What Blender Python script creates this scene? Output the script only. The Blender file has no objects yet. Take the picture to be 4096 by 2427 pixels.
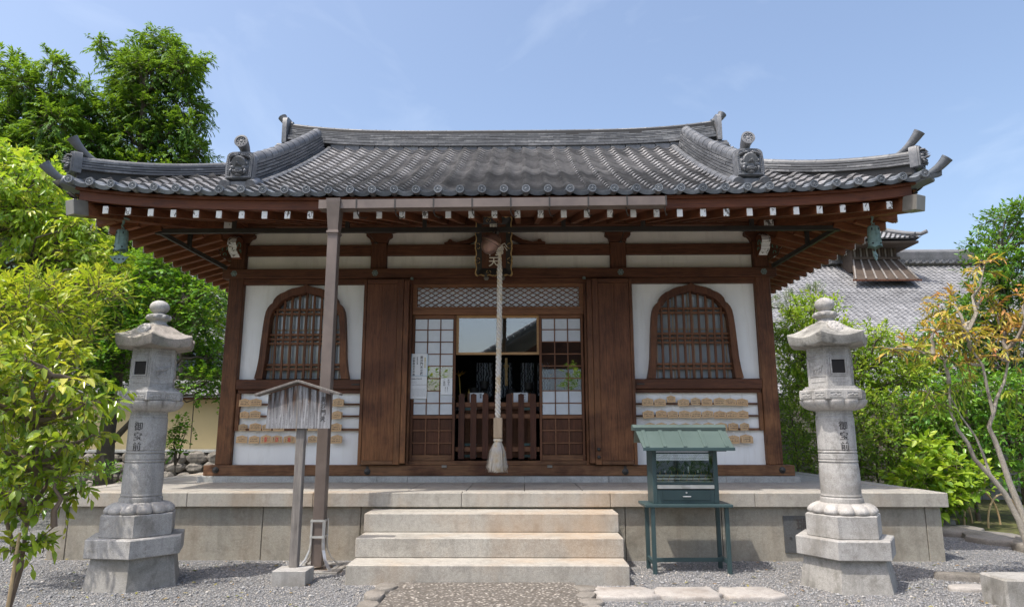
import bpy, math, random
import numpy as np
from mathutils import Vector, Matrix, Euler
random.seed(7)
RNG = np.random.default_rng(7)
SC = bpy.context.scene
COL = SC.collection
R = math.radians

# ------------------------------------------------------------------ camera
cd = bpy.data.cameras.new('camera')
cd.sensor_width = 36.0
cd.lens = 2710.4 / 4096 * 36.0
cd.clip_start = 0.05
cd.clip_end = 3000
cam = bpy.data.objects.new('camera', cd)
COL.objects.link(cam)
cam.location = (0.272, -6.291, 1.12)
cam.rotation_euler = (R(90) + 0.1877, 0.0009, 0.0142)
SC.camera = cam

# ------------------------------------------------------------------ sky and sun
SUN = Vector((-0.36, -0.29, 1.0)).normalized()        # towards the sun
world = bpy.data.worlds.new('World')
SC.world = world
world.use_nodes = True
nt = world.node_tree
nt.nodes.clear()
sky = nt.nodes.new('ShaderNodeTexSky')
sky.sky_type = 'NISHITA'
sky.sun_disc = False
sky.sun_elevation = math.asin(SUN.z)
sky.sun_rotation = math.atan2(SUN.x, SUN.y)
sky.altitude = 50
sky.air_density = 1.0
sky.dust_density = 3.8
sky.ozone_density = 0.6
# thin high cirrus, everywhere in the sky
tc = nt.nodes.new('ShaderNodeTexCoord')
mp = nt.nodes.new('ShaderNodeMapping')
mp.inputs['Scale'].default_value = (1.6, 0.7, 3.2)
mp.inputs['Rotation'].default_value = (0.3, 0.5, 0.6)
nz = nt.nodes.new('ShaderNodeTexNoise')
nz.inputs['Scale'].default_value = 2.3
nz.inputs['Detail'].default_value = 7
nz.inputs['Roughness'].default_value = 0.5
nz.inputs['Distortion'].default_value = 0.7
rp = nt.nodes.new('ShaderNodeValToRGB')
rp.color_ramp.elements[0].position = 0.52
rp.color_ramp.elements[0].color = (0, 0, 0, 1)
rp.color_ramp.elements[1].position = 0.86
rp.color_ramp.elements[1].color = (0.16, 0.16, 0.16, 1)
mx = nt.nodes.new('ShaderNodeMix')
mx.data_type = 'RGBA'
mx.inputs['B'].default_value = (7.0, 7.3, 7.4, 1)
bg = nt.nodes.new('ShaderNodeBackground')
bg.inputs['Strength'].default_value = 0.118
wo = nt.nodes.new('ShaderNodeOutputWorld')
L = nt.links.new
L(tc.outputs['Generated'], mp.inputs['Vector'])
L(mp.outputs['Vector'], nz.inputs['Vector'])
L(nz.outputs['Fac'], rp.inputs['Fac'])
L(rp.outputs['Color'], mx.inputs['Factor'])
L(sky.outputs['Color'], mx.inputs['A'])
L(mx.outputs['Result'], bg.inputs['Color'])
L(bg.outputs['Background'], wo.inputs['Surface'])

sl = bpy.data.lights.new('sun', 'SUN')
sl.energy = 2.0
sl.angle = R(0.53)
sl.color = (1.0, 0.95, 0.87)
so = bpy.data.objects.new('sun', sl)
COL.objects.link(so)
so.rotation_euler = (-SUN).to_track_quat('-Z', 'Y').to_euler()
so.location = (-4, -4, 12)

vs = SC.view_settings
vs.view_transform = 'Standard'
vs.look = 'None'
vs.gamma = 1
vs.use_curve_mapping = False
vs.exposure = 1.18

# ------------------------------------------------------------------ mesh helpers
class MB:
    def __init__(s):
        s.v = []; s.f = []
    def add(s, vs, fs, M=None):
        b = len(s.v)
        for p in vs:
            s.v.append(tuple(M @ Vector(p)) if M is not None else tuple(p))
        for f in fs:
            s.f.append(tuple(i + b for i in f))
        return s
    def box(s, x0, x1, y0, y1, z0, z1, c=0.0, M=None):
        if c <= 0:
            v = [(x0,y0,z0),(x1,y0,z0),(x1,y1,z0),(x0,y1,z0),(x0,y0,z1),(x1,y0,z1),(x1,y1,z1),(x0,y1,z1)]
            f = [(0,3,2,1),(4,5,6,7),(0,1,5,4),(1,2,6,5),(2,3,7,6),(3,0,4,7)]
            return s.add(v, f, M)
        X = (x0, x1); Y = (y0, y1); Z = (z0, z1)
        v = []; ix = {}
        for i in (0, 1):
            for j in (0, 1):
                for k in (0, 1):
                    for a in range(3):
                        p = [X[i], Y[j], Z[k]]
                        for b in range(3):
                            if b != a:
                                p[b] += c if (i, j, k)[b] == 0 else -c
                        ix[(i, j, k, a)] = len(v); v.append(tuple(p))
        f = []
        for a in range(3):
            b, d = (a + 1) % 3, (a + 2) % 3
            for sd in (0, 1):
                q = []
                for (m, n) in ((0,0),(1,0),(1,1),(0,1)):
                    t = [0,0,0]; t[a] = sd; t[b] = m; t[d] = n
                    q.append(ix[tuple(t) + (a,)])
                f.append(tuple(q) if sd else tuple(q[::-1]))
            for m in (0, 1):
                for n in (0, 1):
                    t0 = [0,0,0]; t1 = [0,0,0]
                    t0[a] = 0; t1[a] = 1
                    t0[b] = t1[b] = m; t0[d] = t1[d] = n
                    q = [ix[tuple(t0)+(b,)], ix[tuple(t1)+(b,)], ix[tuple(t1)+(d,)], ix[tuple(t0)+(d,)]]
                    f.append(tuple(q) if m != n else tuple(q[::-1]))
        for i in (0, 1):
            for j in (0, 1):
                for k in (0, 1):
                    q = [ix[(i,j,k,0)], ix[(i,j,k,1)], ix[(i,j,k,2)]]
                    f.append(tuple(q) if (i+j+k) % 2 == 1 else tuple(q[::-1]))
        return s.add(v, f, M)
    def beam(s, p0, p1, w, h, c=0.0, up=(0,0,1)):
        p0 = Vector(p0); p1 = Vector(p1)
        d = p1 - p0; ln = d.length; d.normalize()
        u = Vector(up); sx = d.cross(u)
        if sx.length < 1e-5: sx = d.cross(Vector((0,1,0)))
        sx.normalize(); u = sx.cross(d).normalized()
        M = Matrix(((sx.x,d.x,u.x,p0.x),(sx.y,d.y,u.y,p0.y),(sx.z,d.z,u.z,p0.z),(0,0,0,1)))
        return s.box(-w/2, w/2, 0, ln, -h/2, h/2, c, M)
    def lathe(s, prof, n=24, o=(0,0,0), ph=0.0, M=None, wob=None):
        v = []; f = []
        for (r, z) in prof:
            for k in range(n):
                a = ph + 2*math.pi*k/n
                rr = r*(wob(a, z) if wob else 1)
                v.append((o[0]+rr*math.cos(a), o[1]+rr*math.sin(a), o[2]+z))
        m = len(prof)
        for i in range(m-1):
            for k in range(n):
                k2 = (k+1) % n
                f.append((i*n+k, i*n+k2, (i+1)*n+k2, (i+1)*n+k))
        f.append(tuple(range(n))[::-1]); f.append(tuple((m-1)*n+k for k in range(n)))
        return s.add(v, f, M)
    def tube(s, pts, rad, n=8, M=None):
        pts = [Vector(p) for p in pts]
        if not hasattr(rad, '__len__'): rad = [rad]*len(pts)
        v = []; f = []
        t0 = (pts[1]-pts[0]).normalized()
        ref = Vector((0,0,1)) if abs(t0.z) < 0.9 else Vector((1,0,0))
        for i, p in enumerate(pts):
            t = (pts[min(i+1,len(pts)-1)] - pts[max(i-1,0)]).normalized()
            a = t.cross(ref)
            if a.length < 1e-4: a = t.cross(Vector((0,1,0)))
            a.normalize(); b = t.cross(a); ref = b.cross(t) if False else ref
            for k in range(n):
                q = 2*math.pi*k/n
                v.append(tuple(p + (a*math.cos(q) + b*math.sin(q))*rad[i]))
        for i in range(len(pts)-1):
            for k in range(n):
                k2 = (k+1) % n
                f.append((i*n+k, (i+1)*n+k, (i+1)*n+k2, i*n+k2))
        f.append(tuple(range(n))); f.append(tuple((len(pts)-1)*n+k for k in range(n))[::-1])
        return s.add(v, f, M)
    def prism(s, poly, t0, t1, plane='xz', M=None):
        n = len(poly); v = []
        for t in (t0, t1):
            for (a, b) in poly:
                v.append({'xz': (a, t, b), 'xy': (a, b, t), 'yz': (t, a, b)}[plane])
        f = [tuple(range(n)), tuple(range(n, 2*n))[::-1]]
        for k in range(n):
            k2 = (k+1) % n
            f.append((k, n+k, n+k2, k2))
        return s.add(v, f, M)
    def ring(s, outer, inner, t0, t1, M=None):
        """frame between two xz outlines of equal count, y from t0 to t1"""
        n = len(outer); v = []
        for t in (t0, t1):
            v += [(a, t, b) for a, b in outer] + [(a, t, b) for a, b in inner]
        f = []
        for k in range(n):
            j = (k+1) % n
            f += [(k, j, n+j, n+k), (2*n+k, 3*n+k, 3*n+j, 2*n+j), (k, 2*n+k, 2*n+j, j), (n+k, n+j, 3*n+j, 3*n+k)]
        return s.add(v, f, M)
    def ball(s, c, r, n=12, m=8, M=None):
        if not hasattr(r, '__len__'): r = (r, r, r)
        v = [(c[0], c[1], c[2]-r[2])]; f = []
        for i in range(1, m):
            th = -math.pi/2 + math.pi*i/m
            for k in range(n):
                a = 2*math.pi*k/n
                v.append((c[0]+r[0]*math.cos(th)*math.cos(a), c[1]+r[1]*math.cos(th)*math.sin(a), c[2]+r[2]*math.sin(th)))
        v.append((c[0], c[1], c[2]+r[2]))
        for k in range(n):
            f.append((0, 1+(k+1) % n, 1+k))
            f.append((len(v)-1, 1+(m-2)*n+k, 1+(m-2)*n+(k+1) % n))
        for i in range(m-2):
            for k in range(n):
                k2 = (k+1) % n
                f.append((1+i*n+k, 1+i*n+k2, 1+(i+1)*n+k2, 1+(i+1)*n+k))
        return s.add(v, f, M)
    def mesh(s, name, mat, smooth=False, ang=35):
        me = bpy.data.meshes.new(name)
        me.from_pydata(s.v, [], s.f)
        me.validate()
        if mat: me.materials.append(mat)
        if smooth:
            me.polygons.foreach_set('use_smooth', [True]*len(me.polygons))
            me.set_sharp_from_angle(angle=R(ang))
        me.update()
        return me
    def build(s, name, mat, parent=None, smooth=False, ang=35):
        return obj(name, s.mesh(name, mat, smooth, ang), parent)

def obj(name, me, parent=None, M=None):
    o = bpy.data.objects.new(name, me)
    COL.objects.link(o)
    if parent is not None:
        o.parent = parent
        if parent.type == 'EMPTY':
            o.matrix_parent_inverse = Matrix.Translation(-Vector(parent.location))
    if M is not None:
        o.matrix_basis = M
    return o

def tag(o, label=None, cat=None, group=None, kind=None):
    if label: o['label'] = label
    if cat: o['category'] = cat
    if group: o['group'] = group
    if kind: o['kind'] = kind
    return o

def thing(name, label, cat, loc=(0,0,0), group=None):
    o = bpy.data.objects.new(name, None)
    COL.objects.link(o)
    o.location = loc
    o.empty_display_size = 0.2
    return tag(o, label, cat, group)

def copy_tree(o, parent=None):
    c = o.copy()
    COL.objects.link(c)
    if parent is not None: c.parent = parent
    for ch in list(o.children): copy_tree(ch, c)
    return c

def text(body, size, M, mat, parent, name='lettering', step=1.05, depth=0.002, vertical=True, label=None):
    """characters one below the other (or in a row), lying in local xy, as one mesh part"""
    V = []; F = []
    dg = None
    for i, ch in enumerate(body):
        if ch == ' ': continue
        cu = bpy.data.curves.new('glyph', 'FONT')
        cu.body = ch; cu.size = size; cu.extrude = depth; cu.align_x = 'CENTER'; cu.align_y = 'CENTER'
        cu.offset = size*0.012
        cu.resolution_u = 2
        go = bpy.data.objects.new('glyph', cu)
        COL.objects.link(go)
        bpy.context.view_layer.update()
        dg = bpy.context.evaluated_depsgraph_get()
        me = bpy.data.meshes.new_from_object(go.evaluated_get(dg))
        off = (0, -i*size*step) if vertical else (i*size*step, 0)
        b = len(V)
        V += [tuple(M @ Vector((p.co.x+off[0], p.co.y+off[1], p.co.z))) for p in me.vertices]
        F += [tuple(k+b for k in p.vertices) for p in me.polygons]
        bpy.data.objects.remove(go); bpy.data.curves.remove(cu); bpy.data.meshes.remove(me)
    me = bpy.data.meshes.new(name)
    me.from_pydata(V, [], F)
    if mat: me.materials.append(mat)
    o = obj(name, me, parent)
    if label: o['label'] = label
    return o

def facing(x, y, z, yaw=0.0, tilt=0.0):
    """matrix that stands local xy upright, facing -y (the visitor)"""
    return Matrix.Translation((x, y, z)) @ Matrix.Rotation(yaw, 4, 'Z') @ Matrix.Rotation(R(90)+tilt, 4, 'X')

# ------------------------------------------------------------------ materials
class NT:
    def __init__(s, name):
        s.m = bpy.data.materials.new(name); s.m.use_nodes = True
        s.t = s.m.node_tree; s.t.nodes.clear()
        s.out = s.t.nodes.new('ShaderNodeOutputMaterial')
    def n(s, kind, **kw):
        nd = s.t.nodes.new('ShaderNode'+kind)
        for k, v in kw.items():
            if k.startswith('_'): setattr(nd, k[1:], v)
            else:
                key = k.replace('__', ' ')
                sock = nd.inputs[int(key[1:])] if key[0] == 'i' and key[1:].isdigit() else nd.inputs[key]
                if hasattr(v, 'is_linked') or hasattr(v, 'links'):
                    s.t.links.new(v, sock)
                else: sock.default_value = v
        return nd
    def mix(s, fac, a, b, mode='MIX'):
        nd = s.t.nodes.new('ShaderNodeMix'); nd.data_type = 'RGBA'; nd.blend_type = mode
        for k, v in (('Factor', fac), ('A', a), ('B', b)):
            sock = nd.inputs[k] if k == 'Factor' else [i for i in nd.inputs if i.name == k and i.type == 'RGBA'][0]
            if hasattr(v, 'links'): s.t.links.new(v, sock)
            else: sock.default_value = v if k == 'Factor' or len(v) == 4 else tuple(v)+(1,)
        return [o for o in nd.outputs if o.type == 'RGBA'][0]
    def ramp(s, fac, stops):
        nd = s.t.nodes.new('ShaderNodeValToRGB')
        cr = nd.color_ramp
        while len(cr.elements) < len(stops): cr.elements.new(0.5)
        for e, (p, c) in zip(cr.elements, stops):
            e.position = p
            e.color = tuple(c)+(1,) if hasattr(c, '__len__') else (c, c, c, 1)
        s.t.links.new(fac, nd.inputs['Fac'])
        return nd.outputs['Color']
    def math(s, op, a, b=0.0):
        nd = s.t.nodes.new('ShaderNodeMath'); nd.operation = op
        for i, v in enumerate((a, b)):
            if hasattr(v, 'links'): s.t.links.new(v, nd.inputs[i])
            else: nd.inputs[i].default_value = v
        return nd.outputs[0]
    def noise(s, vec, scale, detail=4, rough=0.55, dist=0.0):
        nd = s.n('TexNoise', Scale=scale, Detail=detail, Roughness=rough, Distortion=dist)
        if vec is not None: s.t.links.new(vec, nd.inputs['Vector'])
        return nd.outputs['Fac']
    def coord(s, scale=(1,1,1), space='Object', rot=(0,0,0)):
        tc = s.n('TexCoord')
        mp = s.n('Mapping', Scale=scale, Rotation=rot)
        s.t.links.new(tc.outputs[space], mp.inputs['Vector'])
        return mp.outputs['Vector']
    def bump(s, h, strength=0.3, dist=0.005):
        nd = s.n('Bump', Strength=strength, Distance=dist)
        s.t.links.new(h, nd.inputs['Height'])
        return nd.outputs['Normal']
    def pbr(s, col, rough=0.6, normal=None, metal=0.0, spec=0.5):
        b = s.n('BsdfPrincipled', Roughness=rough, Metallic=metal)
        b.inputs['Specular IOR Level'].default_value = spec
        sock = b.inputs['Base Color']
        if hasattr(col, 'links'): s.t.links.new(col, sock)
        else: sock.default_value = tuple(col)+(1,)
        if normal is not None: s.t.links.new(normal, b.inputs['Normal'])
        s.t.links.new(b.outputs[0], s.out.inputs['Surface'])
        return b

def wood(name, dark, light, axis='z', rough=0.55, bleach=None, zr=(2.2, 0.8), grain=1.0):
    t = NT(name)
    k = {'x': (1.2, 22, 22), 'y': (22, 1.2, 22), 'z': (22, 22, 1.2)}[axis]
    rnd = t.n('ObjectInfo').outputs['Random']
    g1 = t.noise(t.coord(k), 2.6*grain, 8, 0.66, 1.2)
    g2 = t.noise(t.coord(tuple(a*4 for a in k)), 3.0*grain, 3, 0.6)
    blot = t.noise(t.coord((1,1,1)), 2.7, 5, 0.6)
    g = t.math('ADD', t.math('MULTIPLY', g1, 0.75), t.math('MULTIPLY', g2, 0.25))
    c = t.ramp(g, [(0.30, dark), (0.5, tuple((a+b)/2 for a, b in zip(dark, light))), (0.70, light)])
    if bleach:
        z = t.n('SeparateXYZ'); t.t.links.new(t.n('NewGeometry').outputs['Position'], z.inputs[0])
        mr = t.n('MapRange'); t.t.links.new(z.outputs['Z'], mr.inputs[0])
        mr.inputs[1].default_value = zr[0]; mr.inputs[2].default_value = zr[1]
        w = t.math('MULTIPLY', mr.outputs[0], t.ramp(blot, [(0.36, 0.15), (0.62, 1.0)]))
        bc = t.ramp(g, [(0.32, tuple(x*0.38 for x in bleach)), (0.55, bleach), (0.72, tuple(min(1, x*1.25) for x in bleach))])
        c = t.mix(w, c, bc)
    c = t.mix(t.math('MULTIPLY', t.math('SUBTRACT', rnd, 0.5), 0.35), c, (0.02, 0.01, 0.006))
    c = t.mix(t.ramp(blot, [(0.35, 0.30), (0.55, 0.0)]), c, tuple(x*0.35 for x in dark))
    t.pbr(c, t.ramp(g, [(0.3, rough-0.1), (0.7, min(1, rough+0.15))]), t.bump(g, 0.35, 0.004), spec=0.25)
    return t.m

def granite(name, base, speck=0.5, stain=(0.16, 0.13, 0.09), rough=0.75, stain_amt=0.35, rusty=0.0, bump=0.35, streak=0.30):
    t = NT(name)
    v = t.coord()
    rnd = t.n('ObjectInfo').outputs['Random']
    fine = t.noise(v, 260, 3, 0.7)
    mid = t.noise(v, 45, 4, 0.6)
    big = t.noise(v, 2.4, 6, 0.62, 0.4)
    c = t.ramp(fine, [(0.34, tuple(x*(1-speck) for x in base)), (0.48, base), (0.66, tuple(min(1, x*1.28) for x in base))])
    c = t.mix(t.ramp(mid, [(0.35, 0.35), (0.6, 0.0)]), c, tuple(x*0.62 for x in base))
    c = t.mix(t.math('MULTIPLY', t.ramp(big, [(0.50, 0.0), (0.72, 1.0)]), stain_amt), c, stain)
    stk = t.noise(t.coord((9, 9, 0.9)), 1.4, 5, 0.65, 0.3)
    c = t.mix(t.math('MULTIPLY', t.ramp(stk, [(0.50, 0.0), (0.68, 1.0)]), streak), c, tuple(x*0.45 for x in base))
    blo = t.noise(v, 9, 5, 0.65, 0.5)
    c = t.mix(t.math('MULTIPLY', t.ramp(blo, [(0.52, 0.0), (0.66, 1.0)]), streak*0.8), c, tuple(x*0.55 for x in stain))
    if rusty:
        bg2 = t.noise(t.coord((1, 1, 0.5)), 1.7, 5, 0.6)
        c = t.mix(t.math('MULTIPLY', t.ramp(bg2, [(0.46, 0.0), (0.70, 1.0)]), rusty), c, (0.42, 0.25, 0.11))
    c = t.mix(t.math('MULTIPLY', t.math('SUBTRACT', rnd, 0.4), 0.25), c, (0.2, 0.19, 0.17))
    h = t.math('ADD', fine, t.math('MULTIPLY', mid, 0.8))
    t.pbr(c, rough, t.bump(h, bump, 0.004), spec=0.3)
    return t.m

def plain(name, col, rough=0.5, metal=0.0, var=0.12, nscale=9, bump=0.0, spec=0.5, soil=0.0):
    t = NT(name)
    v = t.coord()
    nz = t.noise(v, nscale, 5, 0.6)
    c = t.ramp(nz, [(0.3, tuple(x*(1-var) for x in col)), (0.7, tuple(min(1, x*(1+var)) for x in col))])
    rr = t.ramp(nz, [(0.3, max(0, rough-0.07)), (0.7, min(1, rough+0.07))])
    if soil:
        sn = t.noise(t.coord((6, 6, 1.0)), 1.6, 6, 0.65, 0.5)
        c = t.mix(t.math('MULTIPLY', t.ramp(sn, [(0.52, 0.0), (0.75, 1.0)]), soil), c, (0.42, 0.36, 0.28))
    t.pbr(c, rr, t.bump(t.noise(v, nscale*12, 3), bump, 0.002) if bump else None, metal, spec)
    return t.m

def roof_tile(name, base, light, rough=0.42):
    t = NT(name)
    v = t.coord((1,1,1), 'Object')
    gp = t.n('NewGeometry').outputs['Position']
    rnd = t.n('ObjectInfo').outputs['Random']
    at = t.n('Attribute', _attribute_name='tint').outputs['Fac']
    nz = t.noise(gp, 26, 6, 0.65)
    big = t.noise(gp, 2.2, 4, 0.6)
    k = t.math('ADD', t.math('MULTIPLY', rnd, 0.24), t.math('ADD', t.math('MULTIPLY', at, 0.24), t.math('ADD', t.math('MULTIPLY', nz, 0.5), t.math('MULTIPLY', big, 0.38))))
    c = t.ramp(k, [(0.30, tuple(x*0.55 for x in base)), (0.58, base), (0.92, light)])
    c = t.mix(t.ramp(t.noise(gp, 9, 6, 0.7, 0.6), [(0.60, 0.0), (0.75, 0.5)]), c, (0.07, 0.075, 0.07))
    t.pbr(c, t.ramp(nz, [(0.3, rough-0.1), (0.7, rough+0.15)]), t.bump(nz, 0.25, 0.004), 0.0, 0.4)
    return t.m

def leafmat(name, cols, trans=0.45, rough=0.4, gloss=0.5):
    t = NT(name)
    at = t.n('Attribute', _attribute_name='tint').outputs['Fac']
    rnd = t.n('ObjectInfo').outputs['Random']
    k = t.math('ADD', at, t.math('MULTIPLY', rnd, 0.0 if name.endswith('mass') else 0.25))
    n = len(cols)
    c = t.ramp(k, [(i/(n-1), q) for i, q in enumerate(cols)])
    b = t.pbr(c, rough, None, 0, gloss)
    tr = t.n('BsdfTranslucent')
    tcol = t.mix(1.0, c, (1.0, 0.95, 0.35), 'MULTIPLY')
    tcol = t.mix(0.35, tcol, (0.30, 0.42, 0.03))
    t.t.links.new(tcol, tr.inputs['Color'])
    ms = t.n('MixShader', Fac=trans)
    t.t.links.new(b.outputs[0], ms.inputs[1]); t.t.links.new(tr.outputs[0], ms.inputs[2])
    t.t.links.new(ms.outputs[0], t.out.inputs['Surface'])
    return t.m

def glass_clear(name, ior=2.1, tint=(0.93, 0.96, 0.96)):
    t = NT(name)
    fr = t.n('Fresnel', IOR=ior)
    gl = t.n('BsdfGlossy', Roughness=0.01)
    gl.inputs['Color'].default_value = (1, 1, 1, 1)
    tr = t.n('BsdfTransparent'); tr.inputs['Color'].default_value = tuple(tint)+(1,)
    ms = t.n('MixShader')
    t.t.links.new(fr.outputs[0], ms.inputs[0]); t.t.links.new(tr.outputs[0], ms.inputs[1]); t.t.links.new(gl.outputs[0], ms.inputs[2])
    t.t.links.new(ms.outputs[0], t.out.inputs['Surface'])
    return t.m

def glass_frost(name, col, refl=2.0, rough=0.12):
    t = NT(name)
    nz = t.noise(t.coord(), 14, 4, 0.6)
    c = t.ramp(nz, [(0.3, tuple(x*0.9 for x in col)), (0.7, col)])
    df = t.n('BsdfDiffuse'); t.t.links.new(c, df.inputs['Color'])
    gl = t.n('BsdfGlossy', Roughness=rough)
    fr = t.n('Fresnel', IOR=refl)
    ms = t.n('MixShader')
    t.t.links.new(fr.outputs[0], ms.inputs[0]); t.t.links.new(df.outputs[0], ms.inputs[1]); t.t.links.new(gl.outputs[0], ms.inputs[2])
    t.t.links.new(ms.outputs[0], t.out.inputs['Surface'])
    return t.m

M = {}
DK, LT = (0.028, 0.011, 0.007), (0.20, 0.082, 0.044)
M['wood_z'] = wood('dark_wood_upright', DK, LT, 'z', bleach=(0.30, 0.140, 0.062), zr=(2.7, 0.9))
M['wood_x'] = wood('dark_wood_long', DK, LT, 'x', bleach=(0.27, 0.140, 0.070), zr=(1.5, 0.75))
M['wood_y'] = wood('dark_wood_rafter', (0.06, 0.021, 0.011), (0.27, 0.10, 0.045), 'y')
M['wood_xr'] = wood('dark_wood_side_rafter', (0.07, 0.025, 0.012), (0.32, 0.12, 0.052), 'x')
M['wood_fascia'] = wood('fascia_wood', (0.05, 0.017, 0.010), (0.22, 0.075, 0.036), 'x')
M['wood_door'] = wood('door_wood', (0.040, 0.015, 0.009), (0.22, 0.092, 0.048), 'z', bleach=(0.26, 0.115, 0.050), zr=(2.2, 1.0))
M['wood_joinery'] = wood('joinery_wood', (0.09, 0.037, 0.02), (0.22, 0.10, 0.052), 'z')
M['wood_joinery_x'] = wood('joinery_wood_long', (0.12, 0.05, 0.026), (0.30, 0.145, 0.075), 'x')
M['wood_panel'] = wood('panel_wood', (0.055, 0.022, 0.012), (0.15, 0.062, 0.033), 'z')
M['wood_honey'] = wood('new_pale_wood', (0.36, 0.20, 0.09), (0.60, 0.38, 0.19), 'x')
M['wood_grey'] = wood('weathered_grey_wood', (0.10, 0.09, 0.085), (0.37, 0.34, 0.31), 'z', rough=0.85)
M['wood_ema'] = wood('plaque_wood', (0.50, 0.31, 0.15), (0.68, 0.46, 0.25), 'x', rough=0.6)
M['wood_plain'] = wood('bare_handle_wood', (0.34, 0.25, 0.17), (0.55, 0.44, 0.32), 'z')
M['wood_old'] = wood('old_dark_timber', (0.045, 0.034, 0.028), (0.16, 0.125, 0.10), 'z', rough=0.8)
M['wood_dark'] = wood('dark_stained_picket', (0.030, 0.012, 0.008), (0.13, 0.050, 0.028), 'z')
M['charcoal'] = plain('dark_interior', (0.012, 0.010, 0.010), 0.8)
M['plaster'] = plain('white_plaster', (0.87, 0.875, 0.865), 0.85, var=0.04, nscale=2.5, soil=0.22)
M['plaster_old'] = plain('aged_white_plaster', (0.84, 0.80, 0.72), 0.85, var=0.08, nscale=3, soil=0.3)
M['cream'] = plain('ochre_plaster', (0.62, 0.50, 0.28), 0.85, var=0.06, nscale=1.5)
M['whitepaint'] = None
M['tile'] = roof_tile('silver_grey_roof_tile', (0.20, 0.197, 0.20), (0.40, 0.39, 0.39), 0.5)
M['tile_ridge'] = roof_tile('ridge_tile_grey', (0.12, 0.124, 0.132), (0.40, 0.40, 0.40), 0.5)
M['tile_cap'] = roof_tile('cap_tile_blue_grey', (0.145, 0.16, 0.18), (0.30, 0.32, 0.34), 0.45)
M['tile_oni'] = roof_tile('ornament_tile_grey', (0.13, 0.135, 0.145), (0.33, 0.33, 0.34), 0.42)
M['tile_far'] = roof_tile('far_roof_tile', (0.185, 0.187, 0.195), (0.32, 0.32, 0.33), 0.6)
M['granite'] = granite('podium_granite', (0.425, 0.40, 0.355), 0.5, rusty=0.40, stain=(0.20, 0.18, 0.15), stain_amt=0.5)
M['granite_face'] = granite('podium_face_granite', (0.40, 0.37, 0.31), 0.5, rusty=0.20, stain=(0.15, 0.13, 0.10), stain_amt=0.55, bump=1.0)
M['granite_top'] = granite('paving_granite', (0.39, 0.365, 0.325), 0.35, stain=(0.22, 0.17, 0.13), stain_amt=0.5)
M['granite_curb'] = granite('curb_granite', (0.45, 0.46, 0.45), 0.4)
M['lantern'] = granite('lantern_granite', (0.44, 0.427, 0.41), 0.6, stain=(0.16, 0.14, 0.11), stain_amt=0.7, streak=0.5)
M['lantern_base'] = granite('lantern_base_granite', (0.36, 0.345, 0.32), 0.5, stain=(0.13, 0.12, 0.09), stain_amt=0.7, streak=0.5)
M['lantern_moss'] = granite('lichen_stained_granite', (0.40, 0.385, 0.35), 0.6, stain=(0.030, 0.030, 0.027), stain_amt=0.95, streak=0.8)
M['lantern_moss_b'] = granite('green_lichened_granite', (0.37, 0.33, 0.29), 0.6, stain=(0.10, 0.13, 0.085), stain_amt=0.9, streak=0.7)
M['lantern_lotus'] = granite('pale_carved_granite', (0.47, 0.45, 0.425), 0.4, stain=(0.12, 0.10, 0.08), stain_amt=0.6)
M['darkstone'] = granite('black_inscription_stone', (0.10, 0.105, 0.11), 0.5, rough=0.35)
M['whitestone'] = granite('pale_stepping_stone', (0.42, 0.39, 0.36), 0.45, stain=(0.22, 0.17, 0.13), stain_amt=0.7)
M['rock'] = granite('grey_brown_rock', (0.27, 0.245, 0.215), 0.6, stain=(0.09, 0.08, 0.06), stain_amt=0.8, bump=0.8)
M['engrave'] = plain('ink_in_engraving', (0.055, 0.05, 0.048), 0.85)
M['copper'] = plain('brown_copper_sheet', (0.165, 0.130, 0.112), 0.45, 0.25, var=0.18, nscale=5)
M['copper_cap'] = plain('grey_copper_cap', (0.24, 0.225, 0.20), 0.4, 0.4, var=0.15)
M['steel'] = plain('brushed_steel', (0.70, 0.69, 0.67), 0.35, 0.7)
M['iron'] = plain('dark_iron', (0.06, 0.055, 0.05), 0.5, 0.5)
M['bronze_bell'] = plain('brown_bronze', (0.30, 0.19, 0.16), 0.42, 0.6, var=0.2, nscale=7)
M['verdigris'] = plain('verdigris_bronze', (0.17, 0.255, 0.23), 0.6, 0.25, var=0.25, nscale=30, bump=0.3)
M['patina'] = plain('aged_bronze_fitting', (0.20, 0.25, 0.24), 0.5, 0.5, var=0.3, nscale=40)
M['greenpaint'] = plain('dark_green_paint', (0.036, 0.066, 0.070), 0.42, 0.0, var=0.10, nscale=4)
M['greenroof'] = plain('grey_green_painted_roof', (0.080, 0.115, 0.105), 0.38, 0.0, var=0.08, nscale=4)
M['gold'] = plain('gold_leaf', (0.75, 0.50, 0.14), 0.3, 0.9)
M['gold_old'] = plain('old_gilding', (0.48, 0.32, 0.14), 0.55, 0.25, var=0.35, nscale=40)
M['lacquer'] = plain('black_lacquer', (0.030, 0.028, 0.026), 0.55)
M['paper'] = plain('white_paper', (0.80, 0.82, 0.83), 0.8, var=0.02)
M['ink'] = plain('black_ink', (0.02, 0.02, 0.022), 0.8)
M['ink_gold'] = plain('ochre_ink', (0.55, 0.46, 0.15), 0.8)
M['ink_red'] = plain('red_ink', (0.62, 0.08, 0.05), 0.8)
M['blueedge'] = plain('pale_blue_print', (0.35, 0.58, 0.72), 0.8)
M['whiteink'] = plain('white_carved_letter', (0.72, 0.68, 0.58), 0.7)
M['cord'] = plain('white_cord', (0.75, 0.74, 0.70), 0.9)
M['green_line'] = plain('verdigris_carved_line', (0.10, 0.30, 0.22), 0.6)
M['rubber'] = plain('black_cable', (0.015, 0.015, 0.016), 0.5)
M['bark'] = granite('grey_bark', (0.11, 0.09, 0.07), 0.6, stain=(0.03, 0.026, 0.02), stain_amt=0.8, bump=1.0)
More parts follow.
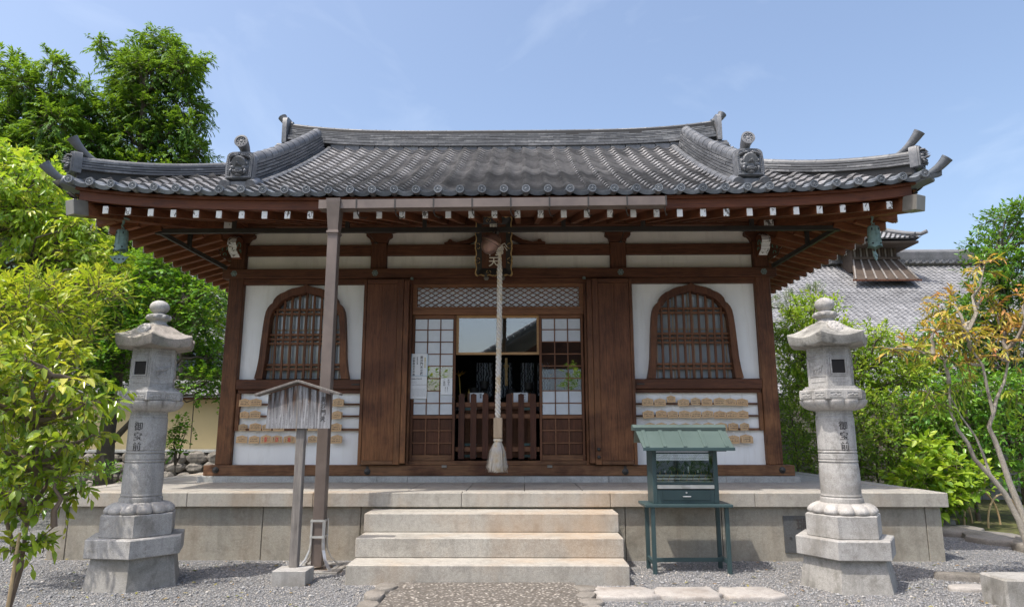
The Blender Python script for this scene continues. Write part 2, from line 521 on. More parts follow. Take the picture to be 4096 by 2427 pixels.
M['bark_pale'] = granite('lichened_pale_bark', (0.40, 0.36, 0.30), 0.6, stain=(0.13, 0.10, 0.08), stain_amt=0.9, bump=1.0)
M['twig'] = plain('brown_twig', (0.16, 0.115, 0.08), 0.8)
M['bamboo'] = plain('tan_bamboo', (0.52, 0.37, 0.20), 0.5, var=0.15)
M['glass'] = glass_clear('window_glass', 2.3)
M['glass_case'] = glass_clear('cabinet_glass', 1.7)
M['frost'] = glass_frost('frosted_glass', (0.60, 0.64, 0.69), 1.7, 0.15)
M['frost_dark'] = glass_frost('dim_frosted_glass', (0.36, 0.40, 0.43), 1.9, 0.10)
M['concrete'] = granite('grey_block', (0.30, 0.285, 0.26), 0.3, stain_amt=0.5)

def worn_white():
    t = NT('flaking_white_paint')
    v = t.coord((1, 1, 0.6))
    nz = t.noise(v, 42, 5, 0.62, 0.5)
    nz2 = t.noise(t.coord(), 6, 3, 0.5)
    f = t.ramp(t.math('ADD', nz, t.math('MULTIPLY', t.math('SUBTRACT', nz2, 0.5), 0.5)), [(0.56, 0.0), (0.60, 1.0)])
    t.pbr(t.mix(f, (0.74, 0.74, 0.72), (0.10, 0.085, 0.07)), 0.75)
    return t.m
M['whitepaint'] = worn_white()

def ema_print(name, stamp):
    """flat brush writing on the face of a plaque: columns of dark strokes, optional red mark"""
    t = NT(name)
    tc = t.n('TexCoord').outputs['Generated']
    rnd = t.n('ObjectInfo').outputs['Random']
    sp = t.n('SeparateXYZ'); t.t.links.new(tc, sp.inputs[0])
    cb = t.n('CombineXYZ'); t.t.links.new(sp.outputs[0], cb.inputs[0]); t.t.links.new(sp.outputs[2], cb.inputs[1]); t.t.links.new(t.math('MULTIPLY', rnd, 37.0), cb.inputs[2])
    mp = t.n('Mapping', Scale=(5, 7, 1)); t.t.links.new(cb.outputs[0], mp.inputs[0])
    st = t.noise(mp.outputs[0], 1.5, 4, 0.7)
    strokes = t.ramp(st, [(0.45, 0.0), (0.50, 1.0)])
    wv = t.math('SINE', t.math('MULTIPLY', sp.outputs[2 if not stamp else 0], 28.0 if not stamp else 40.0))
    rows = t.ramp(wv, [(0.0, 0.0), (0.25, 1.0)])
    inx = t.math('MULTIPLY', t.math('GREATER_THAN', sp.outputs[0], 0.12), t.math('LESS_THAN', sp.outputs[0], 0.88))
    inz = t.math('MULTIPLY', t.math('GREATER_THAN', sp.outputs[2], 0.12), t.math('LESS_THAN', sp.outputs[2], 0.74))
    f = t.math('MULTIPLY', t.math('MULTIPLY', strokes, rows), t.math('MULTIPLY', inx, inz))
    g = t.noise(t.coord((2, 30, 30)), 3, 5, 0.6)
    w = t.ramp(g, [(0.3, (0.50, 0.30, 0.145)), (0.7, (0.69, 0.47, 0.26))])
    w = t.mix(t.math('MULTIPLY', rnd, 0.35), w, (0.62, 0.48, 0.30))
    c = t.mix(t.math('MULTIPLY', f, 0.9), w, (0.05, 0.03, 0.02))
    if stamp:
        dx = t.math('ABSOLUTE', t.math('SUBTRACT', sp.outputs[0], 0.5))
        rb = t.math('MULTIPLY', t.math('LESS_THAN', dx, 0.13), inz)
        rb = t.math('MULTIPLY', rb, t.ramp(st, [(0.42, 0.0), (0.46, 1.0)]))
        c = t.mix(rb, t.mix(t.math('LESS_THAN', dx, 0.15), c, w), (0.60, 0.10, 0.06))
    t.pbr(c, 0.65)
    return t.m
M['ema_a'] = ema_print('plaque_with_handwriting', False)
M['ema_b'] = ema_print('plaque_with_red_stamp', True)

def small_print(name, paper):
    t = NT(name)
    v = t.coord((60, 60, 320))
    st = t.noise(v, 3, 3, 0.7)
    sp = t.n('SeparateXYZ'); t.t.links.new(t.coord(), sp.inputs[0])
    rows = t.ramp(t.math('SINE', t.math('MULTIPLY', sp.outputs[2], 2*math.pi/0.0125)), [(0.5, 0.0), (0.7, 1.0)])
    f = t.math('MULTIPLY', t.ramp(st, [(0.45, 0.0), (0.52, 1.0)]), rows)
    t.pbr(t.mix(f, paper, (0.15, 0.15, 0.16)), 0.8)
    return t.m
M['smallprint'] = small_print('rows_of_small_print', (0.80, 0.82, 0.83))

def weathered_board():
    t = NT('weathered_notice_board')
    g = t.noise(t.coord((30, 30, 1.5)), 2.4, 7, 0.65, 0.8)
    run = t.noise(t.coord((26, 26, 1.1)), 1.6, 4, 0.6)
    sp = t.n('SeparateXYZ'); t.t.links.new(t.coord(), sp.inputs[0])
    top = t.n('MapRange'); t.t.links.new(sp.outputs[2], top.inputs[0]); top.inputs[1].default_value = 1.20; top.inputs[2].default_value = 1.44
    c = t.ramp(g, [(0.28, (0.09, 0.09, 0.095)), (0.5, (0.23, 0.23, 0.24)), (0.72, (0.46, 0.46, 0.47))])
    f = t.math('MULTIPLY', t.ramp(run, [(0.40, 0.0), (0.54, 1.0)]), t.ramp(top.outputs[0], [(0.1, 0.0), (0.75, 1.0)]))
    c = t.mix(f, c, (0.035, 0.025, 0.02))
    c = t.mix(t.math('MULTIPLY', f, t.ramp(g, [(0.5, 0.0), (0.65, 0.5)])), c, (0.30, 0.14, 0.06))
    # faint remains of small brushed columns of writing
    v = t.coord((1, 1, 1))
    cols = t.ramp(t.math('SINE', t.math('MULTIPLY', sp.outputs[0], 2*math.pi/0.027)), [(0.45, 0.0), (0.8, 1.0)])
    st = t.ramp(t.noise(t.coord((120, 120, 90)), 1.2, 3, 0.7), [(0.52, 0.0), (0.58, 1.0)])
    c = t.mix(t.math('MULTIPLY', t.math('MULTIPLY', cols, st), 0.6), c, (0.05, 0.045, 0.045))
    t.pbr(c, 0.9, t.bump(g, 0.5, 0.004))
    return t.m
M['board'] = weathered_board()

def rope_mat():
    t = NT('pale_rope')
    nz = t.noise(t.coord((1, 1, 1)), 14, 5, 0.6)
    st = t.noise(t.coord((90, 90, 12)), 3, 3, 0.6)
    c = t.ramp(nz, [(0.35, (0.60, 0.59, 0.58)), (0.55, (0.66, 0.60, 0.50)), (0.72, (0.55, 0.40, 0.20))])
    c = t.mix(t.ramp(st, [(0.35, 0.45), (0.55, 0.0)]), c, (0.30, 0.26, 0.21))
    t.pbr(c, 0.85, t.bump(st, 0.5, 0.004))
    return t.m
M['rope'] = rope_mat()

def gravel_mat():
    t = NT('grey_gravel')
    v = t.coord()
    vo = t.n('TexVoronoi', Scale=85.0); t.t.links.new(v, vo.inputs['Vector'])
    vo2 = t.n('TexVoronoi', Scale=38.0); t.t.links.new(v, vo2.inputs['Vector'])
    k = t.n('SeparateColor'); t.t.links.new(vo.outputs['Color'], k.inputs[0])
    c = t.ramp(k.outputs[0], [(0.0, (0.16, 0.16, 0.165)), (0.35, (0.26, 0.26, 0.265)), (0.75, (0.36, 0.36, 0.36)), (0.93, (0.42, 0.39, 0.35)), (1.0, (0.62, 0.58, 0.54))])
    c = t.mix(t.ramp(vo.outputs['Distance'], [(0.25, 0.0), (0.75, 0.75)]), c, (0.06, 0.062, 0.068))
    big = t.noise(v, 1.1, 4, 0.6)
    c = t.mix(t.ramp(big, [(0.4, 0.0), (0.7, 0.22)]), c, (0.36, 0.34, 0.31))
    h = t.math('SUBTRACT', 1.0, vo.outputs['Distance'])
    h = t.math('ADD', h, t.math('MULTIPLY', t.math('SUBTRACT', 1.0, vo2.outputs['Distance']), 0.7))
    t.pbr(c, 0.8, t.bump(h, 1.0, 0.012), spec=0.3)
    return t.m
M['gravel'] = gravel_mat()

def stone_bits():
    t = NT('gravel_stones')
    at = t.n('Attribute', _attribute_name='tint').outputs['Fac']
    c = t.ramp(at, [(0.0, (0.18, 0.18, 0.185)), (0.4, (0.26, 0.26, 0.265)), (0.8, (0.34, 0.34, 0.34)), (0.95, (0.42, 0.38, 0.33)), (1.0, (0.54, 0.51, 0.48))])
    t.pbr(c, 0.75, spec=0.35)
    return t.m
M['pebble'] = stone_bits()

def mosaic_mat():
    t = NT('washed_pebble_concrete')
    v = t.coord()
    vo = t.n('TexVoronoi', Scale=55.0); t.t.links.new(t.coord((1, 1.4, 1), rot=(0, 0, 0.5)), vo.inputs['Vector'])
    k = t.n('SeparateColor'); t.t.links.new(vo.outputs['Color'], k.inputs[0])
    c = t.ramp(k.outputs[1], [(0.0, (0.075, 0.07, 0.062)), (0.5, (0.16, 0.148, 0.135)), (0.78, (0.27, 0.25, 0.225)), (0.90, (0.54, 0.49, 0.43)), (1.0, (0.64, 0.60, 0.54))])
    c = t.mix(t.ramp(vo.outputs['Distance'], [(0.3, 0.0), (0.6, 0.85)]), c, (0.10, 0.085, 0.07))
    c = t.mix(t.ramp(t.noise(v, 3, 5, 0.6), [(0.4, 0.0), (0.75, 0.5)]), c, (0.15, 0.135, 0.12))
    t.pbr(c, 0.8, t.bump(t.math('SUBTRACT', 1.0, vo.outputs['Distance']), 0.8, 0.006), spec=0.3)
    return t.m
M['mosaic'] = mosaic_mat()

# ================================================================== GROUND
def sheet(name, poly, z, mat, label=None, kind='structure'):
    me = bpy.data.meshes.new(name)
    me.from_pydata([(x, y, z) for x, y in poly], [], [tuple(range(len(poly)))])
    me.materials.append(mat)
    o = obj(name, me)
    return tag(o, kind=kind)

# one sheet to the horizon: gravel yard in the middle of planted earth
def ground_mat():
    t = NT('far_planted_earth')
    v = t.coord()
    nz = t.noise(v, 1.3, 6, 0.65)
    c = t.ramp(nz, [(0.3, (0.05, 0.055, 0.02)), (0.55, (0.10, 0.085, 0.05)), (0.75, (0.09, 0.12, 0.03))])
    t.pbr(c, 0.95, t.bump(t.noise(v, 25, 5, 0.7), 0.8, 0.02))
    return t.m
M['earth'] = ground_mat()
sheet('ground', [(-900, -900), (900, -900), (900, 900), (-900, 900)], -0.012, M['earth'])
sheet('gravel_yard', [(-5.6, -16), (9, -16), (9, -2.0), (6.2, 0.1), (5.0, 1.9), (4.9, 2.3), (4.6, 6.6), (-9, 7.8), (-9, 1.2), (-5.6, 0.4)], 0.0, M['gravel'])

def pebbles(name, n, x0, x1, y0, y1, keep, smin, smax, seed):
    g = np.random.default_rng(seed)
    x = g.uniform(x0, x1, n*2); y = g.uniform(y0, y1, n*2)
    k = keep(x, y)
    x = x[k][:n]; y = y[k][:n]; n = len(x)
    s = g.uniform(smin, smax, n)
    base = np.array([(1,0,0),(0,1,0),(-1,0,0),(0,-1,0),(0,0,0.62),(0,0,-0.4)], float)
    a = g.uniform(0, 2*math.pi, n)
    jit = 1 + g.uniform(-0.35, 0.35, (n, 6, 3))
    P = base[None]*jit*s[:, None, None]
    P[:, :, 0] *= g.uniform(0.8, 1.4, n)[:, None]
    ca, sa = np.cos(a)[:, None], np.sin(a)[:, None]
    X = P[:, :, 0]*ca - P[:, :, 1]*sa; Y = P[:, :, 0]*sa + P[:, :, 1]*ca
    tz = g.uniform(-0.4, 0.4, n)[:, None]
    Z = P[:, :, 2] + X*tz*0.6 + s[:, None]*0.30
    V = np.stack([X + x[:, None], Y + y[:, None], Z], 2).reshape(-1, 3)
    F = np.array([(0,1,4),(1,2,4),(2,3,4),(3,0,4),(1,0,5),(2,1,5),(3,2,5),(0,3,5)])
    F = (F[None] + (np.arange(n)*6)[:, None, None]).reshape(-1, 3)
    return raw_mesh(name, V, F, M['pebble'], np.repeat(g.random(n), 6))

def raw_mesh(name, V, F, mat, tint=None, smooth=False):
    """fast mesh from numpy arrays, F (m,k)"""
    me = bpy.data.meshes.new(name)
    m, k = F.shape
    me.vertices.add(len(V)); me.vertices.foreach_set('co', V.astype(np.float32).ravel())
    me.loops.add(m*k); me.loops.foreach_set('vertex_index', F.astype(np.int32).ravel())
    me.polygons.add(m)
    me.polygons.foreach_set('loop_start', np.arange(0, m*k, k, dtype=np.int32))
    if smooth: me.polygons.foreach_set('use_smooth', np.ones(m, bool))
    me.update(calc_edges=True)
    if tint is not None:
        at = me.attributes.new('tint', 'FLOAT', 'POINT')
        at.data.foreach_set('value', tint.astype(np.float32))
    me.materials.append(mat)
    return me

def yard_keep(x, y):
    k = ~((np.abs(x - 0.0) < 0.80) & (y < -0.9))
    k &= ~((np.abs(x - 0.01) < 1.10) & (y > -0.97))
    k &= ~((np.abs(x) < 4.1) & (y > 0.02))
    k &= ~((x > 0.78) & (x < 2.1) & (y > -1.43) & (y < -1.06))
    return k
o = obj('gravel', pebbles('gravel', 92000, -4.9, 5.0, -2.4, 1.2, yard_keep, 0.0035, 0.0082, 3))
tag(o, 'loose grey gravel stones strewn over the yard', 'gravel', kind='stuff')

o = obj('coarse_gravel', pebbles('coarse_gravel', 1200, -4.9, 5.0, -2.4, 1.2, yard_keep, 0.010, 0.019, 8))
tag(o, 'scattered larger stones lying on the gravel', 'gravel', kind='stuff')
# ------------------------------------------------------------------ podium
PZ = 0.588
PX = 4.06
pod = thing('stone_podium', 'pale granite podium with overhanging coping that carries the hall', 'podium', (0, 2.6, 0))
MB().box(-PX+0.09, PX-0.09, 0.11, 5.2, -0.05, PZ-0.07).build('core', M['granite_face'], pod)
def split(a, b, cuts): 
    e = [a] + cuts + [b]
    return list(zip(e[:-1], e[1:]))
for x0, x1 in split(-PX, PX, [-2.75, -1.608, -0.27, 1.063, 2.35]):
    MB().box(x0+0.0015, x1-0.0015, 0.0, 0.19, PZ-0.1236, PZ, 0.005).build('coping_stone', M['granite'], pod)
for sx in (-1, 1):
    for y0, y1 in split(0.1925, 5.25, [1.4, 2.7, 4.0]):
        a, b = sorted((sx*(PX-0.19), sx*PX))
        MB().box(a, b, y0+0.0015, y1-0.0015, PZ-0.1236, PZ, 0.005).build('coping_stone', M['granite'], pod)
for x0, x1 in split(-PX+0.05, PX-0.05, [-3.842, -2.07, -1.182, 1.197, 2.058, 3.868]):
    MB().box(x0+0.003, x1-0.003, 0.05, 0.10, -0.02, PZ-0.126, 0.004).build('facing_stone', M['granite_face'], pod)
for sx in (-1, 1):
    for y0, y1 in split(0.103, 5.2, [1.3, 2.7, 4.0]):
        a, b = sorted((sx*(PX-0.10), sx*(PX-0.05)))
        MB().box(a, b, y0+0.003, y1-0.003, -0.02, PZ-0.126, 0.004).build('facing_stone', M['granite_face'], pod)
cols = [-3.866+0.0] + [-3.52 + 0.545*i for i in range(14)] + [3.866]
for x0, x1 in zip(cols[:-1], cols[1:]):
    MB().box(x0+0.003, x1-0.003, 0.194, 1.36, PZ-0.06, PZ-0.004, 0.003).build('paving_slab', M['granite_top'], pod)
for sx in (-1, 1):
    for y0, y1 in split(1.363, 5.2, [1.95, 2.6, 3.2, 3.9, 4.5]):
        a, b = sorted((sx*3.28, sx*3.865))
        MB().box(a, b, y0+0.003, y1-0.003, PZ-0.06, PZ-0.004, 0.003).build('paving_slab', M['granite_top'], pod)
# curb under the sill
for x0, x1 in split(-3.31, 3.31, [-2.2, -1.32, -0.98, 0.3, 1.22, 2.5]):
    MB().box(x0+0.001, x1-0.001, 1.352, 1.62, PZ-0.05, 0.6465, 0.004).build('curb_stone', M['granite_curb'], pod)
for sx in (-1, 1):
    a, b = sorted((sx*3.13, sx*3.31))
    MB().box(a, b, 1.622, 4.6, PZ-0.05, 0.6465, 0.004).build('curb_stone', M['granite_curb'], pod)
ins = MB().box(2.60, 3.05, 0.036, 0.06, 0.072, 0.386, 0.003).build('inscription_stone', M['darkstone'], pod)
ins['label'] = 'dark polished inscription stone set in the podium face'
text('瑞', 0.11, facing(2.765, 0.0345, 0.305), M['engrave'], ins, 'lettering', 1.0)
text('日', 0.025, facing(2.655, 0.0345, 0.195), M['engrave'], ins, 'lettering', 1.0)

st = thing('stone_steps', 'three broad granite steps leading up to the podium', 'steps', (0, -0.5, 0))
for y0, z1, w, z0 in ((-0.9355, 0.1418, 1.066, -0.03), (-0.6367, 0.2925, 1.071, 0.1432), (-0.3225, 0.4454, 1.078, 0.2939)):
    MB().box(0.01-w, 0.01+w, y0, 0.046, z0, z1, 0.006).build('step', M['granite'], st)

# ------------------------------------------------------------------ path and stepping stones
def blob(cx, cy, rx, ry, z0, z1, seed, n=14, rot=0.0, sq=2.6):
    g = random.Random(seed); mb = MB(); v = []; f = []
    ph = [g.uniform(0.88, 1.10) for _ in range(n)]
    levels = [(1.0, z0), (1.01, z0+(z1-z0)*0.7), (0.985, z0+(z1-z0)*0.93), (0.95, z1)]
    for s, z in levels:
        for k in range(n):
            a = 2*math.pi*k/n
            c, d = math.cos(a), math.sin(a)
            q = (abs(c)**sq + abs(d)**sq)**(-1/sq)
            x, y = rx*q*c*ph[k]*s, ry*q*d*ph[k]*s
            v.append((cx + x*math.cos(rot)-y*math.sin(rot), cy + x*math.sin(rot)+y*math.cos(rot), z + g.uniform(-1, 1)*(z1-z0)*0.04))
    m = len(levels)
    for i in range(m-1):
        for k in range(n):
            j = (k+1) % n
            f.append((i*n+k, i*n+j, (i+1)*n+j, (i+1)*n+k))
    v.append((cx, cy, z1)); c = len(v)-1
    for k in range(n): f.append(((m-1)*n+k, (m-1)*n+(k+1) % n, c))
    f.append(tuple(range(n))[::-1])
    return mb.add(v, f)

pp = MB()
poly = [(-0.66, -0.95), (0.66, -0.93), (0.67, -1.5), (0.66, -2.4), (0.7, -6.5), (-0.7, -6.5), (-0.68, -2.2), (-0.66, -1.5)]
path = pp.prism(poly, -0.02, 0.022, 'xy').build('path', M['mosaic'])
tag(path, kind='structure')
eg = random.Random(5)
for sx in (-1, 1):
    y = -1.02
    i = 0
    while y > -4.5:
        l = eg.uniform(0.15, 0.26)
        blob(sx*0.72 + eg.uniform(-0.02, 0.02), y-l/2, eg.uniform(0.055, 0.085), l/2-0.008, -0.03, eg.uniform(0.02, 0.04), int(1000+100*sx+i), rot=eg.uniform(-0.2, 0.2)).build('edging_stone', M['rock'], path, True, 50)
        y -= l; i += 1
labs = ['white stepping stone beside the pebble path', 'middle pale stepping stone, between two others before the candle cabinet', 'white stepping stone beside the right-hand lantern base']
labs = ['white stepping stone lying next to the pebble path', 'pinkish stepping stone in the middle of the row of three', 'white stepping stone ending at the foot of a lantern']
for i, (cx, w) in enumerate(((0.99, 0.208), (1.425, 0.218), (1.855, 0.215))):
    s = blob(cx, -1.255, w, 0.155, -0.02, 0.03, 40+i, 22, sq=7.0).build('stepping_stone', M['whitestone'], None, True, 45)
    tag(s, labs[i], 'stepping stone', 'row of stepping stones')
s = blob(3.50, -1.05, 0.17, 0.09, -0.02, 0.025, 47, 14, 0.2).build('flat_stone', M['whitestone'], None, True, 45)
tag(s, 'small flat pale stone bedded in gravel by the stone post', 'stone')
s = blob(3.75, -0.75, 0.28, 0.07, -0.02, 0.05, 48, 14, -0.3).build('flat_stone', M['rock'], None, True, 45)
tag(s, 'long grey-brown stone lying in gravel behind the stone post', 'stone')
pst = MB().box(3.385, 3.72, -1.62, -1.36, -0.05, 0.185, 0.012, None).build('stone_post', M['lantern_base'])
tag(pst, 'low square granite block standing in the gravel', 'stone block')
# rough stone border beside the planting on the right
rg = random.Random(12)
BY = [(6.35, -0.4), (5.9, 0.1), (5.45, 0.65), (5.3, 1.2), (5.25, 1.8), (5.3, 2.4)]
for i, (x, y) in enumerate(BY):
    s = blob(x-0.1, y, rg.uniform(0.36, 0.46), rg.uniform(0.24, 0.3), -0.03, rg.uniform(0.05, 0.09), 60+i, 16, 0.9+rg.uniform(-0.3, 0.3), 3).build('border_stone', M['rock'], None, True, 45)
    tag(s, 'flat rough stone in the border between gravel and shrubs', 'stone', 'rough flat stones edging the planting')

# ================================================================== TEMPLE HALL
YW = 1.444
hall = thing('temple_hall', 'small dark timber temple hall with white plaster and curved grey tiled roof', 'temple', (0, 2.6, 0.6))
SB = 4.48   # back wall
def part(mb, name, mat, parent=None, **k): return mb.build(name, mat, parent or hall, **k)

# sills, posts, beams
part(MB().box(-3.27, 3.27, YW-0.045, YW+0.14, 0.650, 0.7639, 0.006), 'sill_beam', M['wood_x'])
part(MB().box(-3.27, 3.27, SB-0.1, SB+0.08, 0.650, 0.7639, 0.006), 'sill_beam', M['wood_x'])
for sx in (-1, 1):
    part(MB().box(sx*3.08-0.085, sx*3.08+0.085, YW+0.142, SB-0.102, 0.652, 0.762, 0.006), 'sill_beam', M['wood_y'])
    part(MB().box(sx*3.08-0.0875, sx*3.08+0.0875, YW, YW+0.175, 0.7645, 3.33, 0.008), 'column', M['wood_z'])
    part(MB().box(sx*3.08-0.0875, sx*3.08+0.0875, SB-0.175, SB, 0.7645, 3.40, 0.008), 'column', M['wood_z'])
    part(MB().box(sx*3.08-0.0875, sx*3.08+0.0875, 2.95, 3.12, 0.7645, 3.40, 0.008), 'column', M['wood_z'])
    part(MB().box(sx*1.415-0.0925, sx*1.415+0.0925, YW+0.015, YW+0.165, 0.7645, 3.33, 0.006), 'column', M['wood_z'])
    # side walls
    a, b = sorted((sx*3.03, sx*3.05))
    part(MB().box(a, b, YW+0.16, SB-0.1, 0.764, 3.5), 'wall_panel', M['plaster'])
    part(MB().box(sx*3.08-0.11, sx*3.08+0.11, YW+0.05, SB+0.05, 2.8937, 3.006, 0.006), 'tie_beam', M['wood_y'])
part(MB().box(-3.0, 3.0, SB-0.08, SB-0.04, 0.764, 3.5), 'wall_panel', M['plaster'])
# nageshi (outer tie beam) and kashiranuki
part(MB().box(-3.235, 3.235, YW-0.03, YW+0.10, 2.8937, 3.0072, 0.007), 'tie_beam', M['wood_x'])
part(MB().box(-3.0, 3.0, YW+0.012, YW+0.10, 2.829, 2.892, 0.003), 'rail', M['wood_x'])
for a, b in ((-2.990, -1.510), (-1.320, 1.320), (1.510, 2.990)):
    part(MB().box(a, b, YW+0.03, YW+0.12, 3.181, 3.311, 0.004), 'head_beam', M['wood_x'])
    part(MB().box(a, b, YW+0.075, YW+0.10, 3.009, 3.179), 'wall_panel', M['plaster_old'])
    part(MB().box(a, b, YW+0.085, YW+0.11, 3.313, 3.56), 'wall_panel', M['plaster_old'])
# wall purlin and boards above
part(MB().box(-3.6, 3.6, YW+0.02, YW+0.17, 3.535, 3.70, 0.005), 'purlin', M['wood_x'])
for sx in (-1, 1):
    part(MB().box(sx*3.08-0.08, sx*3.08+0.08, 0.9, SB+0.5, 3.534, 3.695, 0.005), 'purlin', M['wood_y'])
# boat-shaped bracket arms on the posts
def bracket(x, half, y0, y1, zt, zb):
    pts = [(-half, zt), (half, zt), (half, zt-0.035), (half-0.02, zt-0.05)]
    for k in range(7):
        a = k/6*math.pi/2
        pts.append((half-0.02-(half-0.115)*math.sin(a), zb + (zt-0.05-zb)*math.cos(a)**1.6))
    left = [(-p, q) for p, q in pts[2:]][::-1]
    poly = [(p+x, q) for p, q in pts + left]
    return MB().prism(poly, y0, y1, 'xz')
for x in (-1.415, 1.415):
    part(bracket(x, 0.15, YW-0.005, YW+0.15, 3.445, 3.332), 'bracket', M['wood_x'])
    part(bracket(x, 0.42, YW+0.028, YW+0.14, 3.534, 3.447), 'bracket', M['wood_x'])
for sx in (-1, 1):
    x = sx*3.08
    part(bracket(x, 0.17, YW-0.005, YW+0.17, 3.445, 3.332), 'bracket', M['wood_x'])
    part(bracket(x, 0.40, YW+0.028, YW+0.14, 3.533, 3.447), 'bracket', M['wood_x'])
    # beam ends towards the yard, white painted ends
    part(MB().box(x-0.055, x+0.055, 1.13, YW-0.01, 3.415, 3.52, 0.005), 'beam_end', M['wood_y'])
    part(MB().box(x-0.052, x+0.052, 1.122, 1.1285, 3.418, 3.517), 'end_paint', M['whitepaint'])
    part(MB().box(x-0.06, x+0.05, 1.10, YW-0.01, 3.523, 3.562, 0.004), 'beam_end', M['wood_y'])
    part(MB().box(x-0.057, x+0.047, 1.092, 1.0985, 3.526, 3.559), 'end_paint', M['whitepaint'])
    # carved nosings (kibana): one to the front, one to the side
    def nosing(length):
        top = [(0.0, 0.16), (0.07, 0.175), (0.13, 0.165), (0.175, 0.13), (0.195, 0.085), (0.185, 0.06), (0.165, 0.05), (0.16, 0.02), (0.145, -0.01), (0.115, -0.03), (0.09, -0.035), (0.06, -0.06), (0.0, -0.07)]
        return [(a*length/0.195, b) for a, b in top]
    prof = nosing(0.20)
    mb = MB().prism([(YW-0.002-a, 3.20+b) for a, b in prof], x-0.05, x+0.05, 'yz')
    k = part(mb, 'carved_nosing', M['wood_y'])
    fr = MB()
    edge = [(YW-0.005-a, 3.20+b) for a, b in prof[1:-1]]
    for (p, q), (r, s2) in zip(edge[:-1], edge[1:]):
        n = Vector((0, -(q-s2), (p-r))).normalized()*0.004
        if n.y > 0: n = -n
        fr.add([(x-0.05, p+n.y, q+n.z), (x+0.05, p+n.y, q+n.z), (x+0.05, r+n.y, s2+n.z), (x-0.05, r+n.y, s2+n.z)], [(0,1,2,3)])
    fr.build('painted_edge', M['whitepaint'], k)
    def curl(cx, cy, s, mirror):
        pts = []
        for q in range(12):
            a = -0.6 + q*0.42
            r = s*(1-q*0.055)
            pts.append((cx+mirror*r*math.cos(a), cy+r*math.sin(a)))
        return pts
    g = MB()
    for side in (-1, 1):
        g.tube([(x+side*0.0515, YW-0.06-u*1.3, 3.25+w) for u, w in curl(0.035, 0.02, 0.045, 1)], 0.005, 5)
        g.tube([(x+side*0.0515, YW-0.06-u*1.3, 3.20+w) for u, w in curl(0.02, 0.01, 0.025, -1)], 0.004, 5)
    g.build('carved_line', M['green_line'], k)
    prof2 = nosing(0.17)
    mb = MB().prism([(x+sx*(0.09+a), 3.19+b) for a, b in prof2], YW+0.03, YW+0.13, 'xz')
    k = part(mb, 'carved_nosing', M['wood_x'])
    fr = MB()
    edge = [(x+sx*(0.093+a), 3.19+b) for a, b in prof2[1:-1]]
    for (p, q), (r, s2) in zip(edge[:-1], edge[1:]):
        nx, nz = (q-s2)*sx, (r-p)*sx*-1
        l = math.hypot(nx, nz) or 1
        nx, nz = nx/l*0.004, -nz/l*0.004
        fr.add([(p+nx, YW+0.03, q+nz), (p+nx, YW+0.13, q+nz), (r+nx, YW+0.13, s2+nz), (r+nx, YW+0.03, s2+nz)], [(0,1,2,3)])
    fr.build('painted_edge', M['whitepaint'], k)
    g = MB()
    g.tube([(x+sx*(0.17+u*0.9), YW+0.027, 3.25+w*0.9) for u, w in curl(0.0, 0.02, 0.045, 1)], 0.005, 5)
    g.tube([(x+sx*(0.16+u*0.9), YW+0.027, 3.20+w*0.9) for u, w in curl(0.02, 0.0, 0.025, -1)], 0.004, 5)
    g.build('carved_line', M['green_line'], k)
# flower-shaped nail covers
def flower(x, z, y, r=0.037):
    mb = MB()
    pts = []
    for k in range(24):
        a = 2*math.pi*k/24 + math.pi/6
        rr = r*(1.0 - 0.10*abs(math.sin(3*a))) if True else r
        pts.append((x+rr*math.cos(a), z+rr*math.sin(a)))
    mb.prism(pts, y-0.006, y, 'xz')
    mb.lathe([(0.016, 0), (0.016, 0.004), (0.011, 0.004), (0.009, 0.011), (0.0005, 0.013)], 14, M=Matrix.Translation((x, y-0.006, z)) @ Matrix.Rotation(R(90), 4, 'X'))
    o = part(mb, 'nail_cover', M['patina'], smooth=True)
    d = MB()
    for k in range(6):
        a = math.pi*k/3 + math.pi/6
        d.lathe([(0.0055, 0), (0.0055, 0.001)], 8, M=Matrix.Translation((x+0.024*math.cos(a), y-0.0062, z+0.024*math.sin(a))) @ Matrix.Rotation(R(90), 4, 'X'))
    d.build('piercing', M['charcoal'], o)
for x in (-3.10, -1.44, 1.43, 3.09): flower(x, 2.951, YW-0.03)
def stud(x, y, z, r=0.036):
    mb = MB().lathe([(r, 0), (r*0.96, 0.008), (r*0.62, 0.012), (r*0.6, 0.02), (r*0.3, 0.028), (0.001, 0.03)], 18, M=Matrix.Translation((x, y, z)) @ Matrix.Rotation(R(90), 4, 'X'))
    part(mb, 'stud', M['iron'], smooth=True)
for x in (-3.13, 3.13): stud(x, YW-0.045, 0.712)
for x in (-1.44, 1.41):
    stud(x, YW-0.045, 0.695)
    part(MB().box(x-0.014, x+0.014, YW-0.055, YW-0.0455, 0.70, 0.755, 0.002), 'hinge_strap', M['iron'])

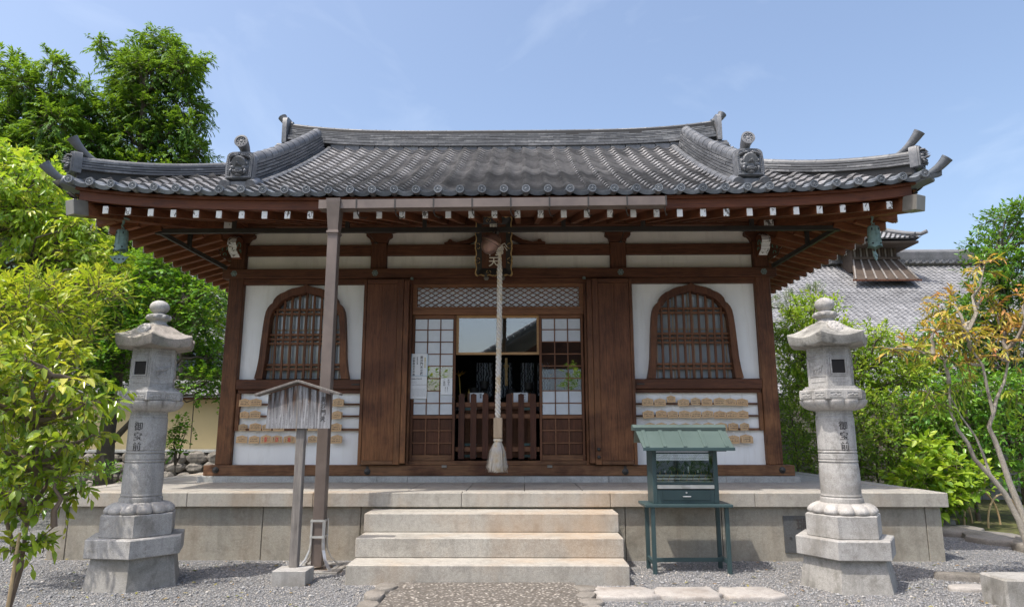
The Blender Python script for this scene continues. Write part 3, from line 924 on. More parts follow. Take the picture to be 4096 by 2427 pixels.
# bell-shaped windows in white panels --------------------------------------
def kato(cx, s):
    """half outline, right side, bottom to peak; s = inset"""
    if s == 0:
        h = [(0.543, 1.7205), (0.520, 1.83), (0.503, 1.96), (0.492, 2.147), (0.480, 2.33), (0.470, 2.43), (0.458, 2.50), (0.438, 2.548), (0.412, 2.582), (0.387, 2.600),
             (0.372, 2.645), (0.340, 2.685), (0.300, 2.714), (0.255, 2.732), (0.215, 2.757), (0.165, 2.776), (0.11, 2.787), (0.06, 2.798), (0.025, 2.811)]
        pk = (0.0, 2.828)
    else:
        h = [(0.452, 1.7205), (0.440, 1.83), (0.430, 1.96), (0.420, 2.147), (0.411, 2.33), (0.402, 2.43), (0.390, 2.48), (0.374, 2.515), (0.352, 2.540), (0.334, 2.556),
             (0.312, 2.592), (0.285, 2.622), (0.255, 2.645), (0.222, 2.660), (0.185, 2.680), (0.14, 2.696), (0.095, 2.704), (0.05, 2.713), (0.022, 2.722)]
        pk = (0.0, 2.735)
    return [(cx+a, b) for a, b in h] + [(cx+pk[0], pk[1])] + [(cx-a, b) for a, b in h[::-1]]
def inside_x(cx, z):
    o = kato(cx, 1)[:20]
    for (a, b), (c, d) in zip(o[:-1], o[1:]):
        if b <= z <= d: return (a + (c-a)*(z-b)/(d-b)) - cx
    return 0.02
def inside_z(cx, x):
    o = kato(cx, 1)[:20]; best = 1.72
    for (a, b), (c, d) in zip(o[:-1], o[1:]):
        lo, hi = sorted((a-cx, c-cx))
        if lo <= abs(x) <= hi: best = max(best, b + (d-b)*((abs(x)-(a-cx))/((c-a) or 1)))
    return best
for sx in (-1, 1):
    cx = sx*2.245
    x0, x1 = (cx-0.746, cx+0.69) if sx < 0 else (cx-0.69, cx+0.746)
    z0, z1 = 1.715, 2.832
    ol = kato(cx, 0)
    # white panel with the window cut out: fan between outline and rectangle
    def to_rect(px, pz):
        c0 = (cx, z0); dx, dz = px-cx, max(pz-z0, 0)
        ts = []
        if dx > 1e-6: ts.append((x1-cx)/dx)
        if dx < -1e-6: ts.append((x0-cx)/dx)
        if dz > 1e-6: ts.append((z1-z0)/dz)
        t = min(ts)
        return (cx+dx*t, z0+dz*t)
    inner = []; outer = []
    prev = None
    def side(p): return 'r' if abs(p[0]-x1) < 1e-6 else ('l' if abs(p[0]-x0) < 1e-6 else 't')
    for p in ol:
        q = to_rect(*p)
        if prev and side(prev[1]) != side(q):
            c = (x1, z1) if 'r' in (side(prev[1]), side(q)) else (x0, z1)
            inner.append(((prev[0][0]+p[0])/2, (prev[0][1]+p[1])/2)); outer.append(c)
        inner.append(p); outer.append(q); prev = (p, q)
    mb = MB(); n = len(inner); yy = YW+0.075
    mb.add([(a, yy, b) for a, b in inner] + [(a, yy, b) for a, b in outer], [(k, n+k, n+k+1, k+1) for k in range(n-1)])
    part(mb, 'wall_panel', M['plaster'])
    win = MB().ring(ol, kato(cx, 1), YW-0.012, YW+0.13).build('arched_window', M['wood_z'], hall, True, 30)
    win['label'] = 'bell-shaped lattice window'
    # glass and sliding sash behind
    gl = [(a, b) for a, b in kato(cx, 1)]
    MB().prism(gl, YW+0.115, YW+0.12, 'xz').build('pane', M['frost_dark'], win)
    sash = MB()
    for xs in (-0.40, -0.205, -0.03, 0.03, 0.205, 0.40):
        zt = inside_z(cx, xs)
        sash.box(cx+xs-0.007, cx+xs+0.007, YW+0.104, YW+0.114, 1.722, zt-0.005)
    for zz in (2.30,):
        sash.box(cx-0.40, cx+0.40, YW+0.1045, YW+0.1138, zz-0.008, zz+0.008)
    sash.build('sash', M['wood_plain'], win)
    for i in range(9):
        xo = (i-4)*0.0865
        zt = inside_z(cx, xo)
        MB().box(cx+xo-0.0125, cx+xo+0.0125, YW+0.048, YW+0.074, 1.722, zt, 0.002).build('bar', M['wood_joinery'], win)
    for zz in (2.535, 2.484, 2.239, 2.187, 2.135, 1.889, 1.839):
        hx = inside_x(cx, zz)
        MB().box(cx-hx, cx+hx, YW+0.056, YW+0.082, zz-0.0125, zz+0.0125, 0.002).build('bar', M['wood_joinery_x'], win)
    # rail below, frame of the votive rack, lower plaster panel
    a, b = (-3.0, -1.535) if sx < 0 else (1.535, 3.0)
    a2, b2 = (-2.990, -1.51) if sx < 0 else (1.51, 2.990)
    part(MB().box(a2, b2, YW-0.008, YW+0.12, 1.603, 1.7145, 0.005), 'rail', M['wood_x'])
    part(MB().box(a2, b2, YW+0.06, YW+0.08, 0.7645, 1.601), 'wall_panel', M['plaster'])
    e0, e1 = (-2.975, -1.512) if sx < 0 else (1.512, 2.975)
    part(MB().box(e0, e1, YW+0.02, YW+0.058, 1.558, 1.6005, 0.003), 'rack_rail', M['wood_x'])
    for zz, hh in ((1.435, 0.010), (1.302, 0.010), (1.152, 0.013)):
        part(MB().box(e0+(0.045 if sx < 0 else 0), e1-(0.0 if sx < 0 else 0.045), YW+0.02, YW+0.058, zz-hh, zz+hh, 0.002), 'rack_rail', M['wood_x'])
    u0, u1 = (-2.988, -2.942) if sx < 0 else (2.942, 2.988)
    part(MB().box(u0, u1, YW+0.021, YW+0.0575, 1.139, 1.5575, 0.003), 'rack_rail', M['wood_z'])
    # latch
    part(MB().box(sx*1.62-0.045, sx*1.62+0.045, YW-0.018, YW-0.009, 1.648, 1.664, 0.002), 'latch', M['iron'])

# hinged board doors folded back against the wall ---------------------------
for sx in (-1, 1):
    cx0, cx1 = (1.085, 1.545)
    def bx(a, b, y0, y1, z0, z1, c=0.004):
        a, b = sorted((sx*a, sx*b)); return MB().box(a, b, y0, y1, z0, z1, c)
    dr = bx(1.155, 1.508, YW-0.078, YW-0.046, 0.815, 2.81, 0.0).build('hinged_door', M['wood_door'], hall)
    for a, b in ((1.157, 1.333), (1.336, 1.506)):
        bx(a, b, YW-0.083, YW-0.0785, 0.817, 2.808, 0.001).build('board', M['wood_door'], dr)
    bx(1.510, 1.545, YW-0.092, YW-0.042, 0.770, 2.862).build('stile', M['wood_z'], dr)
    bx(1.085, 1.153, YW-0.092, YW-0.042, 0.770, 2.862).build('stile', M['wood_z'], dr)
    bx(1.155, 1.508, YW-0.090, YW-0.0425, 2.812, 2.861).build('rail', M['wood_x'], dr)
    bx(1.155, 1.508, YW-0.090, YW-0.0425, 0.771, 0.813).build('rail', M['wood_x'], dr)
    # second leaf edge and jamb, standing towards the doorway
    bx(1.022, 1.082, YW-0.088, YW-0.05, 0.785, 2.845).build('folded_leaf', M['wood_z'], hall)
    bx(0.996, 1.022, YW-0.03, YW+0.12, 0.765, 2.828).build('door_jamb', M['wood_z'], hall)
    bx(1.024, 1.32, YW+0.02, YW+0.04, 0.765, 2.828, 0).build('wall_board', M['wood_panel'], hall)
    pv = MB().lathe([(0.02, 0), (0.02, 0.022), (0.012, 0.03)], 12, (sx*1.0, YW-0.06, 2.863))
    part(pv, 'pivot', M['patina'], smooth=True)
for z in (0.935, 0.852):
    part(MB().ball((1.118, YW-0.10, z), 0.020, 14, 8), 'door_knob', M['iron'], smooth=True)

# doorway ------------------------------------------------------------------
part(MB().box(-1.318, 1.318, YW+0.0, YW+0.115, 0.7645, 0.808, 0.004), 'threshold', M['wood_x'])
for x in (-0.587, 0.09, 0.58):
    part(MB().box(x-0.028, x+0.028, YW-0.06, YW-0.0455, 0.737, 0.7645, 0.002), 'clip', M['copper_cap'])
# transom with diamond lattice
tr = MB().ring([(-0.995, 2.528), (0.995, 2.528), (0.995, 2.8275), (-0.995, 2.8275)], [(-0.947, 2.556), (0.947, 2.556), (0.947, 2.791), (-0.947, 2.791)], YW+0.022, YW+0.10).build('transom', M['wood_joinery_x'], hall)
MB().box(-0.95, 0.95, YW+0.075, YW+0.079, 2.55, 2.795).build('pane', M['frost'], tr)
ZA, ZB, XA = 2.556, 2.791, 0.947
sl_ = 0.0575/0.0995
for sgn in (-1, 1):
    for i in range(-24, 25):
        xb = i*0.0995 + 0.01
        # line z = ZA + sgn*sl_*(x-xb)
        pts = []
        for x in (-XA, XA):
            z = ZA + sgn*sl_*(x-xb)
            if ZA <= z <= ZB: pts.append((x, z))
        for z in (ZA, ZB):
            x = xb + (z-ZA)/(sgn*sl_)
            if -XA < x < XA: pts.append((x, z))
        if len(pts) >= 2 and abs(pts[0][0]-pts[1][0]) > 0.03:
            p, q = pts[0], pts[1]
            yb = YW+0.058 + (0.006 if sgn > 0 else 0)
            MB().beam((p[0], yb, p[1]), (q[0], yb, q[1]), 0.011, 0.0085, up=(0,0,1)).build('lattice_bar', M['wood_joinery_x'], tr)
part(MB().box(-0.995, 0.995, YW+0.016, YW+0.12, 2.464, 2.5265, 0.004), 'lintel', M['wood_joinery_x'])
ROWS = [2.420, 2.289, 2.147, 2.007, 1.868, 1.727, 1.586, 1.446, 1.313]
for sx in (-1, 1):
    x0, x1 = (-0.994, -0.488) if sx < 0 else (0.476, 0.986)
    y0, y1 = YW+0.045, YW+0.075
    sd = MB().box(x0, x0+0.028, y0, y1, 0.8095, 2.462, 0.002).box(x1-0.028, x1, y0, y1, 0.8095, 2.462, 0.002).build('sliding_door', M['wood_joinery'], hall)
    sd['label'] = 'sliding lattice door with frosted panes above timber panels'
    xi0, xi1 = x0+0.0285, x1-0.0285
    def rail(z0, z1, mat='wood_joinery_x'): MB().box(xi0, xi1, y0+0.001, y1-0.001, z0, z1, 0.002).build('rail', M[mat], sd)
    rail(2.421, 2.461); rail(1.273, 1.312); rail(0.8105, 0.871, 'wood_x')
    xm = [xi0 + (xi1-xi0)*k/3 for k in (1, 2)]
    for x in xm:
        MB().box(x-0.0055, x+0.0055, y0+0.002, y1-0.006, 1.3125, 2.4205).build('muntin', M['wood_joinery'], sd)
        MB().box(x-0.0065, x+0.0065, y0+0.002, y1-0.012, 0.8715, 1.2725).build('muntin', M['wood_joinery_x'], sd)
    for z in ROWS[1:-1]:
        MB().box(xi0, xi1, y0+0.004, y1-0.008, z-0.0055, z+0.0055).build('muntin', M['wood_joinery_x'], sd)
    for z in (1.141, 1.003):
        MB().box(xi0, xi1, y0+0.004, y1-0.013, z-0.0065, z+0.0065).build('muntin', M['wood_joinery_x'], sd)
    xs = [xi0] + xm + [xi1]
    for r in range(8):
        clear = r in (2, 3, 4, 5) if sx > 0 else r in (4, 5)
        for c in range(3):
            MB().box(xs[c]+0.0055, xs[c+1]-0.0055, y0+0.012, y0+0.016, ROWS[r+1]+0.0055, ROWS[r]-0.0055).build('pane', M['glass' if clear else 'frost'], sd)
    zz = [1.2725, 1.141, 1.003, 0.8715]
    for r in range(3):
        for c in range(3):
            MB().box(xs[c]+0.0065, xs[c+1]-0.0065, y0+0.020, y0+0.026, zz[r+1]+0.0065, zz[r]-0.0065).build('panel', M['wood_panel'], sd)
    hx = -0.502 if sx < 0 else 0.490
    MB().box(hx-0.005, hx+0.005, y0-0.001, y0+0.004, 1.455, 1.52).build('finger_pull', M['iron'], sd)
# glazed panel above the opening
gp = MB().ring([(-0.487, 2.003), (0.475, 2.003), (0.475, 2.4635), (-0.487, 2.4635)], [(-0.458, 2.03), (0.450, 2.03), (0.450, 2.434), (-0.458, 2.434)], YW+0.08, YW+0.11).build('glazed_panel', M['wood_honey'], hall)
MB().box(-0.46, 0.452, YW+0.092, YW+0.096, 2.028, 2.436).build('pane', M['glass'], gp)
# room behind
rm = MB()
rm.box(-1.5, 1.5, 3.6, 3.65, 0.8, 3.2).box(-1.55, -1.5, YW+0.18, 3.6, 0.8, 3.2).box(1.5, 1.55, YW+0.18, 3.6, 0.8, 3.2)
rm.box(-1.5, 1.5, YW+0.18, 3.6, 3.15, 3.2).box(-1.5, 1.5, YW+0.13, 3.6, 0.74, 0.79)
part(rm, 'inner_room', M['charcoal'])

# ------------------------------------------------------------------ roof
EY, EX, RY, GX = -0.30, 4.10, 2.60, 2.72
def zs(t): return 3.30 + 0.49*t + 0.033*t*t
def rise(x): return 0.13*(min(abs(x), 4.2)/4.0)**5
def rise_s(y): return 0.14*(min(abs(y-RY), 3.0)/2.9)**5
def ylim(x):
    a = abs(x)
    return RY if a < 3.0 else EY + (EX - a)
def zfront(x, y): return zs(y-EY) + rise(x)
def zside(x, y): return zs(EX-abs(x)) + rise_s(y)

deck = MB()
def grid(fn, us, nv):
    v = []; f = []
    for u in us:
        for k in range(nv+1): v.append(fn(u, k/nv))
    for i in range(len(us)-1):
        for k in range(nv):
            a = i*(nv+1)+k
            f.append((a, a+nv+1, a+nv+2, a+1))
    deck.add(v, f)
xs = [-EX + 0.1025*i for i in range(81)]
for sg in (1, -1):
    def fr(x, t, sg=sg):
        y = EY + 0.03 + (max(ylim(x), EY+0.031)-EY-0.03)*t
        z = zfront(x, y) - 0.03
        return (x, y, z) if sg > 0 else (x, 2*RY-y, z)
    grid(fr, xs, 12)
    def sd_(y, t, sg=sg):
        lim = max(GX, EX-(min(y-EY, 2*RY-EY-y)))
        x = EX - 0.03 - (max(EX-0.03-lim, 0))*t
        return (sg*x, y, zside(x, y) - 0.03)
    grid(sd_, [EY + 0.1*i for i in range(int((2*RY-2*EY)/0.1)+1)], 8)
roof = deck.build('roof', M['lacquer'], hall, True, 40)
for sx in (-1, 1):
    MB().prism([(1.05, 3.98), (4.15, 3.98), (RY, 4.92)], sx*GX-0.02, sx*GX+0.02, 'yz').build('gable', M['plaster_old'], roof)

PIT = 0.2035
PROF = [(0.0, 0.020), (0.07, 0.033), (0.16, 0.040), (0.26, 0.034), (0.38, 0.019), (0.52, 0.006), (0.66, 0.001), (0.80, 0.002), (0.92, 0.009), (1.03, 0.022)]
def tile_geo(length=0.19, lift=0.037, thick=0.031):
    v = []; f = []
    n = len(PROF)
    for s, h in PROF: v.append(((s-0.16)*PIT, 0.0, h+lift))
    for s, h in PROF: v.append(((s-0.16)*PIT, length, h+0.002))
    for s, h in PROF: v.append(((s-0.16)*PIT, 0.012, h+lift-thick))
    for k in range(n-1):
        f.append((k, k+1, n+k+1, n+k))
        f.append((2*n+k, 2*n+k+1, k+1, k))
    f.append((0, n, 2*n, 2*n)[:3])
    f.append((n-1, 2*n-1, 3*n-1)[::-1])
    return v, f
TV, TF = tile_geo()
mb = MB(); mb.add(TV, TF)
TILE = mb.mesh('roof_tile', M['tile'], True, 40)
mb = MB(); mb.add(TV, TF)
# eave tile: same wave with a pendant apron
n = len(PROF)
for k in range(3, n-1):
    s0, h0 = PROF[k]; s1, h1 = PROF[k+1]
    d0 = d1 = 0.036
    a = ((s0-0.16)*PIT, -0.004, h0+0.036); b = ((s1-0.16)*PIT, -0.004, h1+0.036)
    c = (b[0], -0.004, h1*0.7-d1+0.036); d = (a[0], -0.004, h0*0.7-d0+0.036)
    mb.add([a, b, c, d, (a[0], 0.012, a[2]), (b[0], 0.012, b[2]), (c[0], 0.012, c[2]), (d[0], 0.012, d[2])], [(0,3,2,1), (3,7,6,2), (0,1,5,4)])
    mb.add([(d[0], -0.008, d[2]), (c[0], -0.008, c[2]), (c[0], -0.008, c[2]+0.006), (d[0], -0.008, d[2]+0.006)], [(0,1,2,3)])
EAVE = mb.mesh('eave_tile', M['tile_cap'], True, 40)
mb = MB()
RX = Matrix.Rotation(R(90), 4, 'X')
mb.lathe([(0.040, -0.10), (0.0405, 0.006), (0.040, 0.012), (0.031, 0.012), (0.030, 0.005), (0.012, 0.005), (0.010, 0.011), (0.004, 0.014), (0.0005, 0.0145)], 22, M=RX)
for k in range(8):
    a = math.pi*k/4
    mb.ball((0.0205*math.cos(a), -0.006, 0.0205*math.sin(a)), (0.0062, 0.006, 0.0062), 8, 5)
CAP = mb.mesh('tile_cap', M['tile_cap'], True, 40)

COLX = [-3.957 + 0.2036*i for i in range(40)]
ys_ = np.linspace(EY, RY, 400)
arc = np.concatenate([[0], np.cumsum(np.hypot(np.diff(ys_), np.diff([zs(y-EY) for y in ys_])))])
ROWP = 0.146
rows = [float(np.interp(j*ROWP, arc, ys_)) for j in range(int(arc[-1]/ROWP))]
def tile_matrix(x, y, jit=True):
    t = y-EY
    sl = math.atan(0.49 + 0.066*t)
    rl = -math.atan(0.13*5/4.0*(abs(x)/4.0)**4)*(1 if x > 0 else -1)
    Mx = Matrix.Translation((x, y, zfront(x, y)-0.022)) @ Matrix.Rotation(rl, 4, 'Y') @ Matrix.Rotation(sl, 4, 'X')
    if jit:
        Mx = Mx @ Matrix.Translation((random.gauss(0, 0.001), random.gauss(0, 0.0018), abs(random.gauss(0, 0.0008)))) @ Matrix.Rotation(random.gauss(0, 0.007), 4, 'Z') @ Matrix.Rotation(random.gauss(0, 0.006), 4, 'Y')
    return Mx
far = []
cnt = 0
for j, y in enumerate(rows):
    for x in COLX:
        if y > ylim(x) - 0.10: continue
        if j == 0:
            obj('eave_tile', EAVE, roof, tile_matrix(x, y-0.004, False))
            obj('tile_cap', CAP, roof, Matrix.Translation((x, y-0.040, zfront(x, y)+0.027)) @ Matrix.Rotation(random.uniform(0, 6), 4, 'Y') @ Matrix.Rotation(R(-4), 4, 'X') @ Matrix.Scale(0.94, 4))
            continue
        Mx = tile_matrix(x, y)
        if cnt < 300:
            obj('roof_tile', TILE, roof, Mx); cnt += 1
        else: far.append(Mx)
def joined(mats, V, F, mat, name, parent):
    V = np.array(V); T = np.array([[list(r) for r in m] for m in mats])
    W = np.einsum('nij,vj->nvi', T[:, :3, :3], V) + T[:, None, :3, 3]
    F = [f if len(f) == 4 else tuple(f)+(f[-1],) for f in F]
    quads = np.array([f for f in F if len(set(f)) == 4])
    n = len(mats)
    FF = (quads[None] + (np.arange(n)*len(V))[:, None, None]).reshape(-1, 4)
    me = raw_mesh(name, W.reshape(-1, 3), FF, mat, np.repeat(RNG.random(n), len(V)), smooth=True)
    me.set_sharp_from_angle(angle=R(40))
    o = obj(name, me, parent)
    tag(o, kind='stuff')
    return o
joined(far, TV, TF, M['tile'], 'upper_roof_tiles', roof)
side = []
for sx in (-1, 1):
    tt = 0.0
    while tt < EX-GX-0.05:
        x = EX - tt
        y = EY + tt + 0.15
        while y < 2*RY-EY-tt-0.1:
            sl = math.atan(0.49+0.066*tt)
            side.append(Matrix.Translation((sx*x, y, zside(x, y)-0.028)) @ Matrix.Rotation(R(90)*sx, 4, 'Z') @ Matrix.Rotation(sl, 4, 'X'))
            y += PIT
        tt += 0.113
joined(side, TV, TF, M['tile'], 'side_slope_tiles', roof)

# ridge courses: single tiles laid along a path
mb = MB(); mb.box(-0.5, 0.5, -0.5, 0.5, -0.5, 0.5, 0.0)
UNIT = mb.mesh('ridge_tile', M['tile_ridge'])
mb = MB()
mb.tube([(-0.5, 0, 0), (-0.46, 0, 0), (0.44, 0, 0), (0.44, 0, 0), (0.5, 0, 0)], [0.98, 1.0, 1.0, 1.06, 1.06], 14)
ROLL = mb.mesh('roll_tile', M['tile_ridge'], True, 40)
def frame(p0, p1):
    d = (Vector(p1)-Vector(p0)); ln = d.length; d.normalize()
    s = Vector((0, 0, 1)).cross(d).normalized(); u = d.cross(s)
    m = (Vector(p0)+Vector(p1))/2
    return Matrix(((d.x, s.x, u.x, m.x), (d.y, s.y, u.y, m.y), (d.z, s.z, u.z, m.z), (0,0,0,1))), ln
def courses(path, layers, tlen, parent, name, roll=None):
    """path: fn(s in 0..1)->point, layers: list of (z offset bottom, height, half width)"""
    P = [Vector(path(i/100)) for i in range(101)]
    A = np.concatenate([[0], np.cumsum([(b-a).length for a, b in zip(P[:-1], P[1:])])])
    def at(d):
        k = np.interp(d, A, np.arange(101)); i = min(int(k), 99); return P[i].lerp(P[i+1], k-i)
    tot = A[-1]
    for li, (zo, h, hw) in enumerate(layers):
        d = -tlen*(0.5 if li % 2 else 0.05)
        while d < tot:
            a, b = max(d, 0), min(d+tlen, tot)
            if b-a > 0.02:
                Fm, ln = frame(at(a), at(b))
                Fm = Fm @ Matrix.Translation((0, random.gauss(0, 0.0012), zo+h/2+random.gauss(0, 0.0006))) @ Matrix.Rotation(random.gauss(0, 0.004), 4, 'Z') @ Matrix.Diagonal((ln-0.002, hw*2, h-0.009, 1))
                obj(name, UNIT, parent, Fm)
            d += tlen
    if roll:
        zo, r, rl = roll
        d = 0
        while d < tot-0.02:
            b = min(d+rl, tot)
            Fm, ln = frame(at(d), at(b))
            obj('roll_tile', ROLL, parent, Fm @ Matrix.Translation((0, 0, zo)) @ Matrix.Diagonal((ln, r, r, 1)))
            d += rl
def core(path, hw, h, z0=-0.05, n=24):
    mb = MB()
    P = [Vector(path(i/n)) for i in range(n+1)]
    for a, b in zip(P[:-1], P[1:]):
        mb.beam(a+Vector((0,0,z0+h/2)), b+Vector((0,0,z0+h/2)), hw*2, h)
    return mb

# main ridge
def rz(x): return 4.985 + 0.125*(abs(x)/3.0)**4
main_path = lambda s: (-2.96+5.92*s, RY, rz(-2.96+5.92*s))
mr = core(main_path, 0.10, 0.26, -0.02).build('main_ridge', M['lacquer'], hall)
courses(main_path, [(0.0, 0.036, 0.155), (0.036, 0.036, 0.148)] + [(0.072+0.0262*i, 0.0262, 0.122-0.005*i) for i in range(6)], 0.176, mr, 'ridge_tile', (0.232, 0.062, 0.20))
# dark filler tiles between the top row of tiles and the ridge
for x in COLX:
    if abs(x) < 2.4:
        MB().box(x-0.03, x+0.168, RY-0.13, RY-0.11, zfront(x, RY-0.13)-0.03, rz(x)+0.001, 0.004).build('filler_tile', M['tile_oni'], mr)
def horn(base, direction, r0, r1, length, up):
    """curled end tile: a tube sweeping up and outwards with a flared round end"""
    d = Vector(direction).normalized(); pts = []; rad = []
    for i in range(11):
        t = i/10
        pts.append(Vector(base) + d*(length*t) + Vector((0, 0, up*t**2.5)))
        rad.append(r0 + (r1-r0)*t**2.8)
    mb = MB().tube(pts, rad, 18)
    e = (pts[-1]-pts[-2]).normalized()
    q = e.to_track_quat('Z', 'Y').to_matrix().to_4x4()
    Mx = Matrix.Translation(pts[-1]) @ q
    mb.lathe([(r1*1.0, -0.012), (r1*1.04, 0.004), (r1*0.80, 0.006), (r1*0.76, -0.004), (r1*0.30, -0.004), (r1*0.22, 0.004), (0.0005, 0.006)], 18, M=Mx)
    for k in range(7):
        a = 2*math.pi*k/7
        mb.ball((r1*0.53*math.cos(a), r1*0.53*math.sin(a), 0.0), (r1*0.15, r1*0.15, r1*0.12), 7, 4, Mx)
    return mb
def horn2(b):
    """curled end tile that rises behind the face and turns its round end to the front"""
    pts = [Vector(b)+Vector(p) for p in ((0, 0.10, -0.03), (0, 0.04, 0.0), (0, 0.0, 0.045), (0, -0.035, 0.085), (0, -0.085, 0.108), (0, -0.125, 0.116))]
    r1 = 0.066
    mb = MB().tube(pts, [0.046, 0.045, 0.046, 0.052, 0.060, r1], 20)
    Mx = Matrix.Translation(pts[-1]) @ Matrix.Rotation(R(82), 4, 'X')
    mb.lathe([(r1, -0.01), (r1*1.03, 0.006), (r1*0.76, 0.008), (r1*0.72, -0.004), (r1*0.3, -0.004), (r1*0.22, 0.004), (0.0005, 0.006)], 20, M=Mx)
    for k in range(8):
        a = 2*math.pi*k/8
        mb.ball((r1*0.52*math.cos(a), r1*0.52*math.sin(a), 0.0), (r1*0.14, r1*0.14, r1*0.12), 7, 4, Mx)
    return mb
def plate(w, h, th, arch=0.5):
    """arched plate outline in local xz, standing on z=0"""
    pts = [(-w/2*0.96, 0), (w/2*0.96, 0), (w/2, h*0.55)]
    for k in range(1, 8):
        a = math.pi*k/8
        pts.append((w/2*math.cos(a)**1 if False else w/2*(math.cos(a)/abs(math.cos(a)) if abs(math.cos(a)) > 1e-6 else 1)*abs(math.cos(a))**arch, h*0.62+h*0.38*math.sin(a)**arch))
    pts.append((-w/2, h*0.55))
    return pts
def demon(Mx, w, h, parent, name='demon_face_tile'):
    """ridge-end tile with a grinning face in relief; local -y is the front"""
    mb = MB().prism(plate(w, h, 0), -0.02, 0.05, 'xz', Mx)
    rim = plate(w*0.9, h*0.94, 0)
    inner = plate(w*0.70, h*0.80, 0)
    rr = [(a, b+h*0.02) for a, b in rim]
    mb.ring(rr, [(a, b+h*0.07) for a, b in inner], -0.036, -0.018, Mx)
    pts = rr[1:] + [rr[0]]
    cum = []
    for (a, b), (c, d) in zip(pts[:-1], pts[1:]):
        m = max(2, int(math.hypot(c-a, d-b)/(w*0.07)))
        for k in range(m): cum.append((a+(c-a)*k/m, b+(d-b)*k/m))
    for a, b in cum:
        mb.ball((a*0.89, -0.037, h*0.5+(b-h*0.5)*0.91), w*0.024, 6, 4, Mx)
    W = w
    def E(x, z, rx, rz_, ry, y=-0.03): mb.ball((x*W, y, z*h), (rx*W, ry, rz_*h), 12, 8, Mx)
    E(0, 0.45, 0.36, 0.34, 0.028)
    for s in (-1, 1):
        E(s*0.155, 0.62, 0.115, 0.085, 0.040); E(s*0.150, 0.615, 0.060, 0.048, 0.060); E(s*0.145, 0.61, 0.022, 0.018, 0.075)
        for k in range(5): E(s*(0.05+0.065*k), 0.74+0.035*math.sin(k*0.8), 0.05, 0.035, 0.050)
        E(s*0.20, 0.36, 0.12, 0.085, 0.045); E(s*0.11, 0.80, 0.10, 0.05, 0.045); E(s*0.28, 0.50, 0.05, 0.07, 0.036)
        mb.tube([Mx @ Vector((s*0.23*W, -0.05, 0.30*h)), Mx @ Vector((s*0.26*W, -0.066, 0.22*h)), Mx @ Vector((s*0.235*W, -0.06, 0.10*h))], [W*0.05, W*0.045, 0.002], 8)
        E(s*0.07, 0.43, 0.05, 0.038, 0.068)
    E(0, 0.47, 0.072, 0.06, 0.080); E(0, 0.56, 0.045, 0.09, 0.060)
    E(0, 0.25, 0.20, 0.035, 0.052); E(0, 0.175, 0.20, 0.03, 0.050); E(0, 0.10, 0.13, 0.045, 0.045)
    for k in range(6): mb.box((-0.165+0.057*k)*W, (-0.165+0.057*k+0.046)*W, -0.075, -0.03, 0.185*h, 0.245*h, 0.002, Mx)
    return mb.build(name, M['tile_oni'], parent, True, 50)
for sx in (-1, 1):
    MB().prism([(a+RY, b+rz(3)-0.06) for a, b in plate(0.36, 0.40, 0)], sx*3.0-0.03, sx*3.0+0.03, 'yz').build('ridge_end_tile', M['tile_oni'], mr, True, 40)
    horn((sx*2.94, RY, rz(3)+0.27), (sx, 0, 0.12), 0.045, 0.06, 0.16, 0.10).build('curled_end_tile', M['tile_oni'], mr, True, 50)
    for dy, dz in ((-0.10, -0.10), (-0.16, -0.155)):
        MB().tube([(sx*2.6, RY+dy, rz(3)+dz), (sx*3.1, RY+dy-0.02, rz(3)+dz)], 0.045, 12).build('verge_roll_tile', M['tile_ridge'], mr, True, 50)
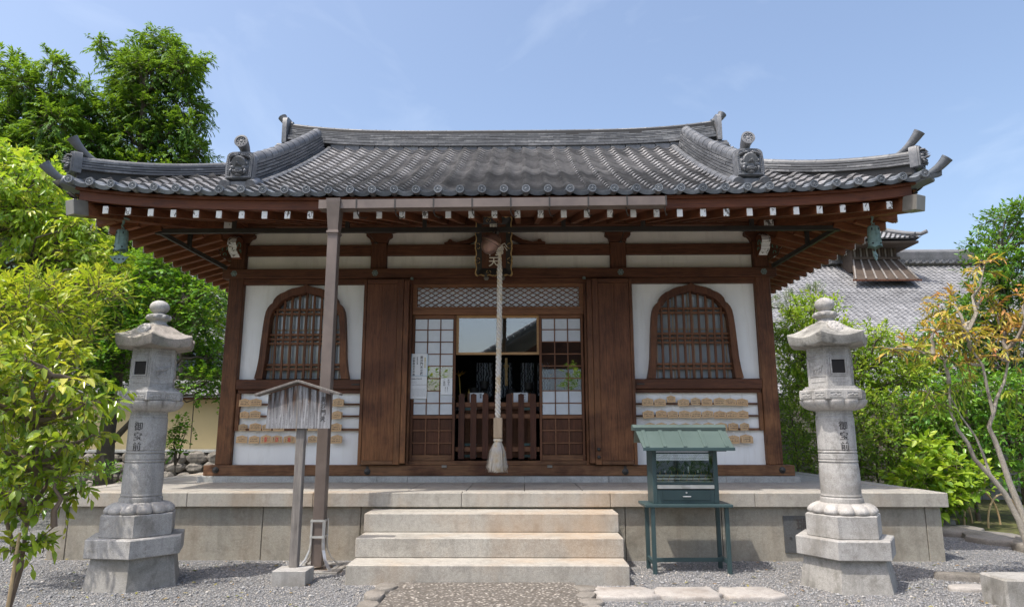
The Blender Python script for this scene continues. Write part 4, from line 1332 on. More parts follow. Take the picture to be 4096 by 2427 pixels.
# descending ridges
for sx in (-1, 1):
    def kp(s, sx=sx):
        y = 0.09 + 2.37*s
        return (sx*2.515, y, zs(y-EY) + 0.012)
    dr = core(kp, 0.065, 0.22, -0.02).build('descending_ridge', M['lacquer'], hall)
    courses(kp, [(0.0, 0.044, 0.105)] + [(0.044+0.033*i, 0.033, 0.092-0.004*i) for i in range(6)], 0.19, dr, 'course_tile', (0.245, 0.070, 0.20))
    ip = lambda s, sx=sx: (sx*2.375, 0.06+2.43*s, zs(0.06+2.43*s-EY) + 0.03)
    courses(ip, [], 0.2, dr, 'course_tile', (0.0, 0.05, 0.195))
    op = lambda s, sx=sx: (sx*2.655, 0.06+2.35*s, zs(0.06+2.35*s-EY) + 0.03)
    courses(op, [], 0.2, dr, 'course_tile', (0.0, 0.05, 0.195))
    bz = zs(0.05-EY)
    Mx = Matrix.Translation((sx*2.52, 0.04, bz+0.105)) @ Matrix.Rotation(R(-4), 4, 'X')
    demon(Mx, 0.285, 0.295, dr)
    MB().tube([(sx*2.52-0.13, 0.0, bz+0.03), (sx*2.52-0.13, 0.15, bz+0.11)], 0.055, 16).tube([(sx*2.52+0.13, 0.0, bz+0.03), (sx*2.52+0.13, 0.15, bz+0.11)], 0.055, 16).box(sx*2.52-0.09, sx*2.52+0.09, 0.03, 0.1, bz-0.02, bz+0.09, 0.01).build('foot_tile', M['tile_oni'], dr, True, 40)
    horn2((sx*2.515, 0.13, bz+0.38)).build('curled_end_tile', M['tile_oni'], dr, True, 50)
    # corner ridges along the hip
    def hp(s, sx=sx):
        q = 0.10 + 1.36*s
        return (sx*(EX-q), EY+q, zs(q) + rise(EX-q)*1.0 + 0.10*(1-s)**2.5)
    hr = core(hp, 0.055, 0.19, -0.09).build('corner_ridge', M['lacquer'], hall)
    courses(hp, [(0.0, 0.029, 0.090), (0.029, 0.029, 0.083), (0.058, 0.028, 0.076), (0.086, 0.027, 0.070)], 0.24, hr, 'course_tile', (0.112, 0.042, 0.24))
    c = hp(0.0)
    ang = math.atan2(1, sx) - math.pi/2
    Mx = Matrix.Translation((c[0]+sx*0.015, c[1]-0.015, c[2]-0.03)) @ Matrix.Rotation(R(45)*sx, 4, 'Z')
    demon(Mx, 0.185, 0.215, hr)
    horn((c[0]-sx*0.22, c[1]+0.22, c[2]+0.125), (sx, -1, 0), 0.024, 0.050, 0.37, 0.20).build('curled_end_tile', M['tile_oni'], hr, True, 50)
    horn((c[0]-sx*0.02, c[1]+0.02, c[2]-0.12), (sx*1, -0.9, 0), 0.032, 0.050, 0.28, 0.13).build('curled_corner_tile', M['tile_cap'], hr, True, 50)
    MB().box(-0.09, 0.09, -0.06, 0.25, -0.10, -0.02, 0.012, Matrix.Translation((c[0]+sx*0.03, c[1]-0.03, c[2]-0.08)) @ Matrix.Rotation(R(45)*sx, 4, 'Z') @ Matrix.Rotation(R(-14), 4, 'X')).build('corner_tile', M['tile_cap'], hr, True, 40)

# eaves: fascia boards follow the upward curve
def strip(name, mat, fn, n=48, a=-3.98, b=3.98):
    """fn(x) -> list of 4 (y,z) corners; swept along x"""
    v = []; f = []
    for i in range(n+1):
        x = a + (b-a)*i/n
        for (y, z) in fn(x): v.append((x, y, z))
    for i in range(n):
        for k in range(4):
            p = i*4+k; q = i*4+(k+1) % 4
            f.append((p, q, q+4, p+4))
    f += [(3, 2, 1, 0), (n*4, n*4+1, n*4+2, n*4+3)]
    return v, f
def fascia(z0, z1, y0, y1):
    v, f = strip('', None, lambda x: [(y0, z0+rise(x)), (y0, z1+rise(x)), (y1, z1+rise(x)), (y1, z0+rise(x))], a=-(EX-0.12-(y0-EY)), b=(EX-0.12-(y0-EY)))
    return MB().add(v, f)
part(fascia(3.170, 3.256, -0.232, -0.18), 'fascia_board', M['wood_fascia'])
part(fascia(3.258, 3.284, -0.262, -0.18), 'fascia_board', M['wood_fascia'])
for sx in (-1, 1):
    for z0, z1, w in ((3.168, 3.254, 3.975), (3.256, 3.282, 4.01)):
        v = []; f = []
        for i in range(41):
            y = -0.15 + 5.5*i/40
            r = rise_s(y)
            for (xx, z) in ((w, z0), (w, z1), (w-0.06, z1), (w-0.06, z0)): v.append((sx*xx, y, z+r))
        for i in range(40):
            for k in range(4):
                p = i*4+k; q = i*4+(k+1) % 4
                f.append((p, p+4, q+4, q))
        part(MB().add(v, f), 'fascia_board', M['wood_y'])
# rafters
SLP = 0.28
def cornery(x): return -0.2 + (3.98-abs(x))*1.644/0.90     # line of the hip rafter in plan
raf = []
for k in range(-17, 18):
    x = 0.022 + 0.2167*k
    yb = YW+0.12 if abs(x) < 3.1 else min(YW+0.12, cornery(x))
    if yb < -0.05: continue
    z = 3.129 + rise(x)*0.75
    o = part(MB().beam((x, -0.2, z), (x, yb, z+SLP*(yb+0.2)), 0.056, 0.078, 0.004), 'rafter', M['wood_y'])
    MB().box(x-0.0265, x+0.0265, -0.2105, -0.2015, z-0.0375, z+0.036, 0.002).build('end_paint', M['whitepaint'], o)
for sx in (-1, 1):
    k = 0
    y = -0.06
    while y < 5.2:
        xi = 3.10 if y > YW else max(3.10, 3.98 - (y+0.2)*0.90/1.644)
        r = rise_s(y)*0.75
        if 3.95-xi > 0.06:
            o = part(MB().beam((sx*3.955, y, 3.129+r), (sx*xi, y, 3.129+r+SLP*(3.955-xi)), 0.056, 0.078, 0.004), 'rafter', M['wood_xr'])
            a, b = sorted((sx*3.957, sx*3.963))
            MB().box(a, b, y-0.026, y+0.026, 3.129+r-0.037, 3.129+r+0.036).build('end_paint', M['whitepaint'], o)
        y += 0.2157
    # boards over the side rafters
    v = []; f = []
    for i in range(31):
        y = -0.2 + 5.55*i/30
        r = rise_s(y)*0.75
        xi = 3.0 if y > YW else max(3.0, 3.98-(y+0.2)*0.90/1.644)
        v += [(sx*3.96, y, 3.171+r), (sx*xi, y, 3.171+r+SLP*(3.96-xi))]
    for i in range(30): f.append((2*i, 2*i+2, 2*i+3, 2*i+1))
    part(MB().add(v, f), 'eave_boards', M['wood_y'])
    # hip rafter with a sheet-metal cap
    p0 = Vector((sx*3.93, -0.26, 3.19)); p1 = Vector((sx*3.10, 1.40, 3.50))
    part(MB().beam(p0, p1, 0.12, 0.135, 0.006), 'hip_rafter', M['wood_y'])
    d = (p0-p1).normalized()
    part(MB().beam(p0-d*0.10+Vector((0,0,0.002)), p0+d*0.04+Vector((0,0,0.004)), 0.128, 0.143, 0.004), 'metal_cap', M['copper_cap'])
v = []; f = []
for i in range(61):
    x = -3.9+7.8*i/60
    r = rise(x)*0.75
    ye = YW+0.2 if abs(x) < 3.1 else max(-0.15, min(YW+0.2, cornery(x)))
    v += [(x, -0.19, 3.1715+r), (x, ye, 3.1715+r+SLP*(ye+0.19))]
for i in range(60): f.append((2*i, 2*i+1, 2*i+3, 2*i+2))
part(MB().add(v, f), 'eave_boards', M['wood_y'])

# gable-shaped frog-leg strut behind the name plaque
for sx in (-1, 1):
    pts = [(0.15, 3.44), (0.20, 3.44), (0.33, 3.365), (0.45, 3.338), (0.50, 3.345), (0.52, 3.372), (0.545, 3.372), (0.56, 3.345), (0.60, 3.335), (0.60, 3.315), (0.42, 3.313), (0.30, 3.325), (0.15, 3.395)]
    part(MB().prism([(sx*a-0.04, b) for a, b in pts], YW+0.02, YW+0.084, 'xz'), 'strut', M['wood_x'])

# ================================================================== THINGS ABOUT THE HALL
# ------------------------------------------------------------------ gutter and downpipe
gt = thing('rain_gutter', 'brown copper rain gutter with square downpipe standing on the gravel', 'gutter', (-1.43, -0.30, 0))
def trough(x0, x1, y0, y1, z0a, z0b, h):
    """open box gutter, slightly falling to the left"""
    mb = MB()
    th = 0.006
    def q(x, z): return z0a + (z0b-z0a)*(x-x0)/(x1-x0) + z
    for (ya, yb, za, zb) in ((y0, y0+th, 0, h), (y1-th, y1, 0, h), (y0+th, y1-th, 0, th)):
        mb.add([(x0, ya, q(x0, za)), (x1, ya, q(x1, za)), (x1, yb, q(x1, za)), (x0, yb, q(x0, za)),
                (x0, ya, q(x0, zb)), (x1, ya, q(x1, zb)), (x1, yb, q(x1, zb)), (x0, yb, q(x0, zb))],
               [(0,3,2,1), (4,5,6,7), (0,1,5,4), (1,2,6,5), (2,3,7,6), (3,0,4,7)])
    for x in (x0, x1-th):
        mb.box(x, x+th, y0+th+0.0005, y1-th-0.0005, q(x, th)+0.0005, q(x, h)-0.001)
    mb.box(x0, x1, y0-0.004, y0-0.0005, q((x0+x1)/2, h-0.008), q((x0+x1)/2, h)) if False else None
    return mb
trough(-1.575, 1.595, -0.41, -0.295, 3.124, 3.142, 0.082).build('trough', M['copper'], gt)
for i in range(9):
    x = -1.23 + 0.352*i
    zb = 3.124+0.018*(x+1.575)/3.17
    b = MB().box(x-0.006, x+0.006, -0.4145, -0.4105, zb-0.006, zb+0.086)
    b.tube([(x, -0.355, zb-0.004), (x, -0.355, zb-0.035), (x+0.01, -0.33, zb-0.055), (x+0.035, -0.24, zb-0.045), (x+0.055, -0.20, zb-0.02)], 0.005, 6)
    b.build('hanger', M['iron'], gt)
fn = MB()
v = []
for (hw, y0, y1, z) in ((0.064, -0.435, -0.285, 3.215), (0.062, -0.432, -0.285, 3.18), (0.046, -0.40, -0.295, 2.93), (0.046, -0.40, -0.295, 2.88)):
    v += [(-1.437-hw, y0, z), (-1.437+hw, y0, z), (-1.437+hw, y1, z), (-1.437-hw, y1, z)]
f = [(0,1,2,3)]
for i in range(3):
    for k in range(4):
        f.append((i*4+k, (i+1)*4+k, (i+1)*4+(k+1) % 4, i*4+(k+1) % 4))
f.append((15, 14, 13, 12))
fn.add(v, f).build('funnel', M['copper'], gt)
MB().box(-1.493, -1.381, -0.41, -0.285, 2.895, 2.917, 0.003).build('collar', M['copper'], gt)
MB().box(-1.484, -1.390, -0.395, -0.30, 0.03, 2.892, 0.004).build('downpipe', M['copper'], gt)
# stainless guard at the foot
gd = MB()
for (dx, dy) in ((-1, -1), (1, -1), (-1, 1), (1, 1)):
    pts = []
    for (o_, z) in ((0.0, 0.40), (0.0, 0.22), (0.006, 0.16), (0.03, 0.09), (0.07, 0.035), (0.105, 0.014)):
        pts.append((-1.437+dx*(0.052+o_), -0.3475+dy*(0.052+o_), z))
    for a, b in zip(pts[:-1], pts[1:]):
        gd.beam(a, b, 0.026, 0.006, up=(dx, dy, 0.01))
guard = gd.build('foot_guard', M['steel'], gt)
for z in (0.395, 0.265):
    MB().ring([(-1.495, z-0.009), (-1.379, z-0.009), (-1.379, z+0.009), (-1.495, z+0.009)], [(-1.4949, z-0.0089), (-1.3791, z-0.0089), (-1.3791, z+0.0089), (-1.4949, z+0.0089)], -0.408, -0.4) if False else None
    rb = MB()
    rb.box(-1.497, -1.377, -0.410, -0.4045, z-0.009, z+0.009).box(-1.497, -1.377, -0.2905, -0.285, z-0.009, z+0.009)
    rb.box(-1.497, -1.4915, -0.404, -0.291, z-0.009, z+0.009).box(-1.3825, -1.377, -0.404, -0.291, z-0.009, z+0.009)
    rb.build('band', M['steel'], guard)
rb = MB()
rb.box(-1.60, -1.275, -0.505, -0.475, 0.006, 0.016).box(-1.60, -1.275, -0.215, -0.185, 0.006, 0.016)
rb.box(-1.60, -1.57, -0.474, -0.216, 0.006, 0.016).box(-1.305, -1.275, -0.474, -0.216, 0.006, 0.016)
rb.build('foot_ring', M['steel'], guard)
dc = thing('drain_kerb', 'low concrete drain kerb round the foot of the downpipe', 'drain', (-1.437, -0.345, 0))
k = MB()
k.box(-1.66, -1.215, -0.56, -0.51, -0.03, 0.02, 0.006).box(-1.66, -1.215, -0.18, -0.13, -0.03, 0.02, 0.006)
k.box(-1.66, -1.61, -0.509, -0.181, -0.03, 0.02, 0.006).box(-1.265, -1.215, -0.509, -0.181, -0.03, 0.02, 0.006)
k.build('kerb', M['concrete'], dc)
MB().box(-1.609, -1.266, -0.508, -0.182, -0.03, 0.004).build('leaf_litter', M['twig'], dc)

# ------------------------------------------------------------------ iron bar under the eaves
ib = thing('hanging_bar', 'thin dark iron bar frame slung under the front eaves', 'bar frame', (0, 0.6, 3.2))
MB().box(-3.61, 3.62, 0.58, 0.62, 3.197, 3.247, 0.002).build('bar', M['iron'], ib)
for sx in (-1, 1):
    MB().beam((sx*3.59, 0.61, 3.222), (sx*3.20, YW-0.02, 3.02), 0.035, 0.045).build('brace', M['iron'], ib)
    MB().box(sx*3.585-0.028, sx*3.585+0.028, 0.572, 0.628, 3.19, 3.258, 0.002).build('joint', M['iron'], ib)
    MB().box(sx*3.42-0.02, sx*3.42+0.02, 0.93, 0.965, 3.13, 3.36).build('hanger', M['iron'], ib)
for x in (-2.78, -1.57, -0.75, 0.72, 1.56, 2.70):
    MB().box(x-0.022, x+0.022, 0.585, 0.615, 3.2475, 3.345).build('hanger', M['iron'], ib)
for sx in (-1, 1):
    MB().tube([(sx*1.36, 0.62, 3.2), (sx*1.44, YW-0.02, 3.32)], 0.004, 5).ball((sx*1.445, YW-0.012, 3.322), (0.024, 0.008, 0.012), 10, 6).build('stay', M['iron'], ib)

# ------------------------------------------------------------------ name plaque
npq = thing('name_plaque', 'carved wooden name plaque with gilded wavy frame hung over the doorway', 'plaque', (-0.045, 1.30, 2.9))
PM = Matrix.Translation((-0.045, 1.37, 2.905)) @ Matrix.Rotation(R(9), 4, 'X')
MB().box(-0.145, 0.145, -0.012, 0.02, 0.08, 0.60, 0, PM).build('board', M['wood_panel'], npq)
fr = MB()
ol = []; il = []
def wavy(a, b, n, amp, nrm):
    out = []
    for k in range(n):
        t = k/n
        w = amp*(0.5+0.5*math.cos(t*2*math.pi*4)) - amp*0.6*(abs(math.sin(t*math.pi*4)) < 0.25)
        out.append((a[0]+(b[0]-a[0])*t + nrm[0]*w, a[1]+(b[1]-a[1])*t + nrm[1]*w))
    return out
cs = [(-0.205, 0.0), (0.205, 0.0), (0.205, 0.675), (-0.205, 0.675)]
ci = [(-0.14, 0.085), (0.14, 0.085), (0.14, 0.595), (-0.14, 0.595)]
nr = [(0, -1), (1, 0), (0, 1), (-1, 0)]
for i in range(4):
    j = (i+1) % 4
    ol += wavy(cs[i], cs[j], 32, 0.016, nr[i]); il += wavy(ci[i], ci[j], 32, 0, nr[i])
n = len(ol); v = [PM @ Vector((a, -0.062, b)) for a, b in ol] + [PM @ Vector((a, -0.016, b)) for a, b in il] + [PM @ Vector((a, 0.012, b)) for a, b in ol]
f = []
for k in range(n):
    j = (k+1) % n
    f += [(k, j, n+j, n+k), (k, 2*n+k, 2*n+j, j)]
fr.add(v, f).build('frame', M['lacquer'], npq)
ge = MB()
for k in range(n):
    j = (k+1) % n
    a, b = ol[k], ol[j]
    c = (a[0]*0.94, 0.3375+(a[1]-0.3375)*0.962); d = (b[0]*0.94, 0.3375+(b[1]-0.3375)*0.962)
    ge.add([PM @ Vector((a[0], -0.066, a[1])), PM @ Vector((b[0], -0.066, b[1])), PM @ Vector((d[0], -0.061, d[1])), PM @ Vector((c[0], -0.061, c[1])),
            PM @ Vector((a[0]*1.005, 0.0, a[1])), PM @ Vector((b[0]*1.005, 0.0, b[1]))], [(0,1,2,3), (0,4,5,1)])
ge.build('gilded_edge', M['gold_old'], npq)
sc = MB()
for (cx, cz, m1) in ((-0.17, 0.52, 1), (0.17, 0.52, -1), (-0.17, 0.34, 1), (0.17, 0.34, -1), (-0.17, 0.17, 1), (0.17, 0.17, -1)):
    for m2 in (-1, 1):
        pts = []
        for q in range(9):
            a = q*0.5; r = 0.024*(1-q*0.06)
            pts.append(PM @ Vector((cx - m1*0.012 + m1*r*math.cos(a)*0.9, -0.043, cz + m2*(0.012 + r*math.sin(a)))))
        sc.tube(pts, 0.0045, 5)
for cx in (-0.06, 0.06):
    for cz in (0.045, 0.63):
        for m1 in (-1, 1):
            pts = []
            for q in range(9):
                a = q*0.5; r = 0.022*(1-q*0.06)
                pts.append(PM @ Vector((cx + m1*(0.008 + r*math.sin(a)), -0.042, cz + (1 if cz < 0.3 else -1)*(-0.008 + r*math.cos(a)*0.8))))
            sc.tube(pts, 0.0042, 5)
sc.build('gilded_scroll', M['gold_old'], npq)
text('毘沙門天', 0.125, PM @ Matrix.Translation((0.0, -0.016, 0.535)) @ RX, M['whiteink'], npq, 'lettering', 1.02, 0.003)
for x in (-0.09, 0.10):
    MB().box(x-0.013, x+0.013, -0.075, 0.03, -0.02, 0.028, 0.002, PM).build('holder', M['iron'], npq)
    MB().lathe([(0.030, 0), (0.030, 0.008)], 6, M=Matrix.Translation((-0.045+x, YW-0.032, 2.885)) @ RX).build('holder_plate', M['copper_cap'], npq)

# ------------------------------------------------------------------ bell and rope
BM = Matrix.Translation((-0.035, 0.55, 3.075)) @ Matrix.Rotation(R(29), 4, 'Y') @ Matrix.Rotation(R(4), 4, 'X')
bell = thing('shrine_bell', 'round brown bronze bell tilted above the doorway rope', 'bell', (-0.035, 0.55, 3.0))
prof = []
for k in range(11):
    a = -math.pi/2 + k/10*math.pi/2
    prof.append((max(0.0005, 0.096*math.cos(a)), -0.025+0.112*math.sin(a)))
prof += [(0.100, -0.018), (0.107, -0.012), (0.109, 0.0), (0.107, 0.012), (0.098, 0.018), (0.094, 0.022)]
for k in range(1, 9):
    a = k/8*math.pi/2
    prof.append((max(0.0005, 0.091*math.cos(a)), 0.022+0.075*math.sin(a)))
MB().lathe(prof, 32, M=BM).build('body', M['bronze_bell'], bell, True, 40)
sl2 = MB().box(-0.008, 0.008, -0.10, 0.10, -0.15, -0.085, 0.0, BM)
MB().lathe([(0.022, 0.09), (0.024, 0.13), (0.018, 0.135)], 12, M=BM).build('neck', M['iron'], bell, True)
nk = BM @ Vector((0, 0, 0.13))
MB().tube([nk, nk+Vector((-0.005, 0.0, 0.05)), Vector((0.02, 0.585, 3.26)), Vector((0.025, 0.59, 3.36))], 0.005, 6).build('wire', M['iron'], bell)
MB().tube([BM @ Vector((0.1*math.cos(a), 0.1*math.sin(a)*0.0-0.0, -0.02+0.0)) if False else BM @ Vector((math.sin(a)*0.1085, -math.cos(a)*0.1085, -0.02)) for a in np.linspace(-1.2, 1.2, 14)], 0.0025, 5).build('seam', M['iron'], bell)

rope = thing('bell_rope', 'thick twisted white bell rope with wooden grip and frayed tassel', 'rope', (0.04, 0.56, 0.75))
def rope_c(t):     # t 0 top .. 1 bottom, centre of the rope
    z = 3.03 - t*(3.03-1.26)
    return Vector((0.047 - 0.010*t + 0.004*math.sin(t*5), 0.56, z))
for s in range(3):
    pts = []; rad = []
    for i in range(200):
        t = i/199
        r = 0.013 if t < 0.13 else 0.0155
        r *= min(1.0, 0.62+t*3)
        a = t*2*math.pi*13.5 + s*2*math.pi/3
        c = rope_c(t)
        pts.append(c + Vector((math.cos(a)*r, math.sin(a)*r, 0))); rad.append(r*0.92)
    MB().tube(pts, rad, 7).build('strand', M['rope'], rope, True, 80)
kn = MB()
kr = random.Random(3)
for k in range(7):
    z = 3.04-0.014*k
    kn.tube([(0.046+0.030*math.cos(a), 0.56+0.030*math.sin(a), z+0.008*math.sin(a+k)) for a in np.linspace(0, 2*math.pi, 12)], 0.0085, 6)
for k in range(6):
    a = kr.uniform(0, 6.28)
    p = Vector((0.055, 0.55, 3.0+kr.uniform(-0.05, 0.05)))
    kn.tube([p, p+Vector((0.025*math.cos(a)+0.02, -0.02, 0.02)), p+Vector((0.04*math.cos(a)+0.03, -0.015, -0.02))], 0.006, 5)
kn.tube([(0.046, 0.56, 3.03), (0.025, 0.56, 3.10), (0.028, 0.57, 3.14)], 0.014, 8)
kn.build('binding', M['rope'], rope, True, 80)
MB().box(-0.008, 0.078, 0.52, 0.605, 1.062, 1.262, 0.006).box(-0.0085, 0.0785, 0.558, 0.5615, 1.062, 1.262).build('wooden_grip', M['wood_plain'], rope)
MB().lathe([(0.034, 1.028), (0.043, 1.033), (0.046, 1.043), (0.043, 1.053), (0.034, 1.060)], 20, (0.035, 0.5625, 0)).build('collar', M['rope'], rope, True, 60)
tg = np.random.default_rng(4)
V = []; F = []
for k in range(520):
    a = tg.uniform(0, 2*math.pi); q = math.sqrt(tg.uniform(0, 1))
    top = Vector((0.035+0.036*q*math.cos(a), 0.5625+0.036*q*math.sin(a), 1.03))
    ln = tg.uniform(0.24, 0.30)
    sp = Vector((0.075*q*math.cos(a) - 0.012, 0.06*q*math.sin(a), -ln))
    mid = top + sp*0.35 + Vector((0.022*q*math.cos(a), 0.022*q*math.sin(a), 0))
    end = top + sp + Vector((tg.normal(0, 0.008), tg.normal(0, 0.006), 0))
    w = 0.0016
    b = len(V)
    t = Vector((math.cos(a+1.57), math.sin(a+1.57), 0))*w
    for p in (top, mid, end): V += [tuple(p-t), tuple(p+t)]
    F += [(b, b+1, b+3, b+2), (b+2, b+3, b+5, b+4)]
me = bpy.data.meshes.new('tassel'); me.from_pydata(V, [], F); me.materials.append(M['rope'])
tag(obj('tassel', me, rope), kind='stuff')
MB().lathe([(0.030, 1.03), (0.050, 0.97), (0.062, 0.88), (0.060, 0.80)], 16, (0.030, 0.5625, 0)).build('tassel_core', M['rope'], rope, True)

# ------------------------------------------------------------------ wind bells under the corners
def wind_bell(x, y, turn, label):
    wb = thing('wind_bell', label, 'wind bell', (x, y, 2.8), 'verdigris wind bells under the eave corners')
    T = Matrix.Translation((x, y, 0))
    MB().box(-0.045, 0.045, -0.03, 0.03, 3.205, 3.222, 0.004, T).tube([T @ Vector(p) for p in ((0, 0, 3.21), (0, 0, 3.17), (-0.012, 0, 3.14), (0.012, 0, 3.115), (0.02, 0, 3.135))], [0.016, 0.011, 0.009, 0.007, 0.004], 8).build('hook', M['verdigris'], wb, True)
    lp = [(0.012*math.cos(a), 0, 3.112+0.016*math.sin(a)) for a in np.linspace(0, 2*math.pi, 12)]
    MB().tube([T @ Vector(p) for p in lp], 0.005, 6).build('loop', M['verdigris'], wb, True)
    n = 28; v = []; f = []
    prof = [(0.0005, 3.100), (0.045, 3.098), (0.054, 3.088), (0.057, 3.06), (0.059, 3.02), (0.0625, 3.018), (0.0625, 3.008), (0.060, 3.006), (0.062, 2.95), (0.0655, 2.948), (0.0655, 2.938), (0.063, 2.936), (0.066, 2.90), (0.073, 2.872)]
    for r, z in prof:
        for k in range(n):
            a = 2*math.pi*k/n
            dz = 0.0
            if z < 2.88: dz = 0.020*abs(math.sin(2*a+turn))**0.8
            v.append((x+r*math.cos(a), y+r*0.78*math.sin(a), z+dz))
    for i in range(len(prof)-1):
        for k in range(n):
            f.append((i*n+k, (i+1)*n+k, (i+1)*n+(k+1) % n, i*n+(k+1) % n))
    b = MB().add(v, f).build('body', M['verdigris'], wb, True, 40)
    rg = MB()
    for a in (-2.3, -1.6, -0.9):
        rg.beam((x+0.0595*math.cos(a), y+0.0595*0.78*math.sin(a), 3.085), (x+0.0655*math.cos(a), y+0.0655*0.78*math.sin(a), 2.94), 0.004, 0.004)
    rg.build('rib', M['verdigris'], b)
    hl = MB()
    for a in (-2.2, -1.0):
        c = Vector((x+0.0605*math.cos(a), y+0.0605*0.78*math.sin(a), 3.06))
        hl.box(-0.006, 0.006, -0.002, 0.002, -0.012, 0.012, 0, Matrix.Translation(c) @ Matrix.Rotation(a+math.pi/2, 4, 'Z'))
        c = Vector((x+0.068*math.cos(a), y+0.068*0.78*math.sin(a), 2.915))
        hl.prism([(0, -0.010), (0.010, 0.002), (0.006, 0.009), (0, 0.004), (-0.006, 0.009), (-0.010, 0.002)], -0.002, 0.002, 'xz', Matrix.Translation(c) @ Matrix.Rotation(a+math.pi/2, 4, 'Z'))
    hl.build('piercing', M['charcoal'], b)
    # clapper plate (wind sail)
    W = Matrix.Translation((x-0.005, y, 2.80)) @ Matrix.Rotation(turn, 4, 'Z')
    half = [(0.0, -0.045), (0.03, -0.038), (0.055, -0.018), (0.068, 0.005), (0.092, 0.030), (0.06, 0.026), (0.035, 0.036), (0.0, 0.045)]
    poly = half + [(-a, b_) for a, b_ in half[-2:0:-1]]
    s = MB().prism(poly, -0.004, 0.004, 'xz', W).build('clapper', M['verdigris'], wb)
    ho = MB()
    for cx in (-0.038, 0.0, 0.038):
        ho.lathe([(0.009, 0), (0.009, 0.0011)], 8, M=W @ Matrix.Translation((cx, -0.0041, 0.0)) @ RX)
    ho.build('piercing', M['charcoal'], s)
    MB().tube([(x, y, 2.95), (x-0.003, y, 2.845)], 0.004, 6).build('rod', M['verdigris'], wb)
wind_bell(-3.69, 0.14, 0.15, 'verdigris wind bell with a broad flat clapper, hung beside the yellow-green tree')
wind_bell(3.72, 0.14, 0.85, 'verdigris wind bell with its clapper turned edgewise, hung before the far tiled roof')

# ------------------------------------------------------------------ votive plaques
def plaque_mesh(w, h, mat):
    return MB().prism([(-w/2, 0), (w/2, 0), (w/2, h*0.80), (0, h), (-w/2, h*0.80)], -0.004, 0.004, 'xz').mesh('votive_plaque', M[mat])
PA = plaque_mesh(0.124, 0.086, 'ema_a'); PB = plaque_mesh(0.122, 0.088, 'ema_b'); PS = plaque_mesh(0.100, 0.080, 'ema_a')
cordm = MB().tube([(0, -0.001, 0.085), (-0.006, 0.002, 0.115), (0.002, 0.008, 0.155)], 0.0018, 4).tube([(0, -0.001, 0.085), (0.006, 0.002, 0.112), (0.002, 0.008, 0.155)], 0.0018, 4).mesh('cord', M['cord'])
pr = random.Random(9)
def ema(x, z, me, label, group, depth=0.0):
    o = obj('votive_plaque', me, None, Matrix.Translation((x, YW+0.008-depth, z)) @ Matrix.Rotation(pr.gauss(0, 0.16), 4, 'Z') @ Matrix.Rotation(pr.gauss(0, 0.03), 4, 'Y') @ Matrix.Rotation(R(-5), 4, 'X') @ Matrix.Diagonal((pr.uniform(0.95, 1.06), 1, pr.uniform(0.95, 1.05), 1)))
    tag(o, label, 'votive plaque', group)
    obj('cord', cordm, o)
rown = ['topmost', 'second', 'third', 'lowest']
zr_ = [1.415, 1.277, 1.140, 1.005]
for side, x0, who in ((-1, -2.88, 'beside the weathered notice board'), (1, 1.70, 'behind the candle cabinet')):
    for r in range(4):
        lab = 'small pale wooden votive plaque hanging in the %s row of the rack %s' % (rown[r], who)
        lab = 'pale wooden votive plaque in the %s row of the rack %s' % (rown[r], who)
        for c in range(9):
            if side < 0:
                if r < 2 and 2 <= c <= 5: continue
                if r == 2 and c == 4: continue
                if r == 3 and c == 7: continue
                if c == 7 and r < 3: continue
                x = x0 + 0.133*c + pr.uniform(-0.008, 0.008)
            else:
                if r == 3 and c < 6: continue
                x = x0 + 0.1325*c + 0.004*r + pr.uniform(-0.006, 0.006)
            me = PB if r == 3 and pr.random() < 0.75 else (PS if pr.random() < 0.2 else PA)
            dz = 0.035 if (side > 0 and r == 0 and c == 2) else pr.uniform(-0.005, 0.005)
            ema(x, zr_[r]+dz, me, lab, 'votive plaques in the %s row %s' % (rown[r], who))
            if r == 3 and side > 0 or (side < 0 and c == 8):
                ema(x+pr.uniform(-0.008, 0.012), zr_[r]-0.006+dz, PA, lab, 'votive plaques in the %s row %s' % (rown[r], who), 0.010)

# ------------------------------------------------------------------ notices
def notice(name, label, x0, x1, z0, z1, y, mat='paper'):
    o = MB().box(x0, x1, y-0.0015, y, z0, z1).build(name, M[mat]); tag(o, label, 'notice'); return o
yn = YW+0.041
n1 = notice('paper_notice', 'tall white notice with large black brush writing on the sliding door', -0.996, -0.808, 1.755, 2.011, yn)
MB().box(-0.994, -0.989, yn-0.0026, yn-0.0018, 1.757, 2.009).box(-0.816, -0.811, yn-0.0026, yn-0.0018, 1.757, 2.009).box(-0.988, -0.817, yn-0.0026, yn-0.0018, 1.757, 1.761).build('printed_border', M['blueedge'], n1)
yt = yn-0.0022
text('毘沙門天立像', 0.036, facing(-0.878, yt, 1.965), M['ink'], n1, 'lettering', 1.05, 0.0004)
text('四季草花天井画', 0.029, facing(-0.967, yt, 1.955), M['ink'], n1, 'lettering', 1.06, 0.0004)
text('藤原孚石筆', 0.016, facing(-0.928, yt, 1.965), M['ink'], n1, 'lettering', 1.1, 0.0004)
text('重要文化財', 0.022, facing(-0.838, yt, 1.955), M['ink_gold'], n1, 'lettering', 1.1, 0.0004)
n2 = notice('paper_notice', 'white sheet of small printed text below the tall brush-written notice', -0.998, -0.813, 1.497, 1.7535, yn+0.0005)
text('木造毘沙門天立像', 0.015, facing(-0.985, yt, 1.722), M['ink'], n2, 'lettering', 1.02, 0.0004, False)
text('Standing Bishamonten (Vaisravana)', 0.0105, facing(-0.985, yt, 1.655), M['ink'], n2, 'lettering', 0.50, 0.0003, False)
MB().box(-0.99, -0.822, yn-0.0022, yn-0.0014, 1.522, 1.615).build('printed_text', M['smallprint'], n2)
